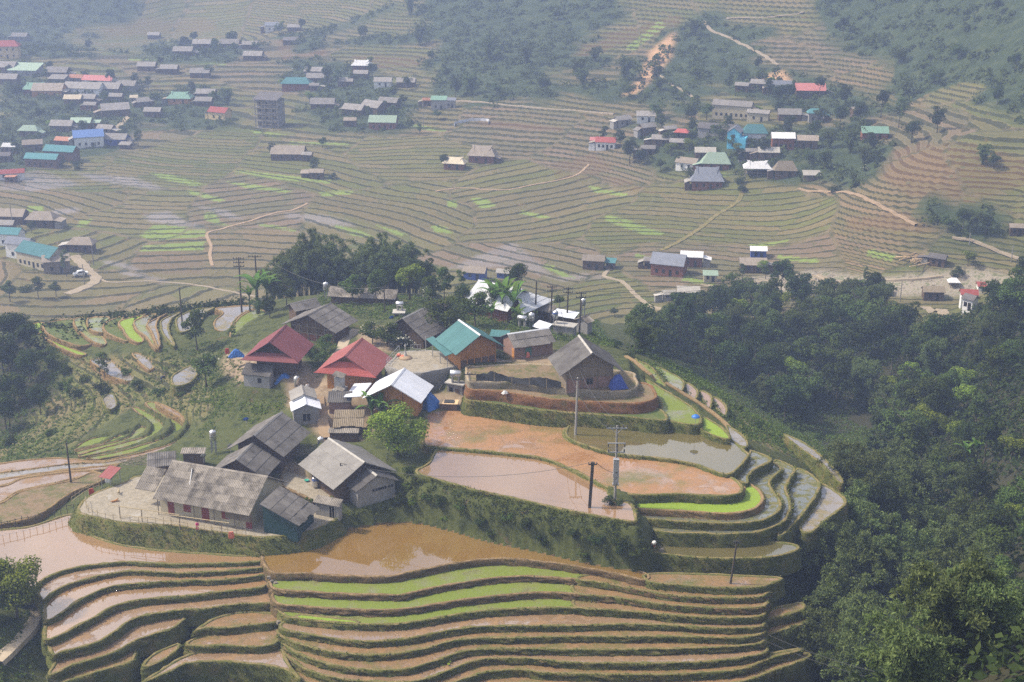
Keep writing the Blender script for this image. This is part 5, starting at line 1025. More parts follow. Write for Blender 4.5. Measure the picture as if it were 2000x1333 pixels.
kind_broad('dark0', 2, 2.7, 3.0, 8.0, 18, 3000, 0.34, 'leaf_dark'); kind_broad('dark1', 3, 3.2, 2.7, 7.6, 20, 3300, 0.34, 'leaf_dark'); kind_broad('dark2', 4, 2.3, 3.6, 9.5, 18, 3000, 0.34, 'leaf_dark')
kind_broad('mid0', 5, 2.8, 2.5, 7.0, 17, 2900, 0.34, 'leaf_mid'); kind_broad('mid1', 6, 2.4, 3.0, 8.0, 15, 2700, 0.33, 'leaf_mid'); kind_broad('mid2', 8, 3.4, 2.4, 6.4, 20, 3200, 0.34, 'leaf_mid')
kind_broad('pale0', 7, 2.4, 2.2, 5.6, 15, 2600, 0.30, 'leaf_bright')
kind_broad('thin', 9, 1.5, 3.4, 8.5, 12, 900, 0.30, 'leaf_mid', r=0.10)
kind_broad('bush0', 10, 1.5, 1.0, 1.7, 9, 800, 0.26, 'leaf_mid', r=0.06); kind_broad('bush1', 12, 1.9, 1.2, 2.1, 10, 950, 0.27, 'leaf_dark', r=0.06); kind_broad('bush2', 13, 1.2, 0.9, 1.5, 8, 650, 0.24, 'leaf_garden', r=0.05)
for i, (h, n, sp, nl) in enumerate([(12, 34, 4.2, 15000), (14, 38, 5.0, 18000), (10, 30, 3.6, 12000), (12.5, 32, 5.6, 15000)]):
    a, b = bamboo_meshes(40 + i, h, n, sp, nl); TREE['bamboo%d' % i] = [('culms', a), ('foliage', b)]
def flowery(key, base, seed):
    t = TREE[base]; co = np.empty(len(t[1][1].vertices) * 3, np.float32); t[1][1].vertices.foreach_get('co', co); co = co.reshape(-1, 4, 3).mean(1)
    rg = np.random.default_rng(seed); c = co[rg.choice(len(co), 90)]; c = c + (c - co.mean(0)) * 0.05
    c = np.repeat(c, 5, 0) + rg.normal(0, 0.09, (450, 3)); V = leaves(c, np.tile([0, -0.3, 1.0], (450, 1)), 0.19, rg, 0.9, 0.3)
    TREE[key] = t + [('flowers', fastmesh('flowers', V, qF(450), MATS['petal']))]
flowery('flower0', 'mid0', 1); flowery('flower1', 'bush1', 2)
NTREE = [0]
def plant(key, p, s=1.0, label='', cat='tree', group=None, name=None, rz=None, sz=None):
    rz = random.uniform(0, 6.28) if rz is None else rz
    nm = name or ('bamboo_clump' if 'bamboo' in key else 'shrub' if 'bush' in key or 'flower1' in key else 'tree')
    e = empty(nm, p, rz, label, cat, group); e.scale = (s, s, s * (sz or random.uniform(0.9, 1.12)))
    for n, me in TREE[key]: obj(n, me, e)
    NTREE[0] += 1; return e
def AT(px, dist, dz=0.0):
    d = ray(px, 600); h = math.hypot(d.x, d.y); x, y = d.x / h * dist, d.y / h * dist; return Vector((x, y, gz(x, y) + dz))
def V3(px, py, D): return P(px, py, D)
# banana plant: every leaf is a part
def banana_leaf(seed, L, w):
    rd = random.Random(seed); V, F = [], []; n = 9; ang = rd.uniform(0.9, 1.25); x = z = 0.0
    for i in range(n + 1):
        t = i / n; wd = w * math.sin(math.pi * min(1, 0.12 + 0.88 * t) ** 0.8) * (1 if t < 0.98 else 0.3) if t > 0.1 else 0.05
        V += [(x, -wd, z + wd * 0.30), (x, 0, z), (x, wd, z + wd * 0.30)]
        a = ang - 1.75 * t ** 1.6; x += L / n * math.cos(a); z += L / n * math.sin(a)
    for i in range(n):
        b = 3 * i; F += [(b, b + 3, b + 4, b + 1), (b + 1, b + 4, b + 5, b + 2)]
    return mesh('leaf', V, F, MATS['leaf_banana'], True)
BLEAF = [banana_leaf(i, 2.6 + 0.25 * i, 0.30 + 0.02 * i) for i in range(4)]
BSTEM = MB().path([Vector((0, 0, -0.3)), Vector((0.05, 0, 1.2)), Vector((0, 0.05, 2.4))], [0.16, 0.13, 0.10], 8).me('stem', MATS['culm'], True)
def banana(p, s, label, n=8):
    e = empty('banana_plant', p, random.uniform(0, 6.28), label, 'banana plant', 'banana plants'); e.scale = (s, s, s); obj('stem', BSTEM, e)
    for i in range(n):
        o = obj('leaf', BLEAF[i % 4], e, (0, 0, 2.25 + 0.02 * i), (0, random.uniform(-0.35, 0.15), i * 2.4 + random.uniform(-0.3, 0.3)))
    return e
USED = {}
def tree_label(k, x, y, g):
    kind = 'bamboo' if 'bamboo' in k else 'flowering shrub' if 'flower' in k else 'bush' if 'bush' in k else 'thin tree' if k == 'thin' else 'light green tree' if 'pale' in k else 'dark tree' if 'dark' in k else 'leafy tree'
    for hx, hy, lb in sorted(HPX, key=lambda h: (h[0] - x) ** 2 + 2.5 * (h[1] - y) ** 2):
        lb = lb.split(',')[0]
        if len(lb.split()) > 8: continue
        rel = ('left of' if x < hx else 'right of') if abs(x - hx) > 1.2 * abs(y - hy) else ('behind' if y < hy else 'in front of')
        s = 'hazy %s %s the %s' % (kind, rel, lb)
        if s not in USED: USED[s] = 1; return s
    return 'hazy tree across the valley'
def vegetation():
    rd = random.Random(5)
    one = lambda key, px, py, D, s, label, **k: plant(key, P(px, py, D), s, label, **k)
    one('bright', 778, 912, 84.6, 1.25, 'bright yellow-green tree between the ponds and the grey farmhouse')
    one('bright', 34, 1212, 90.4, 1.15, 'leafy dark tree cut by the left edge beside the footpath'); one('mid0', -15, 1235, 91, 1.5, 'darker tree crown at the very left edge behind the footpath tree')
    one('bush1', 20, 1235, 91.5, 1.0, 'low bush on the verge under the left edge tree', cat='shrub')
    plant('bright', P(845, 1440, 103.5), 1.5, 'light green treetop poking up at the bottom edge'); plant('bright', P(968, 1432, 103.5), 1.25, 'tiny light green treetop right of the larger one at the bottom edge', sz=1.0)
    for x, d, s in ((532, 276, 0.85), (548, 280, 1.0), (570, 276, 1.0), (590, 281, 1.1), (612, 277, 1.12), (634, 282, 1.12), (655, 278, 1.1), (678, 283, 1.0), (700, 279, 1.0), (722, 282, 1.05), (742, 278, 1.12), (762, 283, 1.18), (782, 279, 1.15), (800, 284, 1.0), (815, 280, 0.85), (625, 287, 1.15), (770, 288, 1.15)):
        plant('bamboo%d' % rd.randrange(4), AT(x, d), s * 0.98, 'bamboo clump in the tall dark grove behind the hamlet', 'bamboo', 'bamboo grove behind the hamlet')
    # broadleaf trees around the hamlet
    H = [('mid0', 690, 598, 82.2, 0.95, 'leafy tree in front of the long narrow roof'), ('mid1', 735, 600, 82.0, 0.9, 'tree right of the small utility pole above the flower bushes'), ('pale0', 800, 585, 82.0, 1.2, 'fresh green tree right of the water-tank hut'), ('flower0', 838, 592, 82.0, 0.8, 'white-flowered tree above the dark striped roof'),
         ('mid2', 872, 655, 79.4, 1.2, 'broad olive-green tree behind the teal roof, left one'), ('mid0', 928, 640, 80.0, 1.1, 'broad olive-green tree behind the teal roof, right one'), ('dark1', 905, 605, 82.0, 0.6, 'dark small tree left of the silver roof'), ('mid1', 868, 590, 83.5, 0.85, 'tree in the gap between bamboo and silver roof'), ('dark0', 830, 570, 84.5, 0.85, 'tree at the right foot of the bamboo grove'),
         ('thin', 900, 578, 84, 0.75, 'thin hazy tree behind the silver roof'), ('dark1', 1010, 570, 86, 0.75, 'dark round tree between the blue shed and the first village pole'), ('mid0', 1092, 603, 84.5, 0.45, 'little round tree behind the white sheet roof'), ('bush1', 1095, 668, 81, 0.8, 'dark round bush in front of the flat block house'), ('bush0', 1108, 672, 80.5, 0.8, 'green bush left of the steep grey roof'),
         ('mid1', 385, 690, 87.4, 1.0, 'round leafy tree on the left shoulder beside the pools'), ('flower0', 403, 752, 86.2, 0.95, 'white-blossomed tree standing left of the block shed'), ('flower0', 728, 682, 80.6, 0.85, 'white-blossomed bush left of the yard, nearer the red roof'), ('flower0', 757, 686, 80.2, 0.85, 'white-blossomed bush touching the concrete yard wall'), ('flower1', 785, 680, 79.8, 1.3, 'low white-flowered shrub below the corrugated porch'),
         ('dark0', 527, 622, 84.0, 0.62, 'umbrella-shaped dark tree by the bananas'), ('mid2', 508, 612, 84.6, 0.5, 'small spreading tree over the green crescent field'), ('thin', 455, 672, 86.5, 0.55, 'sparse thin sapling beside the blue tarp shelter'), ('bush2', 718, 968, 85.0, 1.0, 'climbing green bush over the striped lattice roof'), ('bush2', 600, 985, 85.2, 0.7, 'bush under the steel water drum'), ('mid2', 622, 715, 80.9, 0.62, 'hedge-like bush between the two red-roofed houses, lower one'), ('mid0', 636, 690, 80.7, 0.55, 'hedge-like bush between the two red-roofed houses, upper one'), ('mid2', 560, 598, 84.6, 0.75, 'spreading tree left of the patched grey roof'), ('dark1', 760, 575, 84.5, 1.0, 'dark tree under the right end of the bamboo grove'), ('mid0', 955, 615, 82.2, 0.9, 'bushy tree left of the banana clump'), ('mid1', 845, 610, 81.5, 0.9, 'leafy tree above the ridge of the dark striped roof'), ('mid2', 1020, 640, 81.5, 0.55, 'low bushy tree behind the pink brick house')]
    for k, x, y, D, s, lb in H:
        if lb: one(k, x, y, D, s, lb, cat='shrub' if 'bush' in k else 'tree')
    for x, y, D, s, k in ((800, 925, 84.2, 0.8, 'bush1'), (815, 945, 84.2, 0.9, 'bush0'), (795, 955, 85.0, 0.85, 'bush2'), (780, 985, 86.2, 0.9, 'bush1'), (806, 985, 86.0, 0.9, 'bush2'), (833, 975, 85.2, 0.8, 'bush0'), (860, 985, 84.8, 0.8, 'bush1'), (900, 995, 84.8, 0.8, 'bush0'), (940, 1012, 85.2, 0.8, 'bush1'), (990, 1015, 84.6, 0.9, 'bush0'), (1030, 1032, 85.0, 0.9, 'bush1'), (1080, 1040, 85.2, 0.8, 'bush0'), (1120, 1050, 85.4, 0.8, 'bush1'), (1165, 1062, 85.8, 0.9, 'bush1'), (1210, 1075, 86.0, 1.0, 'bush1'), (1240, 1085, 86.4, 0.9, 'bush0'), (870, 1018, 86.2, 0.7, 'bush2'), (960, 1045, 86.4, 0.7, 'bush0'), (1060, 1060, 86.4, 0.8, 'bush1'), (1140, 1085, 86.6, 0.7, 'bush0')):
        g = G(x, y); plant(k, g if g else P(x, y, D), s * 0.8, 'bush on the weedy bank between the lilac paddy and the brown pond', 'shrub', 'bushes on the weedy bank')
    one('bush1', 1190, 985, 82.0, 0.62, 'round grass-green bush at the foot of the transformer pole', cat='shrub'); one('bush0', 1210, 985, 81.9, 0.45, 'small bush right of the transformer pole foot', cat='shrub')
    # spiky plants and bananas
    for x, y, D, s, lb in ((968, 622, 82.4, 1.6, 'tall banana plant left in the clump before the silver roof'), (982, 626, 82.2, 1.8, 'tallest banana plant in the middle of the clump before the silver roof'), (1003, 630, 82.0, 1.55, 'banana plant right in the clump before the silver roof'), (1010, 640, 81.6, 0.9, 'young banana plant beside the steel drums'), (960, 638, 81.2, 1.0, 'low banana plant behind the teal roof ridge'),
                           (503, 608, 84.6, 1.8, 'tall banana plant with one pale upright leaf, left of the barn'), (522, 600, 84.4, 1.5, 'banana plant leaning left of the timber barn'), (488, 604, 85.0, 1.1, 'banana plant by the twin poles'), (728, 838, 83.6, 1.25, 'spiky plant beside the bright tree, left one'), (742, 842, 83.7, 1.35, 'spiky plant beside the bright tree, middle one'), (752, 850, 83.8, 0.9, 'spiky plant beside the bright tree, right one'),
                           (1885, 905, 100.5, 0.9, 'pale banana plant on the wooded right slope, left one'), (1905, 900, 99.5, 0.95, 'pale banana plant on the wooded right slope, right one'), (1322, 650, 114, 1.2, 'banana plant among the trees behind the brow')):
        banana(P(x, y, D), s, lb)
    # trees behind and below the left shoulder
    for x, d, k, s in ((10, 300, 'dark0', 1.1), (35, 310, 'bamboo2', 0.95), (70, 305, 'mid0', 1.1), (100, 298, 'bamboo0', 0.85), (128, 300, 'dark1', 1.2), (155, 303, 'bamboo3', 0.8), (178, 312, 'dark2', 0.8), (235, 312, 'bamboo2', 0.72), (262, 322, 'mid2', 0.9), (290, 328, 'bush1', 1.6), (315, 325, 'mid0', 0.75), (340, 322, 'bush1', 1.7), (400, 318, 'mid0', 0.6), (430, 312, 'mid2', 0.6), (460, 305, 'mid0', 0.65), (205, 325, 'mid1', 0.8), (50, 325, 'dark1', 1.1), (375, 316, 'bush1', 1.5), (-30, 300, 'dark2', 1.2), (370, 322, 'mid2', 0.65),
                       (20, 272, 'dark1', 0.95), (-10, 262, 'dark0', 1.0), (45, 285, 'bamboo2', 0.8), (5, 250, 'mid0', 0.95), (40, 262, 'dark2', 0.75), (-20, 240, 'dark1', 0.9)):
        plant(k, AT(x, d), s, 'dark tree in the hollow behind the left shoulder', 'tree', 'trees in the hollow on the left', name='shrub' if 'bush' in k else None)
    for x, y, s, lb in ((197, 748, 0.85, 'slender feathery tree on the left slope, taller of the pair'), (212, 746, 0.7, 'slender feathery tree on the left slope, shorter of the pair'), (140, 795, 0.7, 'small leaning feathery tree below the slender pair'), (20, 840, 1.0, 'tall thin-trunked tree at the far left of the slope')):
        g = G(x, y); plant('thin', g, s, lb)
    for x, y, s, k in ((20, 735, 0.95, 'dark0'), (60, 745, 0.8, 'dark1'), (95, 720, 0.7, 'mid2'), (40, 790, 0.75, 'mid0'), (80, 810, 0.7, 'dark1'), (120, 760, 0.6, 'bush1'), (10, 800, 0.85, 'dark0'), (130, 730, 0.8, 'bush1'), (165, 745, 0.9, 'bush0'), (150, 775, 0.9, 'bush1'), (100, 850, 0.9, 'bush0'), (20, 870, 0.8, 'bush1'), (250, 735, 0.9, 'bush0'), (200, 770, 1.0, 'bush1'), (310, 770, 0.9, 'bush0'), (355, 775, 0.8, 'bush0'), (270, 760, 0.8, 'bush1'), (60, 690, 0.8, 'dark2'), (10, 680, 0.9, 'dark1')):
        g = G(x, y)
        if g: plant(k, g, s, 'tree or bush on the dark slope under the left shoulder', 'shrub' if 'bush' in k else 'tree', 'scrub on the left slope')
    # ravine and wooded slope on the right
    big = [(1568, 1145, 0.95, 2), (1600, 1120, 0.85, 0), (1640, 1270, 1.1, 1), (1605, 1340, 0.95, 3), (1690, 1200, 1.2, 1), (1720, 1300, 1.1, 0), (1760, 1180, 1.1, 3), (1655, 1090, 1.15, 0), (1715, 1060, 1.2, 1), (1790, 1090, 1.1, 2), (1660, 1000, 1.05, 3), (1720, 985, 1.1, 0), (1780, 1000, 1.05, 1), (1840, 1240, 1.0, 1), (1830, 1330, 0.9, 0), (1860, 1130, 0.95, 3), (1680, 1390, 1.05, 1), (1770, 1400, 0.95, 2), (1900, 1180, 0.9, 0), (1920, 1290, 0.9, 2), (1640, 1180, 1.1, 3)]
    for x, y, s, v in big:
        g = G(x, y) or P(x, y, 100); plant('bamboo%d' % v, g, s, 'feathery bamboo clump massed on the right foreground slope', 'bamboo', 'bamboo on the right foreground slope')
    poly = [(1240,690),(1300,645),(1420,605),(1480,575),(1600,590),(1700,600),(1740,640),(1800,680),(1900,640),(1960,590),(2060,540),(2060,1400),(1880,1400),(1860,1050),(1830,930),(1700,930),(1650,900),(1600,885),(1530,830),(1450,775),(1330,705)]
    hole = [(1545,850),(1600,800),(1720,815),(1740,860),(1650,900),(1590,880)]; hole2 = [(1990,905),(2010,900),(2010,920),(1995,925)]; hole3 = [(1840,600),(1930,560),(1960,600),(1900,660),(1830,650)]
    placed = []; keys = ['dark0', 'dark1', 'dark2', 'mid0', 'mid1', 'mid2', 'dark0', 'mid0', 'mid2', 'pale0', 'bamboo2', 'bamboo0']
    tries = 0
    while len(placed) < 165 and tries < 9000:
        tries += 1; az = rd.uniform(R(4), R(23.5)); dist = math.sqrt(rd.uniform(120 ** 2, 375 ** 2)); x, y = math.sin(az) * dist, math.cos(az) * dist; z = gz(x, y)
        a, b = (float(v) for v in pix(np.float64(x), np.float64(y), np.float64(z)))
        if not inpoly(np.array([a]), np.array([b]), poly)[0] or inpoly(np.array([a]), np.array([b]), hole)[0] or inpoly(np.array([a]), np.array([b]), hole2)[0] or inpoly(np.array([a]), np.array([b]), hole3)[0]: continue
        if any((x - u) ** 2 + (y - v) ** 2 < (4.5 if dist > 200 else 4.8) ** 2 for u, v in placed): continue
        placed.append((x, y)); k = rd.choice(keys); s = rd.uniform(1.05, 1.6) * (0.68 if 'bamboo' in k else 1.0) * (0.75 if b > 640 and a > 1840 else 1.0)
        plant(k, (x, y, z - 0.2), s, 'dense dark tree in the wood that fills the ravine', 'tree', 'trees of the ravine wood')
    for x, y, s, lb in ((1488, 790, 0.9, 'pale bare-stemmed tree standing out in the ravine wood'), (1240, 690, 0.7, 'slim tree on the brow behind the steep grey roof')):
        g = G(x, y)
        if g: plant('thin', g, s, lb)
    for x, y, s, k in ((1230, 700, 0.8, 'bush1'), (1245, 690, 1.0, 'bush0'), (1205, 680, 0.8, 'bush1'), (1260, 672, 1.2, 'bush1'), (1440, 800, 0.9, 'bush0'), (1480, 835, 0.8, 'bush1'), (1540, 870, 0.8, 'bush0'), (1530, 1120, 1.1, 'bush1'), (1545, 1170, 1.0, 'bush0'), (1510, 1155, 0.9, 'bush1'), (1555, 1235, 1.1, 'bush1'), (1590, 1210, 1.2, 'bush0'), (1560, 1290, 1.2, 'bush1'), (1530, 1300, 0.9, 'bush0'), (1600, 860, 1, 'bush1'), (1580, 915, 0.8, 'bush0'), (1500, 1100, 0.8, 'bush1'), (1400, 1105, 0.7, 'bush1'), (1460, 1108, 0.7, 'bush0'), (1320, 1105, 0.7, 'bush1')):
        g = G(x, y)
        if g: plant(k, g, s * 0.85, 'bush along the right-hand brow of the terraces', 'shrub', 'bushes along the right brow')
    # valley and far slopes
    far = [('dark0', 1230, 320, 1.2), ('mid0', 1290, 335, 0.8), ('dark1', 1250, 325, 0.8), ('pale0', 1310, 305, 1.1), ('pale0', 1345, 300, 1.1), ('dark0', 1445, 325, 0.9), ('mid1', 1470, 340, 0.7), ('mid0', 1380, 235, 1.2), ('dark1', 1350, 245, 1.0), ('pale0', 1480, 225, 0.8), ('pale0', 1410, 225, 0.7), ('mid0', 1600, 240, 1.0), ('dark0', 1640, 250, 1.2), ('dark1', 1680, 240, 1.2), ('dark2', 1720, 230, 1.2), ('bamboo0', 1620, 290, 0.8), ('bamboo1', 1660, 300, 0.8), ('dark0', 1700, 300, 1.0), ('mid2', 1580, 320, 0.8),
           ('dark1', 1610, 330, 0.8), ('flower0', 1600, 360, 0.6), ('flower0', 1640, 365, 0.6), ('flower0', 1665, 360, 0.6), ('flower0', 1690, 345, 0.6), ('bush1', 1450, 375, 1.3), ('bush1', 1445, 360, 1.3), ('bush1', 1630, 375, 1.4), ('mid0', 1425, 290, 0.8), ('mid1', 1380, 330, 0.6), ('pale0', 1440, 300, 0.7), ('dark0', 1500, 190, 1.0), ('dark1', 1540, 200, 1.0), ('dark2', 1600, 190, 1.0), ('mid0', 1560, 220, 0.8), ('dark0', 1650, 210, 1.2), ('thin', 1755, 250, 1.6), ('dark1', 1780, 280, 1.2), ('dark0', 1830, 260, 1.2),
           ('bamboo1', 955, 120, 1.1), ('bamboo0', 1030, 125, 0.9), ('bamboo1', 820, 90, 1.1), ('bamboo2', 1355, 70, 1.1), ('bamboo0', 1220, 155, 1.2), ('bamboo3', 1130, 155, 0.9), ('bamboo1', 920, 185, 0.9), ('dark0', 890, 190, 1.1), ('mid0', 970, 190, 1.0), ('dark1', 1060, 185, 1.0), ('bamboo0', 800, 30, 1.1), ('mid1', 660, 170, 1.0), ('mid0', 690, 165, 0.9), ('dark1', 640, 160, 1.0), ('mid0', 460, 105, 1.0), ('mid1', 420, 108, 1.0), ('mid2', 400, 112, 0.8), ('mid0', 500, 100, 0.9), ('mid2', 545, 65, 0.9), ('dark1', 590, 60, 0.9),
           ('mid0', 205, 205, 1.0), ('mid1', 245, 195, 0.8), ('pale0', 100, 255, 0.9), ('mid0', 75, 285, 0.9), ('mid2', 130, 245, 0.8), ('mid0', 355, 200, 0.8), ('bush1', 150, 330, 1.6), ('bush1', 120, 325, 1.6), ('mid1', 290, 175, 0.9), ('mid0', 62, 455, 0.6), ('mid0', 765, 230, 0.8), ('mid1', 720, 235, 0.8), ('mid0', 855, 235, 0.8), ('dark1', 795, 175, 0.8), ('mid0', 630, 290, 0.7), ('mid1', 820, 265, 0.6), ('bush1', 650, 350, 1.2),
           ('mid0', 1850, 455, 0.9), ('dark1', 1880, 450, 0.9), ('bamboo0', 1900, 455, 0.7), ('dark0', 1925, 460, 0.9), ('mid0', 1940, 330, 0.8), ('bamboo2', 1920, 320, 0.8), ('pale0', 1890, 520, 1.0), ('thin', 1690, 555, 0.7), ('pale0', 1490, 535, 0.8), ('mid0', 1430, 555, 0.6), ('mid1', 1450, 545, 0.6), ('bush2', 1310, 605, 1.3), ('bush1', 1340, 600, 1.3), ('mid1', 1495, 545, 0.6), ('bush1', 1870, 540, 1.4), ('thin', 130, 540, 1.1), ('bush1', 1000, 540, 1.0), ('mid0', 1200, 620, 0.5), ('mid2', 1330, 625, 0.7),
           ('mid0', 20, 590, 0.9), ('mid1', 75, 585, 0.9), ('bush0', 50, 570, 1.5), ('mid0', 110, 580, 0.7)]
    spots = []
    for k, x, y, s in far:
        g = G(x, y, 330)
        if g: plant(k, g, s, tree_label(k, x, y, g), 'shrub' if 'bush' in k else 'tree', 'trees across the valley'); spots.append((g.x, g.y))
    for hx, hy, lb in list(HPX):
        if hy > 400 or rd.random() < 0.35: continue
        x, y = hx + rd.choice((-1, 1)) * rd.uniform(14, 30), hy - rd.uniform(2, 12); g = G(x, y, 330)
        if g is None or any((g.x - u) ** 2 + (g.y - v) ** 2 < 30 for u, v in spots): continue
        k = rd.choice(['mid0', 'mid1', 'dark1', 'mid2', 'dark0', 'pale0']); spots.append((g.x, g.y)); plant(k, g, rd.uniform(0.65, 1.05), tree_label(k, x, y, g), 'tree', 'trees across the valley')
    wild = np.argwhere((ZW > 0.75) & (FAR > 0.9) & (RR[:, None] < 1000) & (PX0 > -60) & (PX0 < 2060) & (PY0 > -30)); n = 0; t = 0
    while n < 70 and t < 8000:
        t += 1; i, j = wild[rd.randrange(len(wild))]; x, y, z = float(GX[i, j]), float(GY[i, j]), float(Z[i, j])
        if rd.random() > 430 / RR[i] * 0.9 + 0.1 or any((x - u) ** 2 + (y - v) ** 2 < 36 for u, v in spots): continue
        spots.append((x, y)); n += 1; k = rd.choice(['dark0', 'dark1', 'dark2', 'mid0', 'bamboo2', 'dark1', 'mid2', 'bush1', 'bush1'])
        plant(k, (x, y, z - 0.3), rd.uniform(0.7, 1.15) * (1.6 if 'bush' in k else 1), 'dark tree or shrub on the wooded far slopes', 'shrub' if 'bush' in k else 'tree', 'scrub and trees on the far slopes')
# ------------------------------------------------------------------ ground cover (uncountable)
def blades():
    rg = np.random.default_rng(3); A = np.array(GRASS_PTS); n = len(A)
    c = A[:, :3] + rg.normal(0, 0.05, (n, 3)); N = np.c_[A[:, 3:5], np.zeros(n)]; s = rg.uniform(0.14, 0.42, n)
    T_ = np.c_[-N[:, 1], N[:, 0], np.zeros(n)]; out = N * rg.uniform(0.2, 0.9, n)[:, None] + np.array([0, 0, 1]) * rg.uniform(0.1, 0.9, n)[:, None] + T_ * rg.normal(0, 0.5, n)[:, None]
    w = T_ * (s * 0.38)[:, None]; V = np.stack([c - w, c + w, c + out * s[:, None]], 1).reshape(-1, 3)
    tag(obj('bank_grass', fastmesh('bank_grass', V, np.arange(n * 3).reshape(-1, 3), MATS['leaf_grass'])), 'rough grass fringing the terrace banks', 'grass', kind='stuff')
def scatter(name, label, polys, dens, mat, size, rad, seed, per=14):
    """weeds growing on the open ground inside pixel polygons"""
    rg = np.random.default_rng(seed); Cs = []
    m = (RR[:, None] < 345) * np.ones((1, NAZ), bool); PXn, PYn = pix(GX, GY, Z)
    for poly in polys:
        ok = np.argwhere(inpoly(PXn, PYn, poly) & m)
        if not len(ok): continue
        cell = (RR[ok[:, 0]] * (AZ[1] - AZ[0])) * (RR[ok[:, 0]] * (RR[1] / RR[0] - 1)); area = cell.sum(); k = int(area * dens)
        pick = ok[rg.choice(len(ok), k, p=cell / cell.sum())]
        for i, j in pick: Cs.append((GX[i, j], GY[i, j], Z[i, j]))
    Cs = np.array(Cs); Cs[:, :2] += rg.normal(0, 0.35, (len(Cs), 2))
    sc = rg.uniform(0.5, 1.3, len(Cs)); b = ball(rg, len(Cs) * per); b[:, 2] = np.abs(b[:, 2])
    c = np.repeat(Cs, per, 0) + b * (np.repeat(sc, per) * rad)[:, None] * rg.uniform(0.4, 1, (len(b), 1))
    V = leaves(c, b + np.array([0, 0, 0.3]), size, rg, 0.55, 0.5)
    tag(obj(name, fastmesh(name, V, qF(len(c)), MATS[mat])), label, 'weeds', kind='stuff'); return len(c)
def scrub(name, label, mask, dens, mat, size, rad, seed, per):
    rg = np.random.default_rng(seed); ok = np.argwhere(mask)
    cell = (RR[ok[:, 0]] * (AZ[1] - AZ[0])) * (RR[ok[:, 0]] * (RR[1] / RR[0] - 1)); k = int(cell.sum() * dens)
    pick = ok[rg.choice(len(ok), k, p=cell / cell.sum())]; i, j = pick[:, 0], pick[:, 1]
    Cs = np.stack([GX[i, j], GY[i, j], Z[i, j]], 1); Cs[:, :2] += rg.normal(0, 0.6, (k, 2)); sc = rg.uniform(0.45, 1.5, k) * rad
    b = ball(rg, k * per); b[:, 2] = np.abs(b[:, 2]); c = np.repeat(Cs, per, 0) + b * np.repeat(sc, per)[:, None] * rg.uniform(0.55, 1, (len(b), 1)) * np.array([1, 1, 0.95])
    V = leaves(c, b + np.array([0, 0, 0.3]), size, rg, 0.6, 0.5)
    tag(obj(name, fastmesh(name, V, qF(len(c)), MATS[mat])), label, 'undergrowth', kind='stuff')
def ground_cover():
    blades()
    scatter('step_weeds', 'tufts on the little stepped slopes of the knoll', STEPS + [[(0,850),(140,860),(150,890),(0,905)], [(280,690),(460,660),(480,740),(440,790),(380,790)]], 1.7, 'leaf_weed', 0.28, 0.42, 9, 9)
    PXn, PYn = pix(GX, GY, Z); fr = (PXn > -80) & (PXn < 2080) & (PYn > -60) & (PYn < 1450)
    wood = [(1240,690),(1300,645),(1420,605),(1480,575),(1600,590),(1740,620),(1800,660),(1900,600),(2080,530),(2080,1450),(1560,1450),(1590,1250),(1560,1150),(1560,1050),(1660,985),(1600,885),(1530,830),(1450,775),(1330,705)]
    hol = inpoly(PXn, PYn, [(1545,850),(1600,800),(1720,815),(1740,860),(1650,900),(1590,880)])
    scrub('wood_undergrowth', 'dark undergrowth filling the ravine wood', inpoly(PXn, PYn, wood) & ~hol & fr & (FAR < 0.6), 0.42, 'leaf_dark', 0.8, 1.9, 5, 17)
    scrub('hollow_undergrowth', 'scrub in the hollow behind the left shoulder', (PXn < 480) & (FAR < 0.7) & (RR[:, None] > 262) & fr & (PYn < 700), 0.30, 'leaf_dark', 0.75, 1.6, 6, 17)
    scrub('far_scrub', 'low scrub covering the far slopes', (ZW > 0.55) & (FAR > 0.9) & fr & (RR[:, None] < 1100), 0.030, 'leaf_mid', 1.3, 2.4, 7, 22)
    scatter('bank_weeds', 'tangled weeds on the bank between the ponds', [[(790,930),(860,945),(1000,980),(1150,1012),(1240,1028),(1275,1085),(1270,1112),(1200,1103),(1050,1072),(960,1052),(880,1028),(820,1015),(770,1012),(690,1022),(640,1035),(660,1000),(780,990)], [(1275,1092),(1440,1096),(1530,1092),(1560,1130),(1400,1118),(1275,1112)], [(920,788),(1040,806),(1240,822),(1420,862),(1300,845),(1120,826),(940,805)]], 4.5, 'leaf_weed', 0.27, 0.55, 1)
    scatter('garden_weeds', 'bright weeds and vegetables round the farmyards', [[(165,1010),(250,1022),(400,1038),(500,1048),(560,1052),(500,1080),(400,1078),(300,1070),(230,1058),(185,1040)], [(430,765),(560,770),(560,800),(480,830),(430,800),(400,780)], [(600,700),(650,660),(660,700),(620,740)]], 3.0, 'leaf_garden', 0.22, 0.45, 2)
    scatter('slope_weeds', 'grass and weeds on the open slopes of the knoll', [[(0,690),(120,700),(150,735),(120,765),(60,810),(10,880),(0,880)], [(380,702),(440,740),(440,800),(420,840),(385,860),(395,830),(425,775)], [(1190,690),(1240,700),(1420,830),(1460,860),(1560,880),(1450,800),(1330,720)], [(1500,1140),(1600,1160),(1600,1333),(1480,1333)], [(330,1180),(560,1180),(560,1333),(250,1333)], [(-20,1150),(70,1180),(100,1250),(60,1333),(-20,1333)], [(640,570),(1150,600),(1200,680),(900,640),(700,620),(600,600)], [(1250,690),(1600,760),(1750,900),(1650,950),(1500,820)]], 2.2, 'leaf_weed', 0.30, 0.5, 3, 9)
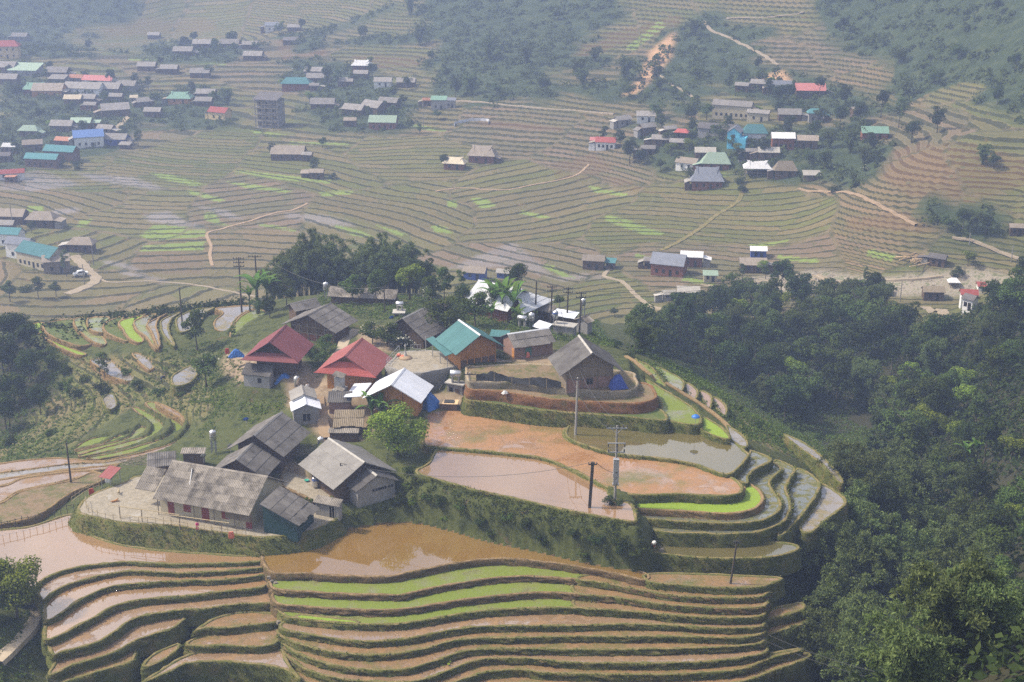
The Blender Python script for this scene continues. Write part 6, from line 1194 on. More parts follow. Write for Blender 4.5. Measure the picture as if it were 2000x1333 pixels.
# ------------------------------------------------------------------ houses across the valley
def roof_texture(name, c0, c1, rough=0.9, pitch=0.35):
    m, nt, b = newmat(name, rough, 0.2); co = objco(nt); n = noise(nt, 0.5, 5, 0.7, co)
    wv = nd(nt, 'ShaderNodeTexWave', wave_type='BANDS', bands_direction='X'); wv.inputs['Scale'].default_value = 0.5 / pitch; nt.links.new(co, wv.inputs['Vector'])
    col = ramp(nt, n, [(0.3, c0), (0.7, c1)]); oi = nd(nt, 'ShaderNodeObjectInfo').outputs['Random']
    hs = nd(nt, 'ShaderNodeHueSaturation'); nt.links.new(math_(nt, 'MULTIPLY_ADD', oi, 0.4, 0.8), hs.inputs['Value']); nt.links.new(col, hs.inputs['Color'])
    nt.links.new(hs.outputs[0], b.inputs['Base Color']); bump(nt, b, wv.outputs[0], 0.6, 0.06); return m
RT = {}
for nm, c0, c1 in (('grey', (0.17, 0.16, 0.155), (0.27, 0.255, 0.245)), ('brown', (0.20, 0.17, 0.14), (0.29, 0.25, 0.21)), ('dark', (0.085, 0.08, 0.085), (0.14, 0.13, 0.13)), ('pale', (0.30, 0.285, 0.26), (0.42, 0.40, 0.37)), ('white', (0.56, 0.57, 0.60), (0.66, 0.67, 0.70)),
                   ('red', (0.30, 0.075, 0.07), (0.37, 0.10, 0.09)), ('pink', (0.36, 0.13, 0.13), (0.42, 0.17, 0.165)), ('rust', (0.32, 0.15, 0.10), (0.38, 0.19, 0.13)), ('teal', (0.06, 0.17, 0.19), (0.08, 0.205, 0.225)), ('green', (0.15, 0.27, 0.21), (0.19, 0.32, 0.26)), ('palegreen', (0.24, 0.33, 0.26), (0.30, 0.39, 0.31)), ('blue', (0.10, 0.18, 0.42), (0.13, 0.22, 0.48)),
                   ('slate', (0.15, 0.165, 0.205), (0.20, 0.215, 0.26)), ('thatch', (0.17, 0.14, 0.10), (0.25, 0.21, 0.16)), ('cream', (0.42, 0.36, 0.27), (0.50, 0.44, 0.34))): RT[nm] = roof_texture('roof_' + nm, c0, c1)
WALL = dict(wood='wood_old', timber='wood_red', orange='wood_new', grey='block_grey', white='plaster_white', yellow='plaster_yellow', blue='tarp_navy', sky='plaster_blue', brick='brick_brown', beige='plaster_beige', none=None, greywood='wood_grey')
HPX = []
def far_house(px, py, Lpx, yaw, roof, wall, label, kind='gable', h=2.6, ratio=0.62, rise=0.36, win=2, cat='house', name='house', group=None, stilts=False):
    g = G(px, py, 330)
    if g is None: print('no ground', label); return None
    HPX.append((px, py, label))
    dist = (g - Vector((0, 0, CAMZ))).length; a = R(yaw); L = Lpx * dist / FPX / max(0.55, abs(math.cos(a)) + ratio * 0.45 * abs(math.sin(a))); W = max(3.0, L * ratio); W = min(W, 9.5)
    root = empty(name, (g.x, g.y + W * 0.42, g.z), a, label, cat, group); r = W / 2 * rise * 2 * 0.9
    o = 0.35; m = RT[roof]; x0, x1, y0, y1 = -L / 2, L / 2, -W / 2, W / 2
    if kind == 'gable':
        mb = MB(); board(mb, x0, x1, y0, h, 0, h + r, 0.12); board(mb, x0, x1, y1, h, 0, h + r, 0.12); mb.build('roof', m, root)
        if wall != 'none': MB().prism([(x0 + o, y0 + o, -1.6), (x0 + o, y1 - o, -1.6), (x0 + o, y1 - o, h + 0.05), (x0 + o, 0, h + r - 0.14), (x0 + o, y0 + o, h + 0.05)], (L - 2 * o, 0, 0)).build('wall', MATS[WALL[wall]], root)
    elif kind == 'shed':
        mb = MB(); board(mb, x0, x1, y0, h, y1, h + r * 0.8, 0.12); mb.build('roof', m, root)
        if wall != 'none': MB().prism([(x0 + o, y0 + o, -1.6), (x0 + o, y1 - o, -1.6), (x0 + o, y1 - o, h + r * 0.8 - 0.2), (x0 + o, y0 + o, h - 0.05)], (L - 2 * o, 0, 0)).build('wall', MATS[WALL[wall]], root)
    elif kind in ('hip', 'hipgable'):
        rx = L / 2 - W * 0.34; zt = h + r * 1.1
        v = [(x0, y0, h), (x1, y0, h), (x1, y1, h), (x0, y1, h), (-rx, 0, zt), (rx, 0, zt)]; v += [(p[0], p[1], p[2] - 0.14) for p in v]
        f = [(0, 1, 5, 4), (1, 2, 5), (2, 3, 4, 5), (3, 0, 4), (6, 10, 11, 7), (7, 11, 8), (8, 11, 10, 9), (9, 10, 6), (0, 6, 7, 1), (1, 7, 8, 2), (2, 8, 9, 3), (3, 9, 6, 0)]
        rf = obj('roof', mesh('roof', v, f, m), root)
        if kind == 'hipgable':
            g2 = MB(); gw = W * 0.26; zg = zt - gw * 1.1 * r / (W / 2) * 0.9
            for s in (-1, 1): g2.prism([(s * (rx - 0.2), -gw, zg), (s * (rx + 0.9), 0, zt + 0.12), (s * (rx - 0.2), 0, zt + 0.12)], (0, 0, 0.1)); g2.prism([(s * (rx - 0.2), gw, zg), (s * (rx + 0.9), 0, zt + 0.12), (s * (rx - 0.2), 0, zt + 0.12)], (0, 0, 0.1))
            g2.build('gablet', m, rf)
        if wall != 'none' and not stilts: MB().box(x0 + o * 2, x1 - o * 2, y0 + o * 2, y1 - o * 2, -1.6, h + 0.1).build('wall', MATS[WALL[wall]], root)
    elif kind == 'flat':
        MB().box(x0, x1, y0, y1, -1.6, h).build('wall', MATS[WALL[wall]], root); MB().box(x0 - 0.2, x1 + 0.2, y0 - 0.2, y1 + 0.2, h, h + 0.2).build('roof', m, root)
    ra = random.Random(int(px * 7 + py)); 
    if kind in ('gable', 'hip', 'hipgable') and not stilts and wall != 'none' and ra.random() < 0.6:
        s = ra.choice((-1, 1)); xa = s * (L / 2 - 0.2); xb = s * (L / 2 + ra.uniform(1.6, 3.2)); ya, yb = y0 * ra.uniform(0.4, 0.9), y1 * ra.uniform(0.2, 0.8); ha = h * ra.uniform(0.62, 0.8); mr = RT[ra.choice((roof, 'grey', 'brown', 'pale'))]
        MB().prism([(xa, ya - 0.3, h * 0.98), (xb, ya - 0.3, ha), (xb, yb + 0.3, ha), (xa, yb + 0.3, h * 0.98)], (0, 0, 0.1)).build('annex_roof', mr, root)
        MB().box(min(xa, xb) + 0.2, max(xa, xb) - 0.3, ya, yb, -1.6, ha - 0.05).build('annex_wall', MATS[WALL[ra.choice((wall, 'wood', 'grey'))]], root)
    if stilts:
        for x in (x0 + 0.7, 0, x1 - 0.7):
            for y in (y0 + 0.7, y1 - 0.7): MB().tube((x, y, -1.5), (x, y, h), 0.11, n=6).build('post', MATS['wood_grey'], root)
        MB().box(x0 + 0.9, x1 - 0.9, y0 + 0.9, y1 - 0.9, h * 0.42, h * 0.42 + 0.15).build('floor_deck', MATS['wood_grey'], root)
    elif win and wall != 'none':
        yw = y0 + (0 if kind == 'flat' else o * (2 if 'hip' in kind else 1)); st = max(1, int(h / 2.7))
        for s in range(st):
            zb = h / st * s
            for i in range(win):
                x = x0 + L * (i + 1) / (win + 1); dr = (i == win // 2 and s == 0)
                MB().box(x - 0.42, x + 0.42, yw - 0.05, yw + 0.02, zb + (0.05 if dr else 0.9), zb + min(2.0, h / st - 0.35)).build('door' if dr else 'window', MATS['opening'], root)
    return root
FH = far_house
UL, LL, MT, RH, VN = 'houses of the upper left hamlet', 'houses of the left roadside hamlet', 'houses scattered below the far slope', 'houses of the right hillside hamlet', 'farms on the valley floor'
def far_houses():
    for a in [
     (14,115,44,6,'red','yellow','tall yellow building with red roof cut by the left edge',dict(kind='hip', h=6.2, win=3, group=UL)),
     (38,80,30,-4,'grey','wood','lone grey house above the yellow building',dict(group=UL)),
     (8,142,46,-8,'grey','brick','grey gabled house at the left edge below the yellow building',dict(group=UL)),
     (46,148,58,-8,'palegreen','grey','low hazy pale green roof behind the green hip roof',dict(group=UL, kind='shed')),
     (68,188,46,0,'green','timber','green hipped roof in the upper left hamlet',dict(kind='hipgable', group=UL, h=3.2)),
     (14,165,40,-5,'grey','wood','grey roof hidden in bushes left of the green hip roof',dict(group=UL)),
     (93,190,58,-2,'brown','orange','flat brown roof over an orange wooden front',dict(group=UL, h=3.0, win=3)),
     (112,152,44,-10,'grey','wood','grey roof highest in the cluster of the upper left hamlet',dict(group=UL)),
     (112,165,34,-10,'grey','wood','grey shed roof just below the highest grey roof',dict(group=UL, kind='shed')),
     (149,163,28,-12,'rust','brick','short rust-red roof touching the long pink one',dict(group=UL)),
     (192,168,62,-12,'pink','white','long pinkish red roof in the upper left hamlet',dict(group=UL, ratio=0.4)),
     (162,184,74,-10,'grey','white','longest grey roof below the pinkish red one',dict(group=UL, ratio=0.42, win=4)),
     (212,184,48,-10,'grey','wood','grey roof between the longest grey roof and the white barrel',dict(group=UL)),
     (246,178,40,-8,'grey','grey','grey roof at the right end of the red-roofed row',dict(group=UL)),
     (142,205,34,-3,'cream','brick','cream roofed hut below the longest grey roof',dict(group=UL)),
     (170,204,36,-8,'grey','wood','small grey roof behind the leafy tree, left of it',dict(group=UL)),
     (176,217,26,-8,'grey','timber','tiny grey hut in front of the leafy tree',dict(group=UL)),
     (226,200,28,-8,'grey','wood','grey roof right of the leafy tree',dict(group=UL)),
     (222,228,54,20,'grey','wood','dark timbered house with twin grey gables beside the road',dict(group=UL, h=3.0)),
     (261,202,16,10,'cream','beige','narrow beige house by the road bend',dict(group=UL, kind='shed')),
     (282,210,34,25,'grey','wood','pointed grey gable right of the road bend',dict(group=UL)),
     (298,230,34,-5,'grey','wood','faded grey roof behind hedges right of the road',dict(group=UL)),
     (158,254,40,-2,'palegreen','timber','square pale green roof above the blue roofed house',dict(group=LL, h=3.0)),
     (186,252,20,-2,'palegreen','timber','small pale green annex right of the square green roof',dict(group=LL, kind='shed')),
     (56,268,40,-5,'palegreen','wood','weathered green-grey roof behind the roadside trees',dict(group=LL, kind='hip')),
     (120,258,44,-5,'grey','wood','grey roof half hidden by the roadside trees',dict(group=LL)),
     (170,288,58,18,'blue','white','bright blue roof on a white two-storey house',dict(group=LL, h=4.2, win=4)),
     (206,264,34,-15,'grey','wood','grey gable behind the bright blue roof',dict(group=LL)),
     (226,285,46,-8,'grey','blue','grey roof over dark blue walls beside the fields',dict(group=LL)),
     (244,292,24,-10,'grey','wood','low shed beyond the dark blue walled house',dict(group=LL, kind='shed', h=1.8)),
     (130,288,46,-14,'rust','brick','orange-red roof behind the grey-teal one',dict(group=LL, ratio=0.4)),
     (118,314,64,-14,'teal','brick','long grey-teal roof of the brick house by the paddies',dict(group=LL, h=3.6, ratio=0.45)),
     (82,328,66,-10,'teal','brick','teal roofed brick house with a row of windows',dict(group=LL, h=3.4, ratio=0.4, win=5)),
     (62,295,38,15,'brown','wood','beige gabled house left of the teal roofs',dict(group=LL)),
     (20,300,30,-6,'white','brick','light metal roof at left over brick walls',dict(group=LL)),
     (8,318,28,-6,'dark','wood','dark roof at the left edge above the red one',dict(group=LL)),
     (16,352,56,16,'red','white','long dark red roof cut by the left edge',dict(group=LL, ratio=0.35, h=2.4)),
     (20,356,18,0,'rust','brick','little red brick box below the dark red roof',dict(group=LL, kind='flat', h=1.8)),
     (20,438,56,-5,'brown','wood','brown roofed farmhouse at the left edge of the paddies',dict(group=LL)),
     (80,445,58,-6,'brown','wood','brown hipped farmhouse with a steel drum at its end',dict(group=LL, kind='hip')),
     (10,455,36,-5,'grey','brick','low grey roof just above the teal market hall',dict(group=LL)),
     (18,482,50,-10,'teal','white','small teal roof left of the big teal hall',dict(group=LL, h=4.0)),
     (38,506,52,-18,'slate','white','grey-blue roofed two-storey house joined to the teal hall',dict(group=LL, h=4.6)),
     (78,526,92,-32,'teal','beige','big teal roofed hall with a long row of windows',dict(group=LL, h=4.4, ratio=0.5, win=7)),
     (108,534,52,14,'brown','greywood','grey timber gable in front of the big teal hall',dict(group=LL, h=3.6)),
     (158,494,52,-4,'brown','wood','grey-brown hipped farmhouse right of the teal hall',dict(group=LL, kind='hip')),
     (286,140,36,-3,'grey','wood','left of three grey roofs in the middle of the upper fields',dict(group=MT)),
     (330,145,34,-3,'grey','wood','middle of three grey roofs in the upper fields',dict(group=MT)),
     (390,153,38,0,'grey','wood','right of three grey roofs in the upper fields',dict(group=MT)),
     (357,110,38,-2,'grey','wood','grey roof at the left end of the wooded row',dict(group=MT)),
     (394,95,36,-2,'grey','wood','grey roof second in the wooded row',dict(group=MT)),
     (448,95,38,-2,'grey','timber','grey roof with reddish timber front in the wooded row',dict(group=MT)),
     (488,97,30,-4,'grey','wood','grey roof at the right end of the wooded row',dict(group=MT)),
     (494,119,38,-5,'grey','wood','grey roof below the wooded row',dict(group=MT)),
     (565,88,26,-5,'dark','wood','flat dark roof at the foot of the tan spur',dict(group=MT, kind='shed')),
     (530,62,28,12,'slate','white','small white house high on the slope',dict(group=MT, h=3.6)),
     (574,62,26,-4,'grey','wood','faint grey roof right of the small white house',dict(group=MT)),
     (300,77,24,-4,'grey','wood','tiny grey roof with an orange sheet on the slope',dict(group=MT)),
     (578,178,58,-3,'teal','timber','wide teal hip roof on a brown timber hall',dict(group=MT, kind='hip', h=3.4, ratio=0.5, win=0)),
     (612,150,36,-4,'grey','wood','upper grey roof right of the teal hip roof',dict(group=MT)),
     (618,163,40,-4,'grey','wood','lower grey roof right of the teal hip roof',dict(group=MT)),
     (614,178,20,-4,'grey','brick','small brick annex at the end of the teal roofed hall',dict(group=MT)),
     (350,204,48,-4,'green','orange','green roofed house with orange walls in the centre left',dict(group=MT, kind='hipgable')),
     (402,194,38,-4,'grey','wood','grey roof right behind the green roofed house',dict(group=MT)),
     (398,209,34,-6,'grey','wood','low grey roof right of the green roofed house',dict(group=MT)),
     (428,235,42,-24,'red','yellow','yellow walled house with red roof beside the unfinished tower',dict(group=MT, h=3.4)),
     (630,213,48,-2,'grey','wood','wide grey roof right of the unfinished tower',dict(group=MT, h=2.2)),
     (684,248,26,-4,'brown','wood','small brown roof hut left of the mint green roof',dict(group=MT)),
     (706,140,40,-4,'white','timber','white hipped roof above the tangled trees',dict(group=MT, kind='hipgable', h=3.0)),
     (748,171,36,-4,'grey','white','grey roof with a white front wall',dict(group=MT)),
     (793,172,38,-5,'grey','wood','grey roof right of the white-fronted one',dict(group=MT)),
     (675,170,32,-6,'grey','wood','grey roof below the tangled trees',dict(group=MT)),
     (705,155,30,-6,'grey','wood','grey roof inside the tangled trees',dict(group=MT)),
     (730,224,46,-38,'grey','wood','large steep grey roof in the middle farm cluster',dict(group=MT, h=3.2, ratio=0.7)),
     (760,212,42,-20,'grey','wood','grey roof at the back right of the middle farm cluster',dict(group=MT)),
     (692,226,46,-25,'grey','wood','grey roof at the left of the middle farm cluster',dict(group=MT)),
     (748,254,56,-5,'palegreen','timber','mint green roofed house with red timber walls',dict(group=MT, h=3.2, win=4)),
     (857,215,32,-4,'green','grey','tall grey block house with a thin green roof',dict(group=MT, kind='shed', h=4.4)),
     (880,212,22,-4,'slate','grey','grey-blue annex right of the tall block house',dict(group=MT, kind='shed', h=3.4)),
     (834,208,18,0,'rust','brick','rusty little roof left of the tall block house',dict(group=MT)),
     (888,333,48,-14,'cream','timber','tan roofed farmhouse alone in the mid terraces, nearer one',dict(group=VN, kind='hipgable')),
     (942,320,58,-10,'brown','timber','dark brown hipped farmhouse behind the tan one',dict(group=VN, kind='hipgable', h=3.0, rise=0.5)),
     (562,314,66,-3,'brown','wood','long brown roof alone in the left paddies',dict(group=VN)),
     (600,316,22,-10,'grey','wood','grey shed at the right end of the long brown roof',dict(group=VN)),
     (618,351,30,-4,'brown','wood','small square hut beside the field path',dict(group=VN)),
     (597,348,20,0,'brown','wood','low brown lean-to left of the small square hut',dict(group=VN, kind='shed', h=1.8)),
     (1216,247,34,28,'grey','grey','grey gable at the left end of the right hamlet',dict(group=RH)),
     (1262,240,38,-4,'grey','white','grey roof with white wall behind two gables',dict(group=RH, kind='shed')),
     (1264,264,34,30,'grey','wood','pointed grey gable facing the valley',dict(group=RH, h=3.0)),
     (1308,266,28,20,'grey','wood','grey roof left of the small red one',dict(group=RH)),
     (1332,273,30,-18,'red','brick','small bright red roof in the right hamlet',dict(group=RH, kind='hip')),
     (1184,294,42,-12,'red','white','red roof with a white columned porch',dict(group=RH, h=3.0, win=4)),
     (1160,288,16,-6,'pink','brick','pinkish annex left of the columned porch',dict(group=RH, kind='shed')),
     (1292,286,38,-14,'grey','wood','grey roof below the small red one, left of two',dict(group=RH)),
     (1324,292,32,-14,'grey','wood','grey roof below the small red one, right of two',dict(group=RH)),
     (1266,304,30,-5,'grey','wood','grey hut behind the big round tree',dict(group=RH)),
     (1432,232,76,-22,'grey','beige','long two-storey schoolhouse with cream balconies',dict(group=RH, h=5.0, ratio=0.34, win=7)),
     (1482,238,44,-22,'grey','beige','lower wing at the right end of the schoolhouse',dict(group=RH, h=3.4, ratio=0.4)),
     (1404,266,76,-22,'dark','grey','long dark grey roof in front of the schoolhouse',dict(group=RH, ratio=0.36)),
     (1543,237,46,-4,'grey','wood','grey roof with a blue sheet at its left end',dict(group=RH)),
     (1594,240,34,-4,'teal','grey','teal hip roof on a small grey house high right',dict(group=RH, kind='hip', h=3.6)),
     (1475,282,50,-4,'teal','white','teal hip roof beside the sky blue house',dict(group=RH, kind='hip', h=4.0, rise=0.5)),
     (1530,292,46,-4,'white','timber','white roofed timber house on tall posts',dict(group=RH, h=4.0, win=4)),
     (1578,292,42,-8,'brown','wood','brown roof right of the white roofed timber house',dict(group=RH, h=3.2)),
     (1378,312,42,-5,'pale','wood','pale grey roof left of the sky blue house',dict(group=RH)),
     (1502,312,42,-3,'pale','wood','pale grey roof in the centre of the hamlet, in front of the brown roof',dict(group=RH)),
     (1468,310,24,-3,'grey','wood','narrow grey roof left of the pale central roof',dict(group=RH)),
     (1344,333,44,-30,'brown','white','brown gable with white posts, left of the green hip roof',dict(group=RH)),
     (1400,334,58,-6,'palegreen','timber','green-grey hip roof spreading under the trees',dict(group=RH, kind='hip', rise=0.55)),
     (1480,347,54,-4,'white','none','white hip roof on bare yellow posts',dict(group=RH, kind='hipgable', stilts=True, h=3.2)),
     (1535,348,46,-4,'thatch','wood','shaggy thatched house in the right hamlet',dict(group=RH, kind='hip', rise=0.6)),
     (1586,354,34,-4,'pale','greywood','low pale shed right of the thatched house',dict(group=RH, kind='shed', h=2.0)),
     (1382,371,66,-4,'slate','timber','broad slate-blue roof, lowest in the right hamlet',dict(group=RH, kind='hipgable', rise=0.6, h=3.0, win=4)),
     (1450,180,28,-20,'grey','wood','grey roof at the left of the upper row',dict(group=RH)),
     (1485,176,36,-20,'grey','wood','grey roof second in the upper row',dict(group=RH)),
     (1524,186,50,-6,'slate','wood','grey and blue roof third in the upper row',dict(group=RH, h=3.4)),
     (1584,192,58,-4,'pink','wood','long pinkish red roof at the end of the upper row',dict(group=RH, h=3.0)),
     (1710,274,52,-6,'green','timber','green roof alone among the trees on the right',dict(group=RH)),
     (1672,228,22,20,'brown','wood','small brown gable deep in the right trees',dict(group=RH)),
     (928,548,48,-14,'brown','blue','shed with blue sheet walls just behind the hamlet',dict(group=VN, h=2.4)),
     (984,545,30,-14,'pale','blue','small pale roof with blue sides right of the blue walled shed',dict(group=VN, h=1.8)),
     (1160,528,46,-10,'brown','wood','brown farmhouse at the edge of the muddy pond',dict(group=VN, h=3.0)),
     (1193,527,22,-14,'teal','brick','tiny teal roof right of the brown farmhouse',dict(group=VN, kind='shed', h=2.2)),
     (1308,540,70,-20,'slate','timber','big slate-blue roof on dark timber walls in the valley',dict(group=VN, kind='gable', h=3.6, ratio=0.6, rise=0.5, win=4)),
     (1352,522,46,-10,'white','timber','white roof behind the big slate-blue one',dict(group=VN, h=3.2)),
     (1266,526,18,-10,'grey','brick','brick shed with chimney left of the slate-blue roof',dict(group=VN)),
     (1388,552,30,-4,'palegreen','beige','mint green shed right of the slate-blue roof',dict(group=VN, kind='shed', h=2.2)),
     (1345,588,46,-4,'pale','wood','pale roofed hut inside the bend of the valley path',dict(group=VN)),
     (1307,588,28,10,'pale','grey','broken grey shed with a steel drum beside the pale roofed hut',dict(group=VN, h=2.0)),
     (1482,506,34,-5,'white','blue','white roof with blue wall out in the right paddies',dict(group=VN)),
     (1472,534,54,-4,'brown','wood','brown roof behind the pale leafy tree',dict(group=VN)),
     (1706,578,48,-24,'brown','greywood','grey-brown gable on the river bank',dict(group=VN)),
     (1833,522,34,-30,'dark','wood','dark gable beside the sawn timber',dict(group=VN)),
     (1824,588,42,-4,'thatch','wood','thatched hut with blue door by the river',dict(group=VN)),
     (1864,564,22,-4,'white','none','white sheet canopy on the river stones',dict(group=VN, kind='hip', stilts=True, h=1.8)),
     (1893,596,34,-8,'red','white','small red roofed white house by the river',dict(group=VN, h=2.4)),
     (1918,570,18,-6,'red','white','tiny red roof above the red roofed white house',dict(group=VN, h=1.6)),
     (1892,648,22,-50,'dark','white','narrow white house with dark roof on the right slope',dict(group=VN, h=2.8)),
     (1987,462,30,-8,'brown','wood','brown roof at the right edge above the track',dict(group=VN)),
    ]: far_house(*a[:7], **a[7])
    # unfinished concrete tower with scaffolding
    g = G(526, 250, 330); d = (g - Vector((0, 0, CAMZ))).length; s = d / FPX; w = 46 * s; dp = w * 0.8; fh = 2.9; t = empty('unfinished_building', (g.x, g.y + dp * 0.4, g.z), R(-14), 'unfinished four-storey concrete building wrapped in scaffolding', 'building')
    for k in range(5): MB().box(-w / 2, w / 2, -dp / 2, dp / 2, k * fh - 0.25, k * fh).build('floor_slab', MATS['concrete_dark'], t)
    for x in (-w / 2 + 0.2, -w / 6, w / 6, w / 2 - 0.2):
        for y in (-dp / 2 + 0.2, dp / 2 - 0.2): MB().box(x - 0.2, x + 0.2, y - 0.2, y + 0.2, -1.5, 4 * fh).build('column', MATS['concrete_dark'], t)
    MB().box(-w / 2 + 0.6, w / 2 - 0.6, -dp / 2 + 1.2, dp / 2 - 0.3, -1.5, 4 * fh - 0.3).build('core_wall', MATS['block_grey'], t)
    for k in range(4):
        for x in (-w / 3, 0, w / 3): MB().box(x - 0.7, x + 0.7, -dp / 2 + 1.12, -dp / 2 + 1.25, k * fh + 0.7, k * fh + 2.0).build('window_opening', MATS['opening'], t)
    for i in range(9): x = -w / 2 - 0.6 + (w + 1.2) * i / 8; MB().tube((x, -dp / 2 - 0.8, -1.2), (x, -dp / 2 - 0.8, 4.1 * fh), 0.06, n=5).build('scaffold_pole', MATS['bamboo_pole'], t)
    for k in range(7): MB().tube((-w / 2 - 0.8, -dp / 2 - 0.8, k * 1.7), (w / 2 + 0.8, -dp / 2 - 0.8, k * 1.7), 0.05, n=5).build('scaffold_rail', MATS['bamboo_pole'], t)
    MB().prism([(-w / 2 - 0.5, -dp / 2 - 0.6, 4 * fh + 0.3), (w / 2 + 0.5, -dp / 2 - 0.6, 4 * fh + 0.3), (w / 2 + 0.5, dp / 2, 4 * fh + 2.2), (-w / 2 - 0.5, dp / 2, 4 * fh + 2.2)], (0, 0, 0.12)).build('roof', RT['dark'], t)
    # sky blue house
    g = G(1437, 292, 330); s = (g - Vector((0, 0, CAMZ))).length / FPX; w = 24 * s; t = empty('house', (g.x, g.y + 3, g.z), R(-20), 'tall sky blue narrow house in the right hamlet', 'house', RH)
    MB().prism([(-w / 2, -3, -1.5), (w / 2, -3, -1.5), (w / 2, -3, 6.0), (0, -3, 7.6), (-w / 2, -3, 6.0)], (0, 6, 0)).build('wall', MATS['plaster_blue'], t)
    mb = MB(); mb.prism([(-w / 2 - 0.3, -3.3, 5.9), (0, -3.3, 7.8), (0, 3.3, 7.8), (-w / 2 - 0.3, 3.3, 5.9)], (0, 0, 0.12)); mb.prism([(w / 2 + 0.3, -3.3, 5.9), (0, -3.3, 7.8), (0, 3.3, 7.8), (w / 2 + 0.3, 3.3, 5.9)], (0, 0, 0.12)); mb.build('roof', RT['slate'], t)
    MB().box(w / 2, w / 2 + 2.2, -3, 2.0, -1.5, 4.3).build('wing', MATS['plaster_blue'], t)
    for z in (1.0, 4.2): MB().box(-0.5, 0.5, -3.06, -2.98, z, z + 1.2).build('window', MATS['opening'], t)
    # white sheet screen round a nursery plot
    t = empty('plastic_screen', G(920, 245, 330), 0, 'white plastic sheet screen curving round a nursery plot', 'screen'); o = t.location.copy(); s = (o - Vector((0, 0, CAMZ))).length / FPX
    cv = [(-32, 0), (-34, 2), (-30, 4), (-20, 5.2), (0, 5.8), (20, 5.2), (32, 3.6), (36, 1.5), (33, -0.5)]; q = smooth_line([(a * s, b * s * 4.0) for a, b in cv], 2.0)
    for i in range(len(q) - 1):
        a, b = q[i], q[i + 1]; za, zb = gz(o.x + a[0], o.y + a[1]) - o.z, gz(o.x + b[0], o.y + b[1]) - o.z
        MB().prism([(a[0], a[1], za - 0.3), (b[0], b[1], zb - 0.3), (b[0], b[1], zb + 1.1), (a[0], a[1], za + 1.1)], (0, 0.06, 0)).build('sheet', MATS['metal_white'], t)
    # stack of sawn timber, footbridge
    g = G(1795, 510, 330); t = empty('timber_stack', g, R(20), 'fan of pale sawn timber planks on the field', 'timber')
    rd = random.Random(3)
    for i in range(16): a = rd.uniform(-0.7, 0.7); x, y = rd.uniform(-3, 3), rd.uniform(-4, 4); p = Vector((x, y, 0.15 + 0.08 * i)); dv = Vector((math.cos(a), math.sin(a), 0)) * rd.uniform(2.2, 4.2); MB().tube(p - dv, p + dv, 0.16, n=4).build('plank', MATS['tan_timber'], t)
    a, b = G(1598, 548, 330), G(1624, 560, 330); mid = (a + b) / 2; t = empty('footbridge', mid, math.atan2(b.y - a.y, b.x - a.x), 'narrow concrete footbridge over the stony river', 'bridge'); l = (b - a).length * 0.8
    MB().box(-l, l, -0.9, 0.9, 0.8, 1.1).build('deck', MATS['path_concrete'], t)
    for s in (-1, 1): MB().box(-l, l, s * 0.9 - 0.06, s * 0.9 + 0.06, 1.1, 1.6).build('parapet', MATS['path_concrete'], t); MB().box(s * l * 0.5 - 0.3, s * l * 0.5 + 0.3, -0.8, 0.8, -1.5, 0.8).build('pier', MATS['concrete'], t)
weathered('path_far', (0.24, 0.20, 0.145), (0.31, 0.26, 0.195), 0.25, 0.95, 0.1, 0.0)
# ------------------------------------------------------------------ paths and roads draped on the land
def ribbon(name, label, pxs, width, mat, rmin=330, lift=0.12, flatD=None):
    if mat == 'path_far': width *= 0.75; mat = 'path_concrete' if width < 0 else 'path_far'
    pts = [(P(x, y, flatD) if flatD else G(x, y, rmin)) for x, y in pxs]; pts = [p for p in pts if p]
    q = smooth_line([(p.x, p.y) for p in pts], 1.2); tg = np.gradient(q, axis=0); tg /= np.hypot(tg[:, 0], tg[:, 1])[:, None] + 1e-9; nr = np.c_[-tg[:, 1], tg[:, 0]]
    V, F = [], []
    for i, (c, n) in enumerate(zip(q, nr)):
        z = max(gz(*(c + n * width / 2 * s)) for s in (-1, 0, 1)) + lift if not flatD else CAMZ - flatD + lift
        w = width / 2 * (1 + 0.12 * math.sin(i * 1.7))
        for s, dz in ((-1.25, -0.5), (-1, 0), (1, 0), (1.25, -0.5)): V.append((c[0] + n[0] * w * s, c[1] + n[1] * w * s, z + dz))
        if i: b = 4 * i; F += [(b - 4 + k, b - 3 + k, b + 1 + k, b + k) for k in range(3)]
    o = obj(name, mesh(name, V, F, MATS[mat])); return tag(o, label, kind='structure')
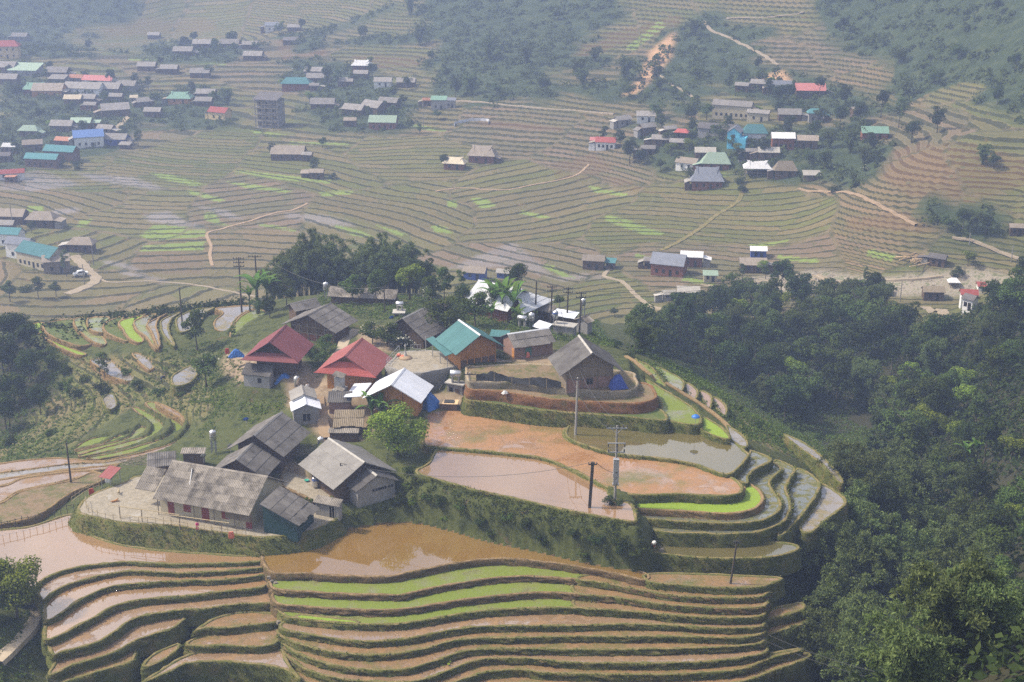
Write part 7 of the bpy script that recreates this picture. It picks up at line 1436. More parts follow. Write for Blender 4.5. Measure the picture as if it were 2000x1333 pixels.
def paths():
    ribbon('path', 'pale path winding down to the houses in the valley bend', [(1195,522),(1180,540),(1215,550),(1240,575),(1270,598),(1290,604),(1295,610),(1260,622)], 1.7, 'path_far')
    ribbon('path', 'pale path round the hut in the valley bend', [(1292,607),(1330,603),(1390,582),(1420,580),(1425,572),(1405,562),(1370,556)], 1.5, 'path_far')
    ribbon('path', 'pale river path on the right', [(1425,572),(1460,555),(1520,548),(1600,548),(1700,550),(1780,546),(1840,540)], 1.6, 'path_far')
    ribbon('path', 'light track at the upper right', [(2010,512),(1960,495),(1900,472),(1860,466)], 1.8, 'path_far')
    ribbon('path', 'reddish footpath below the right hamlet', [(1560,368),(1620,375),(1680,385),(1720,405),(1770,430),(1790,440)], 1.2, 'path_mud')
    ribbon('road', 'concrete road through the left hamlet', [(255,222),(245,235),(230,248),(215,258)], 3.2, 'path_far')
    ribbon('road', 'pale road bend beside the teal hall', [(145,500),(160,515),(175,532),(188,545),(170,560),(130,575)], 4.0, 'path_far')
    ribbon('path', 'thin pale path along the foot of the valley floor', [(185,540),(215,552),(280,550),(340,553),(400,560),(460,572),(500,580)], 1.1, 'path_far')
    ribbon('path', 'field path across the left paddies', [(600,398),(575,410),(540,416),(490,432),(440,446),(405,456),(412,480),(410,500),(415,520)], 1.0, 'path_mud')
    ribbon('path', 'far path along the foot of the slope', [(880,198),(960,202),(1060,212),(1140,218),(1200,224)], 1.8, 'path_far')
    ribbon('path', 'zigzag path above the right hamlet', [(1375,42),(1390,60),(1420,72),(1470,98),(1500,115),(1520,128)], 2.0, 'path_far')
    ribbon('path', 'pale contour path high on the right', [(1420,36),(1500,34),(1570,26)], 1.8, 'path_far')
    ribbon('path', 'path below the red slip', [(1265,135),(1300,158),(1340,180),(1352,190)], 1.6, 'path_far')
    ribbon('path', 'path to the little white house', [(1800,602),(1820,610),(1845,622),(1870,632)], 3.0, 'path_far', 280)
    ribbon('path', 'green dyke path climbing between the right paddies', [(1450,375),(1440,395),(1400,420),(1370,445),(1330,470),(1290,490)], 1.5, 'bank_grass')
    ribbon('path', 'rocky field edge left of the mid terraces', [(850,375),(900,368),(980,372),(1040,362),(1120,345),(1150,322)], 0.9, 'path_mud')
    ribbon('path', 'foreground footpath at the left edge', [(-5,1300),(25,1270),(55,1235),(72,1205),(70,1180),(55,1160)], 1.6, 'path_concrete', 0, 0.05)
    ribbon('path', 'dirt lane up through the hamlet', [(655,700),(668,680),(680,660),(695,645)], 1.6, 'path_concrete', 0, 0.08)
    ribbon('path', 'alley between the huts and the farmhouses', [(640,860),(632,830),(628,805),(622,780)], 1.6, 'path_mud', 0, 0.08)
    ribbon('path', 'earth crest path down the right brow', [(1222,698),(1262,728),(1310,756),(1360,786),(1400,815),(1430,845)], 0.7, 'bank_brown', 0, 0.15)
# ------------------------------------------------------------------ poles, wires, drums, fences, people
def height_at(p, py):
    """height above p at which a vertical reaches pixel row py"""
    lo, hi = 0.0, 30.0
    for _ in range(40):
        m = (lo + hi) / 2; y = float(pix(p.x, p.y, p.z + m)[1])
        if y > py: lo = m
        else: hi = m
    return (lo + hi) / 2
POLES = {}
def pole(key, px, py, D, top, label, mat='pole_wood', arms=1, lean=0.0, r=0.15, yaw=0.0, square=False, wide=0.9, insul=True):
    p = P(px, py, D) if D else G(px, py, 330); h = height_at(p, top); e = empty('utility_pole', p, yaw, label, 'pole', 'utility poles'); tp = Vector((lean * h, 0, h))
    if square:
        MB().prism([(-r, -r, -0.6), (r, -r, -0.6), (r, r, -0.6), (-r, r, -0.6)], (lean * h, 0, h + 0.6)).build('shaft', MATS[mat], e)
    else: MB().tube((0, 0, -0.6), tp, r * 1.15, r * 0.75, 8).build('shaft', MATS[mat], e)
    ends = [tp]
    for k in range(arms):
        z = h - 0.25 - 0.75 * k; x = lean * z; ar = MB().box(x - wide, x + wide, -0.06 - 0.16, -0.16 + 0.06, z - 0.06, z + 0.06).build('crossarm', MATS['iron'], e)
        if insul:
            for s in (-1, -0.4, 0.4, 1): MB().lathe([(0.05, 0), (0.085, 0.08), (0.05, 0.12), (0.085, 0.2), (0.03, 0.26)], 7, (x + s * wide * 0.92, -0.16, z + 0.06)).build('insulator', MATS['iron'], ar)
        ends.append(Vector((x - wide * 0.92, -0.16, z + 0.2))); ends.append(Vector((x + wide * 0.92, -0.16, z + 0.2)))
    M = e.matrix_basis; POLES[key] = [Matrix.Translation(p) @ Matrix.Rotation(yaw, 4, 'Z') @ v for v in ends]; return e, h
NW = [0]
def wire(a, b, sag, label, r=0.03, group='power lines'):
    n = 14; pts = [a.lerp(b, i / n) - Vector((0, 0, sag * 4 * (i / n) * (1 - i / n))) for i in range(n + 1)]
    tag(MB().path(pts, r, 4).build('power_line', MATS['iron']), label, 'wire', group)
def drum(p, r, h, label, legs=0.0, band=None, lying=False, rz=0.0):
    e = empty('water_drum', p, rz, label, 'water tank', 'steel water drums')
    if lying:
        b = MB().lathe([(r * 0.35, -h / 2 - r * 0.22), (r * 0.85, -h / 2 - r * 0.1), (r, -h / 2), (r, h / 2), (r * 0.85, h / 2 + r * 0.1), (r * 0.35, h / 2 + r * 0.22)], 16).build('tank', MATS['steel'], e, True, (0, 0, legs + r), (0, R(90), 0))
        for x in (-h * 0.33, h * 0.33): MB().box(x - 0.1, x + 0.1, -r * 0.7, r * 0.7, -0.2, legs + r * 0.35).build('cradle', MATS['concrete'], e)
    else:
        b = MB().lathe([(r * 0.9, legs), (r, legs + 0.06), (r, legs + h), (r * 0.93, legs + h + 0.05), (r * 0.55, legs + h + r * 0.32), (r * 0.2, legs + h + r * 0.4), (r * 0.2, legs + h + r * 0.5)], 16).build('tank', MATS['steel'], e, True)
        for k in range(3): MB().lathe([(r * 1.015, legs + h * (0.2 + 0.3 * k)), (r * 1.03, legs + h * (0.22 + 0.3 * k)), (r * 1.015, legs + h * (0.24 + 0.3 * k))], 16).build('hoop', MATS['steel_dull'], b)
        if band: MB().lathe([(r * 1.02, legs + h * 0.72), (r * 1.02, legs + h * 0.9)], 16).build('band', MATS[band], b)
        if legs > 0.1:
            for a in range(4): x, y = r * 0.8 * math.cos(a * 1.571 + 0.78), r * 0.8 * math.sin(a * 1.571 + 0.78); MB().box(x - 0.07, x + 0.07, y - 0.07, y + 0.07, -0.3, legs + 0.05).build('leg', MATS['steel_dull'], e)
    return e
def tent(p, w, d, h, mat, label, rz=0.0, seed=0):
    """crumpled tarpaulin draped over a low frame"""
    rg = np.random.default_rng(seed); n = 12; V, F = [], []
    for i in range(n + 1):
        for j in range(n + 1):
            x, y = (i / n - 0.5) * 2, (j / n - 0.5) * 2; e = max(abs(x), abs(y)); z = h * (1 - e ** 2.2) * (0.75 + 0.25 * math.cos(x * 2)) + rg.normal(0, 0.05)
            V.append((x * w / 2 + rg.normal(0, 0.04), y * d / 2 + rg.normal(0, 0.04), max(z, -0.05)))
    for i in range(n):
        for j in range(n): b = i * (n + 1) + j; F.append((b, b + n + 1, b + n + 2, b + 1))
    return tag(obj('tarpaulin', mesh('tarpaulin', V, F, MATS[mat]), None, p, (0, 0, rz)), label, 'tarpaulin')
def skin_mesh(name, pts, edges, rad, mat, parent, sub=1):
    me = bpy.data.meshes.new(name); me.from_pydata(pts, edges, []); me.materials.append(MATS[mat]); o = obj(name, me, parent)
    m = o.modifiers.new('skin', 'SKIN'); m.use_smooth_shade = True
    sv = me.skin_vertices[0].data
    for i, r in enumerate(rad): sv[i].radius = r if isinstance(r, tuple) else (r, r)
    sv[0].use_root = True
    if sub: s = o.modifiers.new('sub', 'SUBSURF'); s.levels = s.render_levels = sub
    return o
def person(p, rz, label, top='cloth_dark', legs='cloth_dark', hat=None, bend=0.0, scale=1.0):
    e = empty('person', p, rz, label, 'person'); e.scale = (scale,) * 3
    b = Vector((0, -math.sin(bend), math.cos(bend))); hip = Vector((0, 0, 0.9)); ch = hip + b * 0.38; nk = hip + b * 0.56; hd = hip + b * 0.70
    sh = [ch + b * 0.10 + Vector((s * 0.19, 0, 0)) for s in (-1, 1)]; dn = Vector((0, -0.12, -1)).normalized()
    el = [sh[i] + dn * 0.28 + Vector(((-1, 1)[i] * 0.06, 0.02, 0)) for i in (0, 1)]; wr = [el[i] + dn * 0.25 + Vector((0, -0.08, 0.02)) for i in (0, 1)]; ha = [wr[i] + dn * 0.14 for i in (0, 1)]
    pts = [hip, ch, nk, hd, hd + b * 0.13] + sh + el + wr + ha; ed = [(0, 1), (1, 2), (2, 3), (3, 4), (1, 5), (1, 6), (5, 7), (6, 8), (7, 9), (8, 10), (9, 11), (10, 12)]
    rad = [(0.15, 0.11), (0.16, 0.11), 0.055, (0.085, 0.10), (0.075, 0.085), 0.07, 0.07, 0.048, 0.048, 0.035, 0.035, (0.042, 0.022), (0.042, 0.022)]
    for s in (-1, 1):
        k = len(pts); pts += [Vector((s * 0.09, 0, 0.86)), Vector((s * 0.11, -0.05 - 0.05 * s, 0.47)), Vector((s * 0.11, 0.0 - 0.08 * s, 0.08)), Vector((s * 0.12, -0.15 - 0.08 * s, 0.03))]; ed += [(0, k), (k, k + 1), (k + 1, k + 2), (k + 2, k + 3)]; rad += [0.095, 0.06, 0.045, 0.04]
    skin_mesh('body', [tuple(q) for q in pts], ed, rad, 'skin', e)
    skin_mesh('jacket', [tuple(q) for q in [hip - b * 0.06, ch, ch + b * 0.12, sh[0], sh[1], el[0], el[1], wr[0], wr[1]]], [(0, 1), (1, 2), (1, 3), (1, 4), (3, 5), (4, 6), (5, 7), (6, 8)], [(0.19, 0.15), (0.19, 0.14), (0.10, 0.09), 0.09, 0.09, 0.066, 0.066, 0.052, 0.052], top, e)
    l = len(pts) - 8; skin_mesh('trousers', [tuple(q) for q in [hip] + [pts[l + i] for i in (0, 1, 2, 4, 5, 6)]], [(0, 1), (1, 2), (2, 3), (0, 4), (4, 5), (5, 6)], [(0.165, 0.13), 0.11, 0.08, 0.065, 0.11, 0.08, 0.065], legs, e)
    hc = hd + b * 0.11
    MB().lathe([(0.02, -0.06), (0.115, -0.03), (0.12, 0.05), (0.07, 0.12), (0.01, 0.135)], 10, hc + Vector((0, 0.025, 0))).build('hair', MATS['hair'], e, True)
    if hat: MB().lathe([(0.30, 0.02), (0.29, 0.05), (0.03, 0.2), (0.01, 0.2)], 12, hc + Vector((0, 0, 0.03))).build('hat', MATS[hat], e, True)
    return e
def dog(p, rz, label, lying=False, mat='wood_new'):
    e = empty('dog', p, rz, label, 'dog'); z = 0.17 if lying else 0.42
    pts = [(0, 0, z), (0.28, 0, z + 0.02), (0.42, 0, z + 0.14), (0.52, 0, z + 0.2), (0.66, 0, z + 0.16), (-0.28, 0, z), (-0.42, 0, z + 0.1), (-0.6, 0, z + (0.0 if lying else 0.22))]; ed = [(0, 1), (1, 2), (2, 3), (3, 4), (0, 5), (5, 6), (6, 7)]; rad = [0.11, 0.13, 0.075, 0.075, 0.035, 0.11, 0.03, 0.018]
    for j, x in ((1, 0.28), (5, -0.28)):
        for s in (-1, 1):
            k = len(pts); hk = 0.05 if x > 0 else -0.08
            pts += [(x, s * 0.09, z - 0.08), (x + (0.2 if lying else -hk * 0.4), s * 0.11, 0.07 if lying else z * 0.5), (x + (0.38 if lying else hk), s * 0.11, 0.04), (x + (0.45 if lying else hk + 0.07), s * 0.11, 0.03)]; ed += [(j, k), (k, k + 1), (k + 1, k + 2), (k + 2, k + 3)]; rad += [0.07, 0.045, 0.03, 0.03]
    skin_mesh('body', pts, ed, rad, mat, e)
    for s in (-1, 1): MB().prism([(0.49, s * 0.05, z + 0.25), (0.55, s * 0.06, z + 0.24), (0.5, s * 0.075, z + 0.34)], (0.015, 0, 0)).build('ear', MATS[mat], e)
    return e
def fence(pxs, D, label, h=1.2, rails=(0.95,), step=1.6, mat='bamboo_pole', r=0.035, wav=0.1):
    pts = [P(x, y, D) for x, y in pxs]; q = smooth_line([(p.x, p.y) for p in pts], step); e = empty('fence', (q[0][0], q[0][1], CAMZ - D), 0, label, 'fence', 'bamboo fences'); rd = random.Random(len(pxs) * 7 + int(D * 10)); o = Vector((q[0][0], q[0][1], 0))
    for a in q: hh = h * rd.uniform(0.75, 1.15); MB().tube((a[0] - o.x, a[1] - o.y, -0.3), (a[0] - o.x + rd.uniform(-0.08, 0.08), a[1] - o.y, hh), r, n=5).build('post', MATS[mat], e)
    for z in rails: MB().path([Vector((a[0] - o.x, a[1] - o.y, z + rd.uniform(-wav, wav))) for a in q], r * 0.9, 5).build('rail', MATS[mat], e)
    return e
def details():
    # poles ---------------------------------------------------------------
    e, h = pole('main', 1201, 978, 81.9, 832, 'tall concrete pole with transformer box and three crossarms', 'pole_concrete', 0, 0.0, 0.16)
    for z, w, dn in ((h - 0.25, 1.35, 0), (h - 2.35, 1.15, 1), (h - 3.6, 1.1, 0)):
        ar = MB().box(-w, w, -0.28, -0.16, z - 0.06, z + 0.06).build('crossarm', MATS['steel_dull'], e)
        for s in (-1, -0.6, -0.2, 0.2, 0.6, 1) if z > h - 1 else (-0.95, 0.1, 0.95): MB().lathe([(0.06, 0), (0.10, 0.1), (0.06, 0.15), (0.10, 0.25), (0.04, 0.36)] if not dn else [(0.05, -0.5), (0.09, -0.4), (0.05, -0.3), (0.09, -0.2), (0.04, 0)], 8, (s * w * 0.96, -0.22, z + (0.06 if not dn else -0.06))).build('insulator', MATS['iron'], ar)
        if z > h - 1:
            for s in (-1, 1): MB().tube((s * w * 0.6, -0.2, z), (0, -0.18, z - 0.75), 0.045, n=5).build('brace', MATS['steel_dull'], ar)
    MB().box(-0.36, 0.36, -0.75, -0.15, h - 6.2, h - 4.4).build('switch_box', MATS['steel_dull'], e); MB().box(-0.38, 0.38, -0.78, -0.14, h - 6.9, h - 6.3).build('meter_frame', MATS['steel_dull'], e); MB().box(-0.34, 0.34, -0.74, -0.15, h - 7.9, h - 7.0).build('transformer', MATS['steel_dull'], e); MB().box(-0.42, 0.42, -0.8, -0.1, h - 8.05, h - 7.92).build('platform', MATS['steel'], e)
    POLES['main'] = [Matrix.Translation(e.location) @ Vector(v) for v in ((0, 0, h), (-1.3, -0.22, h), (1.3, -0.22, h), (-1.1, -0.22, h - 3.3), (0, -0.2, h - 6.5))]
    pole('dark', 1151, 992, 82.05, 903, 'dark square leaning pole standing in the lilac paddy', 'pole_wood', 1, 0.05, 0.19, square=True, wide=0.55)
    pole('olive', 1124, 850, 81.4, 738, 'concrete pole in the corner of the olive paddy', 'pole_concrete', 1, 0.02, 0.17)
    pole('tower', 918, 800, 81.6, 728, 'grey pole beside the little water tower', 'pole_concrete', 1, 0.0, 0.15)
    pole('yard', 668, 968, 85.2, 905, 'short dark pole at the corner of the pale grey roof', 'pole_wood', 0, 0.0, 0.12)
    pole('field', 139, 945, 87.6, 864, 'dark pole beside the bare dry field', 'pole_wood', 0, 0.0, 0.14)
    pole('low', 1426, 1140, 87.5, 1056, 'slim pole leaning right in the muddy strip', 'pole_wood', 1, 0.09, 0.13, wide=0.4)
    pole('left', 356, 632, 86.2, 562, 'lone pole on the left shoulder', 'pole_wood', 0, 0.0, 0.13)
    pole('twin1', 472, 608, 85.6, 503, 'left pole of the twin frame by the bananas', 'pole_wood', 3, 0.01, 0.16, wide=1.0); pole('twin2', 505, 606, 85.0, 499, 'right pole of the twin frame by the bananas', 'pole_wood', 1, 0.0, 0.16, wide=1.2)
    for k, x, y, t, lb, ar in (('b1', 1014, 622, 547, 'first of the row of tall poles right of the silver roof', 1), ('b2', 1045, 626, 549, 'second of the row of tall poles, before the silver hip', 0), ('b3', 1075, 640, 558, 'third and thickest of the row of tall poles', 2), ('b4', 1107, 628, 561, 'fourth of the row of tall poles', 2), ('b5', 1131, 660, 570, 'fifth and last of the row of tall poles, nearest the steep grey roof', 2)):
        pole(k, x, y, 82.4, t, lb, 'pole_wood', ar, 0.03, 0.15, wide=0.85)
    pole('small', 752, 622, 81.2, 561, 'small pole with white insulators above the flower bushes', 'pole_wood', 1, 0.0, 0.12, wide=0.7)
    for k, x, y, t, lb in (('v1', 25, 445, 395, 'thin pole beside the brown farmhouse at the left'), ('v2', 183, 518, 480, 'pale pole at the valley road bend'), ('v3', 165, 556, 516, 'grey pole beside the white car'), ('v4', 1758, 590, 548, 'thin pole by the river houses'), ('v5', 1975, 512, 480, 'thin pole on the track at the right edge'), ('v6', 1893, 478, 455, 'thin pole on the upper right track'), ('v7', 827, 250, 200, 'thin pole right of the mint green roof')):
        pole(k, x, y, None, t, lb, 'pole_concrete', 0, 0, 0.14)
    Q = POLES
    for a, b, i, j, s, lb in (('main', 'olive', 1, 1, 1.2, 'left power line from the transformer pole to the olive paddy pole'), ('main', 'olive', 2, 2, 1.2, 'right power line from the transformer pole to the olive paddy pole'), ('olive', 'b3', 1, 3, 1.5, 'left power line climbing from the olive paddy pole to the hamlet'), ('olive', 'b3', 2, 4, 1.5, 'right power line climbing from the olive paddy pole to the hamlet'), ('main', 'dark', 4, 2, 0.3, 'short cable from the transformer box to the dark pole'), ('dark', 'yard', 1, 0, 2.0, 'cable sagging across the lilac paddy to the grey farmhouse'),
                             ('b1', 'b2', 0, 0, 0.4, 'cable between the first two tall poles'), ('b2', 'b3', 0, 1, 0.4, 'cable between the second and third tall poles'), ('b3', 'b4', 1, 1, 0.4, 'upper cable between the third and fourth tall poles'), ('b4', 'b5', 1, 1, 0.4, 'upper cable between the fourth and fifth tall poles'), ('b3', 'b4', 3, 3, 0.4, 'lower cable between the third and fourth tall poles'), ('b4', 'b5', 3, 3, 0.4, 'lower cable between the fourth and fifth tall poles'), ('twin1', 'twin2', 2, 1, 0.2, 'cable joining the twin poles'), ('twin1', 'left', 1, 0, 1.2, 'cable from the twin poles to the lone left pole'), ('twin2', 'small', 2, 1, 2.2, 'cable from the twin poles past the bamboo to the small pole'), ('small', 'b1', 2, 1, 2.5, 'cable from the small pole to the first tall pole')):
        wire(Q[a][i], Q[b][j], s, lb)
    far = AT(1990, 430, 10); wire(Q['b5'][2], far, 7.0, 'long power line crossing the ravine wood, upper one', 0.03); wire(Q['b5'][2] - Vector((0, 0, 0.7)), far - Vector((0, 0, 1.2)), 7.5, 'long power line crossing the ravine wood, lower one', 0.03)
    wire(P(1500, 1240, 80), P(2060, 1360, 62), 1.5, 'power line sweeping over the bamboo in the bottom right, upper one', 0.02); wire(P(1480, 1245, 80), P(2040, 1375, 62), 1.5, 'power line sweeping over the bamboo in the bottom right, lower one', 0.02)
    wire(P(-20, 1285, 86), P(180, 1345, 88), 0.6, 'thin wire crossing the bottom left corner', 0.02)
    # water drums -----------------------------------------------------------
    drum(P(418, 880, 85.6), 0.5, 1.35, 'steel water drum on tall legs left of the big barn', 1.7)
    drum(P(627, 872, 84.2), 0.5, 1.0, 'steel drum behind the ridge of the pale grey roof', 0.3); drum(P(617, 950, 85.0), 0.52, 1.35, 'blue-banded steel drum at the eave of the pale grey roof', 0.0, 'plastic_blue')
    drum(P(580, 757, 81.6), 0.45, 1.1, 'white-capped drum beside the blue tarpaulin', 0.6); drum(P(637, 579, 83.0), 0.5, 1.4, 'steel drum at the left end of the long narrow roof', 1.2); drum(P(1085, 636, 80.0) + Vector((0, 1.2, 0)), 0.48, 1.2, 'blue-banded drum on the flat block house', 0.9, 'plastic_blue'); drum(P(1139, 612, 82.0), 0.45, 1.1, 'drum at the right end behind the flat block house', 1.5); drum(P(1038, 638, 81.0), 0.55, 1.3, 'upright steel drum beside the lying one', 1.0)
    drum(P(1020, 640, 80.6), 0.5, 1.5, 'lying steel tank left of the upright drum', 1.2, None, True, R(-25))
    for x, y, lb in ((762, 505, ''), (165, 482, '')): pass
    # hut with the lying tank, little water tower
    hb = flat_box('tank_hut', 'small pale concrete hut carrying a lying steel tank, among trees', 'hut', ((766, 612), (791, 612), (795, 604)), 79.2, 81.2, 'plaster_beige'); on_eave(hb, 0.28, 0.0, 0.6, 1.6, 'opening', 'doorway'); on_eave(hb, 0.75, 0.5, 0.4, 0.9, 'opening', 'window')
    drum(P(781, 606, 79.2), 0.45, 1.2, 'lying steel tank on the small pale hut', 0.7, None, True, R(-10))
    wt = flat_box('water_tower', 'mossy concrete water tower block with two doorways', 'tower', ((868, 747), (905, 753), (910, 745)), 78.9, 81.4, 'concrete_dark', over=0.3); on_eave(wt, 0.25, 0.0, 0.6, 1.7, 'opening', 'doorway'); on_eave(wt, 0.66, 0.0, 0.7, 1.6, 'wood_old', 'door')
    drum(P(890, 748, 78.9) + Vector((0, 0.2, 0)), 0.55, 1.5, 'lying steel tank on the mossy water tower', 0.9, None, True, R(-8))
    st = shed_roof('panel_shed', None, (898,752), (928,754), (896,735), (921,741), 80.0, 0.3, 'metal', 'fibro_light', label='slanted cream panel roof leaning on the water tower', cat='shed', ground=81.2)
    MB().box(-0.1, 0.1, -st.d + 0.1, -st.d + 0.3, -0.3, st.h).build('post', MATS['wood_old'], st.root)
    cg = P(877, 797, 81.6); t = empty('cage', cg, R(-5), 'low wire cage with a dark lid below the water tower', 'cage'); MB().box(-1.3, 1.3, -0.8, 0.8, 0, 0.9).build('mesh_side', MATS['wood_old'], t); MB().box(-1.4, 1.4, -0.9, 0.9, 0.9, 1.0).build('lid', MATS['tan_timber'], t); MB().box(-0.7, 0.8, -0.6, 0.5, 1.0, 1.15).build('sheet', MATS['iron'], t)
    # leaning bamboo and steps
    a, b = P(850, 775, 81.4), P(875, 733, 79.2); tag(MB().tube(a, b, 0.07).build('bamboo_pole', MATS['bamboo_pole']), 'long bamboo pole leaning beside the water tower', 'pole')
    # black shade net
    t = empty('shade_net', P(932, 744, 77.0), 0, 'black shade net strung below the brick house', 'net'); o = t.location; q = smooth_line([tuple(P(x, y, 77.0))[:2] for x, y in ((930,745),(975,746),(1016,750),(1060,756),(1096,758))], 0.5); rg = np.random.default_rng(2); V, F = [], []; n = len(q)
    for i, a in enumerate(q):
        top = 1.0 + 0.3 * math.sin(i * 0.42) + 0.1 * rg.normal()
        for k in range(5): V.append((a[0] - o.x, a[1] - o.y + 0.15 * math.sin(i * 0.9 + k) + 0.1 * k, top * k / 4))
    for i in range(n - 1):
        for k in range(4): b = i * 5 + k; F.append((b, b + 5, b + 6, b + 1))
    obj('netting', mesh('netting', V, F, MATS['net_black'], True), t)
    for i in range(0, n, 5): MB().tube((q[i][0] - o.x, q[i][1] - o.y - 0.1, -0.2), (q[i][0] - o.x, q[i][1] - o.y - 0.1, 1.6), 0.03, n=5).build('post', MATS['bamboo_pole'], t)
    # tarpaulins
    tent(P(830, 792, 81.5), 4.6, 3.2, 2.5, 'tarp_blue', 'blue tarpaulin hanging under the right eave of the wooden house', R(-40), 1); tent(P(1207, 757, 77.0), 2.6, 2.0, 2.1, 'tarp_navy', 'royal blue tarpaulin tent on the stone platform', 0.2, 2); tent(P(556, 748, 81.6), 3.0, 1.8, 1.5, 'tarp_blue', 'light blue tarpaulin shelter beside the block shed', -0.1, 3); tent(P(462, 697, 82.8), 2.6, 1.2, 1.3, 'tarp_blue', 'blue sheet behind the maroon-roofed house', 0.1, 4); tent(P(810, 868, 83.8), 2.2, 1.6, 0.7, 'metal_white', 'white sheet lying behind the bright green tree', 0.4, 5); tent(P(986, 769, 78.1), 0.9, 0.5, 0.45, 'cloth_white', 'white bundle on the red earth ledge', 0.2, 6)
    # yard mound with pole, umbrella, orange sacks
    t = empty('mound', P(792, 700, 77.65), 0, 'heap of earth with a concrete cone on the concrete terrace', 'mound'); MB().lathe([(1.1, -0.05), (0.95, 0.2), (0.6, 0.38), (0.2, 0.45)], 14).build('earth', MATS['path_mud'], t, True); MB().lathe([(0.35, 0.35), (0.1, 1.1), (0.05, 1.9), (0.16, 2.0), (0.02, 2.4)], 10).build('cone', MATS['concrete'], t)
    for i, (x, y) in enumerate(((779, 697), (787, 700))): tag(MB().lathe([(0.1, 0), (0.36, 0.15), (0.34, 0.4), (0.1, 0.55)], 10).build('sack', MATS['cloth_orange'], None, True, P(x, y, 77.65)), ('left' if i == 0 else 'right') + ' orange sack by the earth heap on the terrace', 'sack', 'orange sacks')
    for i in range(8): tag(MB().lathe([(0.08, 0), (0.24, 0.1), (0.22, 0.28), (0.06, 0.38)], 9).build('sack', MATS['cloth_orange'], None, True, P(645 + 4 * (i % 5) + (i // 5) * 2, 806 - 3 * (i // 5), 82.4) + Vector((0, 0, 0.05 + 0.2 * (i // 5)))), 'round orange sack in the pile before the brick shed', 'sack', 'orange sack pile')
    u = empty('umbrella', P(1358, 832, 80.0), 0, 'open blue umbrella standing on the brow of the fields', 'umbrella'); MB().tube((0, 0, 0), (0, 0, 1.75), 0.025, n=6).build('shaft', MATS['steel_dull'], u); MB().lathe([(0.62, 1.35), (0.55, 1.5), (0.3, 1.68), (0.03, 1.76), (0.02, 1.82)], 12).build('canopy', MATS['tarp_blue'], u)
    # railing round the concrete terrace
    fence([(754,716),(766,702),(780,688)], 77.65, 'metal railing along the left side of the concrete terrace', 1.0, (0.5, 1.0), 0.9, 'steel_dull', 0.04, 0.0); fence([(802,686),(822,685)], 77.65, 'low metal gate at the back of the concrete terrace', 1.0, (0.3, 1.0), 0.5, 'steel_dull', 0.035, 0.0)
    # fences round the farmyard
    fence([(168,980),(172,1000),(195,1013),(245,1020),(290,1022),(330,1028),(400,1038),(440,1045),(480,1048)], 85.5, 'crooked bamboo fence round the farmyard garden', 1.1, (0.8,), 1.1); fence([(-10,1037),(60,1021),(120,1003),(145,998)], 87.0, 'picket fence along the pale paddy at the left', 1.2, (0.9,), 0.8, 'pole_wood', 0.045); fence([(140,985),(165,968),(195,955)], 85.6, 'bamboo fence beside the yard gate', 1.3, (0.5, 1.0), 0.7)
    t = empty('drying_rack', P(235, 1012, 85.5), 0, 'long bamboo drying rail on posts in front of the farmhouse', 'rack'); o = t.location
    ps = [P(x, y, 85.5) - o for x, y in ((235, 1012), (278, 1020), (352, 1032), (434, 1047))]
    for p in ps: MB().tube(p + Vector((0, 0, -0.2)), p + Vector((0, 0, 1.9)), 0.06, n=6).build('post', MATS['wood_grey'], t)
    MB().tube(ps[0] + Vector((-1.5, 0, 1.95)), ps[2] + Vector((0, 0, 1.95)), 0.05, n=6).build('rail', MATS['bamboo_pole'], t); MB().tube(ps[2] + Vector((-1, 0, 1.9)), ps[3] + Vector((1.0, 0, 1.85)), 0.05, n=6).build('rail', MATS['bamboo_pole'], t); MB().tube(ps[1] + Vector((-2, 0, 1.0)), ps[3] + Vector((-1, 0, 1.0)), 0.045, n=6).build('rail', MATS['bamboo_pole'], t)
    fence([(735,980),(765,978),(795,982)], 85.6, 'split bamboo fence below the block annex', 0.9, (0.3, 0.6, 0.85), 0.6, 'bamboo_pole', 0.04)
    # stick pile
    t = empty('stick_pile', P(268, 912, 86.0), 0, 'untidy pile of dry sticks behind the yard gate', 'firewood'); rd = random.Random(8)
    for i in range(34): a = rd.uniform(-0.5, 0.5); p = Vector((rd.uniform(-2.4, 2.4), rd.uniform(-0.8, 0.8), rd.uniform(0.2, 1.5))); dv = Vector((math.cos(a), math.sin(a), rd.uniform(-0.2, 0.2))) * rd.uniform(0.7, 1.4); MB().tube(p - dv, p + dv, 0.035, n=4).build('stick', MATS['bark_pale'], t)
    t = empty('stick_pile', P(585, 893, 84.4), 0, 'brushwood heap between the big barn and the pale grey roof', 'firewood')
    for i in range(30): a = rd.uniform(-0.6, 1.2); p = Vector((rd.uniform(-2, 2), rd.uniform(-1.6, 1.6), rd.uniform(0.2, 1.1))); dv = Vector((math.cos(a), math.sin(a), rd.uniform(-0.3, 0.3))) * rd.uniform(0.8, 1.6); MB().tube(p - dv, p + dv, 0.03, n=4).build('stick', MATS['bark_pale'], t)
    # satellite dishes, basins, clothes
    for x, y, D, m, lb in ((481, 828, 81.6, 'plastic_blue', 'blue satellite dish behind the big barn roof'), (398, 899, 84.4, 'steel_dull', 'grey satellite dish on the flat wooden shed'), (450, 880, 82.8, 'steel_dull', 'pale satellite dish under the barn gable'), (765, 628, 80.2, 'plastic_blue', 'blue dish on the ground by the tank hut')):
        t = empty('satellite_dish', P(x, y, D), R(200), lb, 'satellite dish'); MB().lathe([(0.02, 0), (0.25, 0.04), (0.42, 0.14), (0.43, 0.15), (0.25, 0.06), (0.02, 0.02)], 14).build('bowl', MATS[m], t, True, (0, 0, 0.6), (R(60), 0, 0)); MB().tube((0, 0.1, -0.3), (0, 0.1, 0.6), 0.035, n=6).build('mast', MATS['steel_dull'], t)
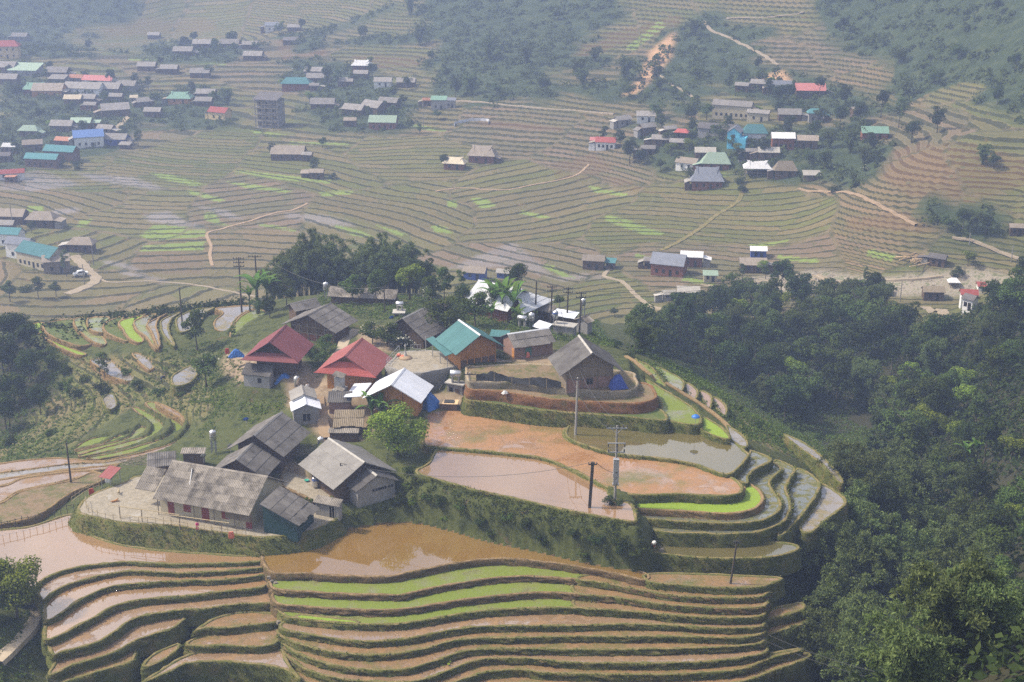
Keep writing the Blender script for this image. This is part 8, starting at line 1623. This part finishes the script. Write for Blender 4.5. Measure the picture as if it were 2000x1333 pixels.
    tag(MB().lathe([(0.18, 0), (0.34, 0.16), (0.36, 0.18), (0.3, 0.16), (0.15, 0.03)], 12).build('basin', MATS['plastic_green'], None, True, P(599, 940, 85.1)), 'green plastic basin in the dirt yard', 'basin')
    for i, (x, y, D, m, lb) in enumerate(((1018, 696, 77.3, 'cloth_red', 'red cloth hung before the brick house, left one'), (1030, 700, 77.2, 'cloth_orange', 'orange cloth hung before the brick house, right one'), (179, 968, 86.0, 'cloth_red', 'red-orange cloth hanging on the yard fence'), (211, 944, 86.2, 'cloth_white', 'white cloth hanging under the red canopy'), (444, 692, 82.6, 'cloth_red', 'red cloth beside the blue sheet'), (1118, 748, 77.0, 'cloth_red', 'red tub beside the steep grey roof wall'), (452, 1053, 85.6, 'cloth_orange', 'orange crate leaning in the farmyard garden'))):
        t = MB().prism([(-0.35, 0, 0), (0.35, 0.05, 0.05), (0.4, 0, 0.5), (0.25, 0.03, 1.0), (-0.3, 0, 0.95), (-0.38, 0.04, 0.45)], (0, 0.12, 0)).build('cloth', MATS[m], None, False, P(x, y, D)); tag(t, lb, 'laundry')
    # stones in the little watercourse
    rd = random.Random(21)
    for i, (x, y, D) in enumerate([(525, 1128, 87.8), (531, 1136, 88.2), (528, 1148, 88.8), (545, 1160, 89.2), (540, 1172, 89.6), (552, 1185, 90.0), (548, 1196, 90.3), (557, 1206, 90.6), (545, 1215, 90.9), (538, 1140, 88.4), (556, 1195, 90.2), (1292, 1075, 85.9)]):
        g = P(x, y, D - 0.012 * max(0, y - 1130) * 0.35); s = rd.uniform(0.2, 0.38); V = [tuple(Vector(b) * s * rd.uniform(0.8, 1.15)) for b in ((-1, -1, -.6), (1, -1, -.6), (1, 1, -.6), (-1, 1, -.6), (-.8, -.9, .6), (.9, -.7, .5), (.7, .8, .7), (-.9, .7, .5), (0, 0, 0.9))]
        tag(obj('boulder', mesh('boulder', V, [(0, 3, 2, 1), (0, 1, 5, 4), (1, 2, 6, 5), (2, 3, 7, 6), (3, 0, 4, 7), (4, 5, 8), (5, 6, 8), (6, 7, 8), (7, 4, 8)], MATS['stone']), None, g, (0, 0, rd.uniform(0, 6))), 'pale boulder in the little watercourse between the terraces', 'rock', 'boulders in the watercourse')
    # people and dogs
    person(P(386, 1036, 85.5), 0.4, 'child in bright pink standing behind the farmyard fence', 'cloth_pink', 'cloth_pink', scale=0.75); person(P(316, 748, 88.0), 2.2, 'person in dark clothes bending over in the muddy field', 'cloth_dark', 'cloth_dark', bend=1.1); w = person(P(1272, 1076, 86.0), 1.2, 'person in red stooping under a white sack at the water strip', 'cloth_red', 'cloth_dark', bend=0.8); tag(MB().lathe([(0.08, -0.08), (0.26, 0.05), (0.29, 0.25), (0.2, 0.45), (0.05, 0.52)], 10).build('sack', MATS['cloth_white'], None, True, P(1272, 1076, 86.0) + Vector((0.15, -0.25, 1.15)), (0.4, 0.7, 0)), 'white sack carried on the back of the stooping person', 'sack')
    person(P(601, 768, 81.4), 0.6, 'person in white standing beside the red tiled house', 'cloth_white', 'cloth_dark')
    dog(P(223, 981, 85.5), 0.5, 'brown dog lying on the farmyard concrete', True); dog(P(232, 965, 85.5), 1.8, 'pale dog standing on the farmyard concrete', False, 'bamboo_pole')
    # white car at the valley road
    g = G(158, 540, 330); c = empty('car', g + Vector((0, 0, 0.25)), R(30), 'small white car parked at the valley road bend', 'car'); b = MB().prism([(-2.1, -0.85, 0.3), (-2.1, -0.85, 0.85), (-1.2, -0.85, 0.95), (-0.7, -0.85, 1.5), (0.9, -0.85, 1.5), (1.4, -0.85, 0.95), (2.1, -0.85, 0.85), (2.1, -0.85, 0.3)], (0, 1.7, 0)).build('body', MATS['plaster_white'], c)
    MB().prism([(-1.1, -0.87, 1.0), (-0.66, -0.87, 1.42), (0.85, -0.87, 1.42), (1.28, -0.87, 1.0)], (0, 1.74, 0)).build('window', MATS['glass_dark'], c)
    for x in (-1.3, 1.3):
        for y in (-0.85, 0.85): MB().lathe([(0.33, -0.1), (0.35, 0), (0.33, 0.1)], 12).build('wheel', MATS['iron'], c, False, (x, y, 0.33), (R(90), 0, 0))
# ------------------------------------------------------------------ put it together
apply_pads(); build_ground(); paths(); far_houses()
if 'details' in globals(): details()
vegetation(); ground_cover()
# ------------------------------------------------------------------ the air
def build_haze():
    m = bpy.data.materials.new('haze'); m.use_nodes = True; nt = m.node_tree; nt.nodes.clear()
    o = nd(nt, 'ShaderNodeOutputMaterial'); v = nd(nt, 'ShaderNodeVolumePrincipled')
    v.inputs['Color'].default_value = HAZE_COLOR + (1,); v.inputs['Absorption Color'].default_value = (0.12, 0.12, 0.12, 1); v.inputs['Density'].default_value = HAZE_DENSITY; v.inputs['Anisotropy'].default_value = 0.4
    nt.links.new(v.outputs[0], o.inputs['Volume'])
    h = MB().box(-740, 740, -40, 1290, float(Z.min()) - 1.5, max(float(Z.max()) + 2.0, CAMZ + 6)).build('haze', m)
    tag(h, 'pale blue haze lying over the whole valley', 'haze', kind='stuff')
build_haze()
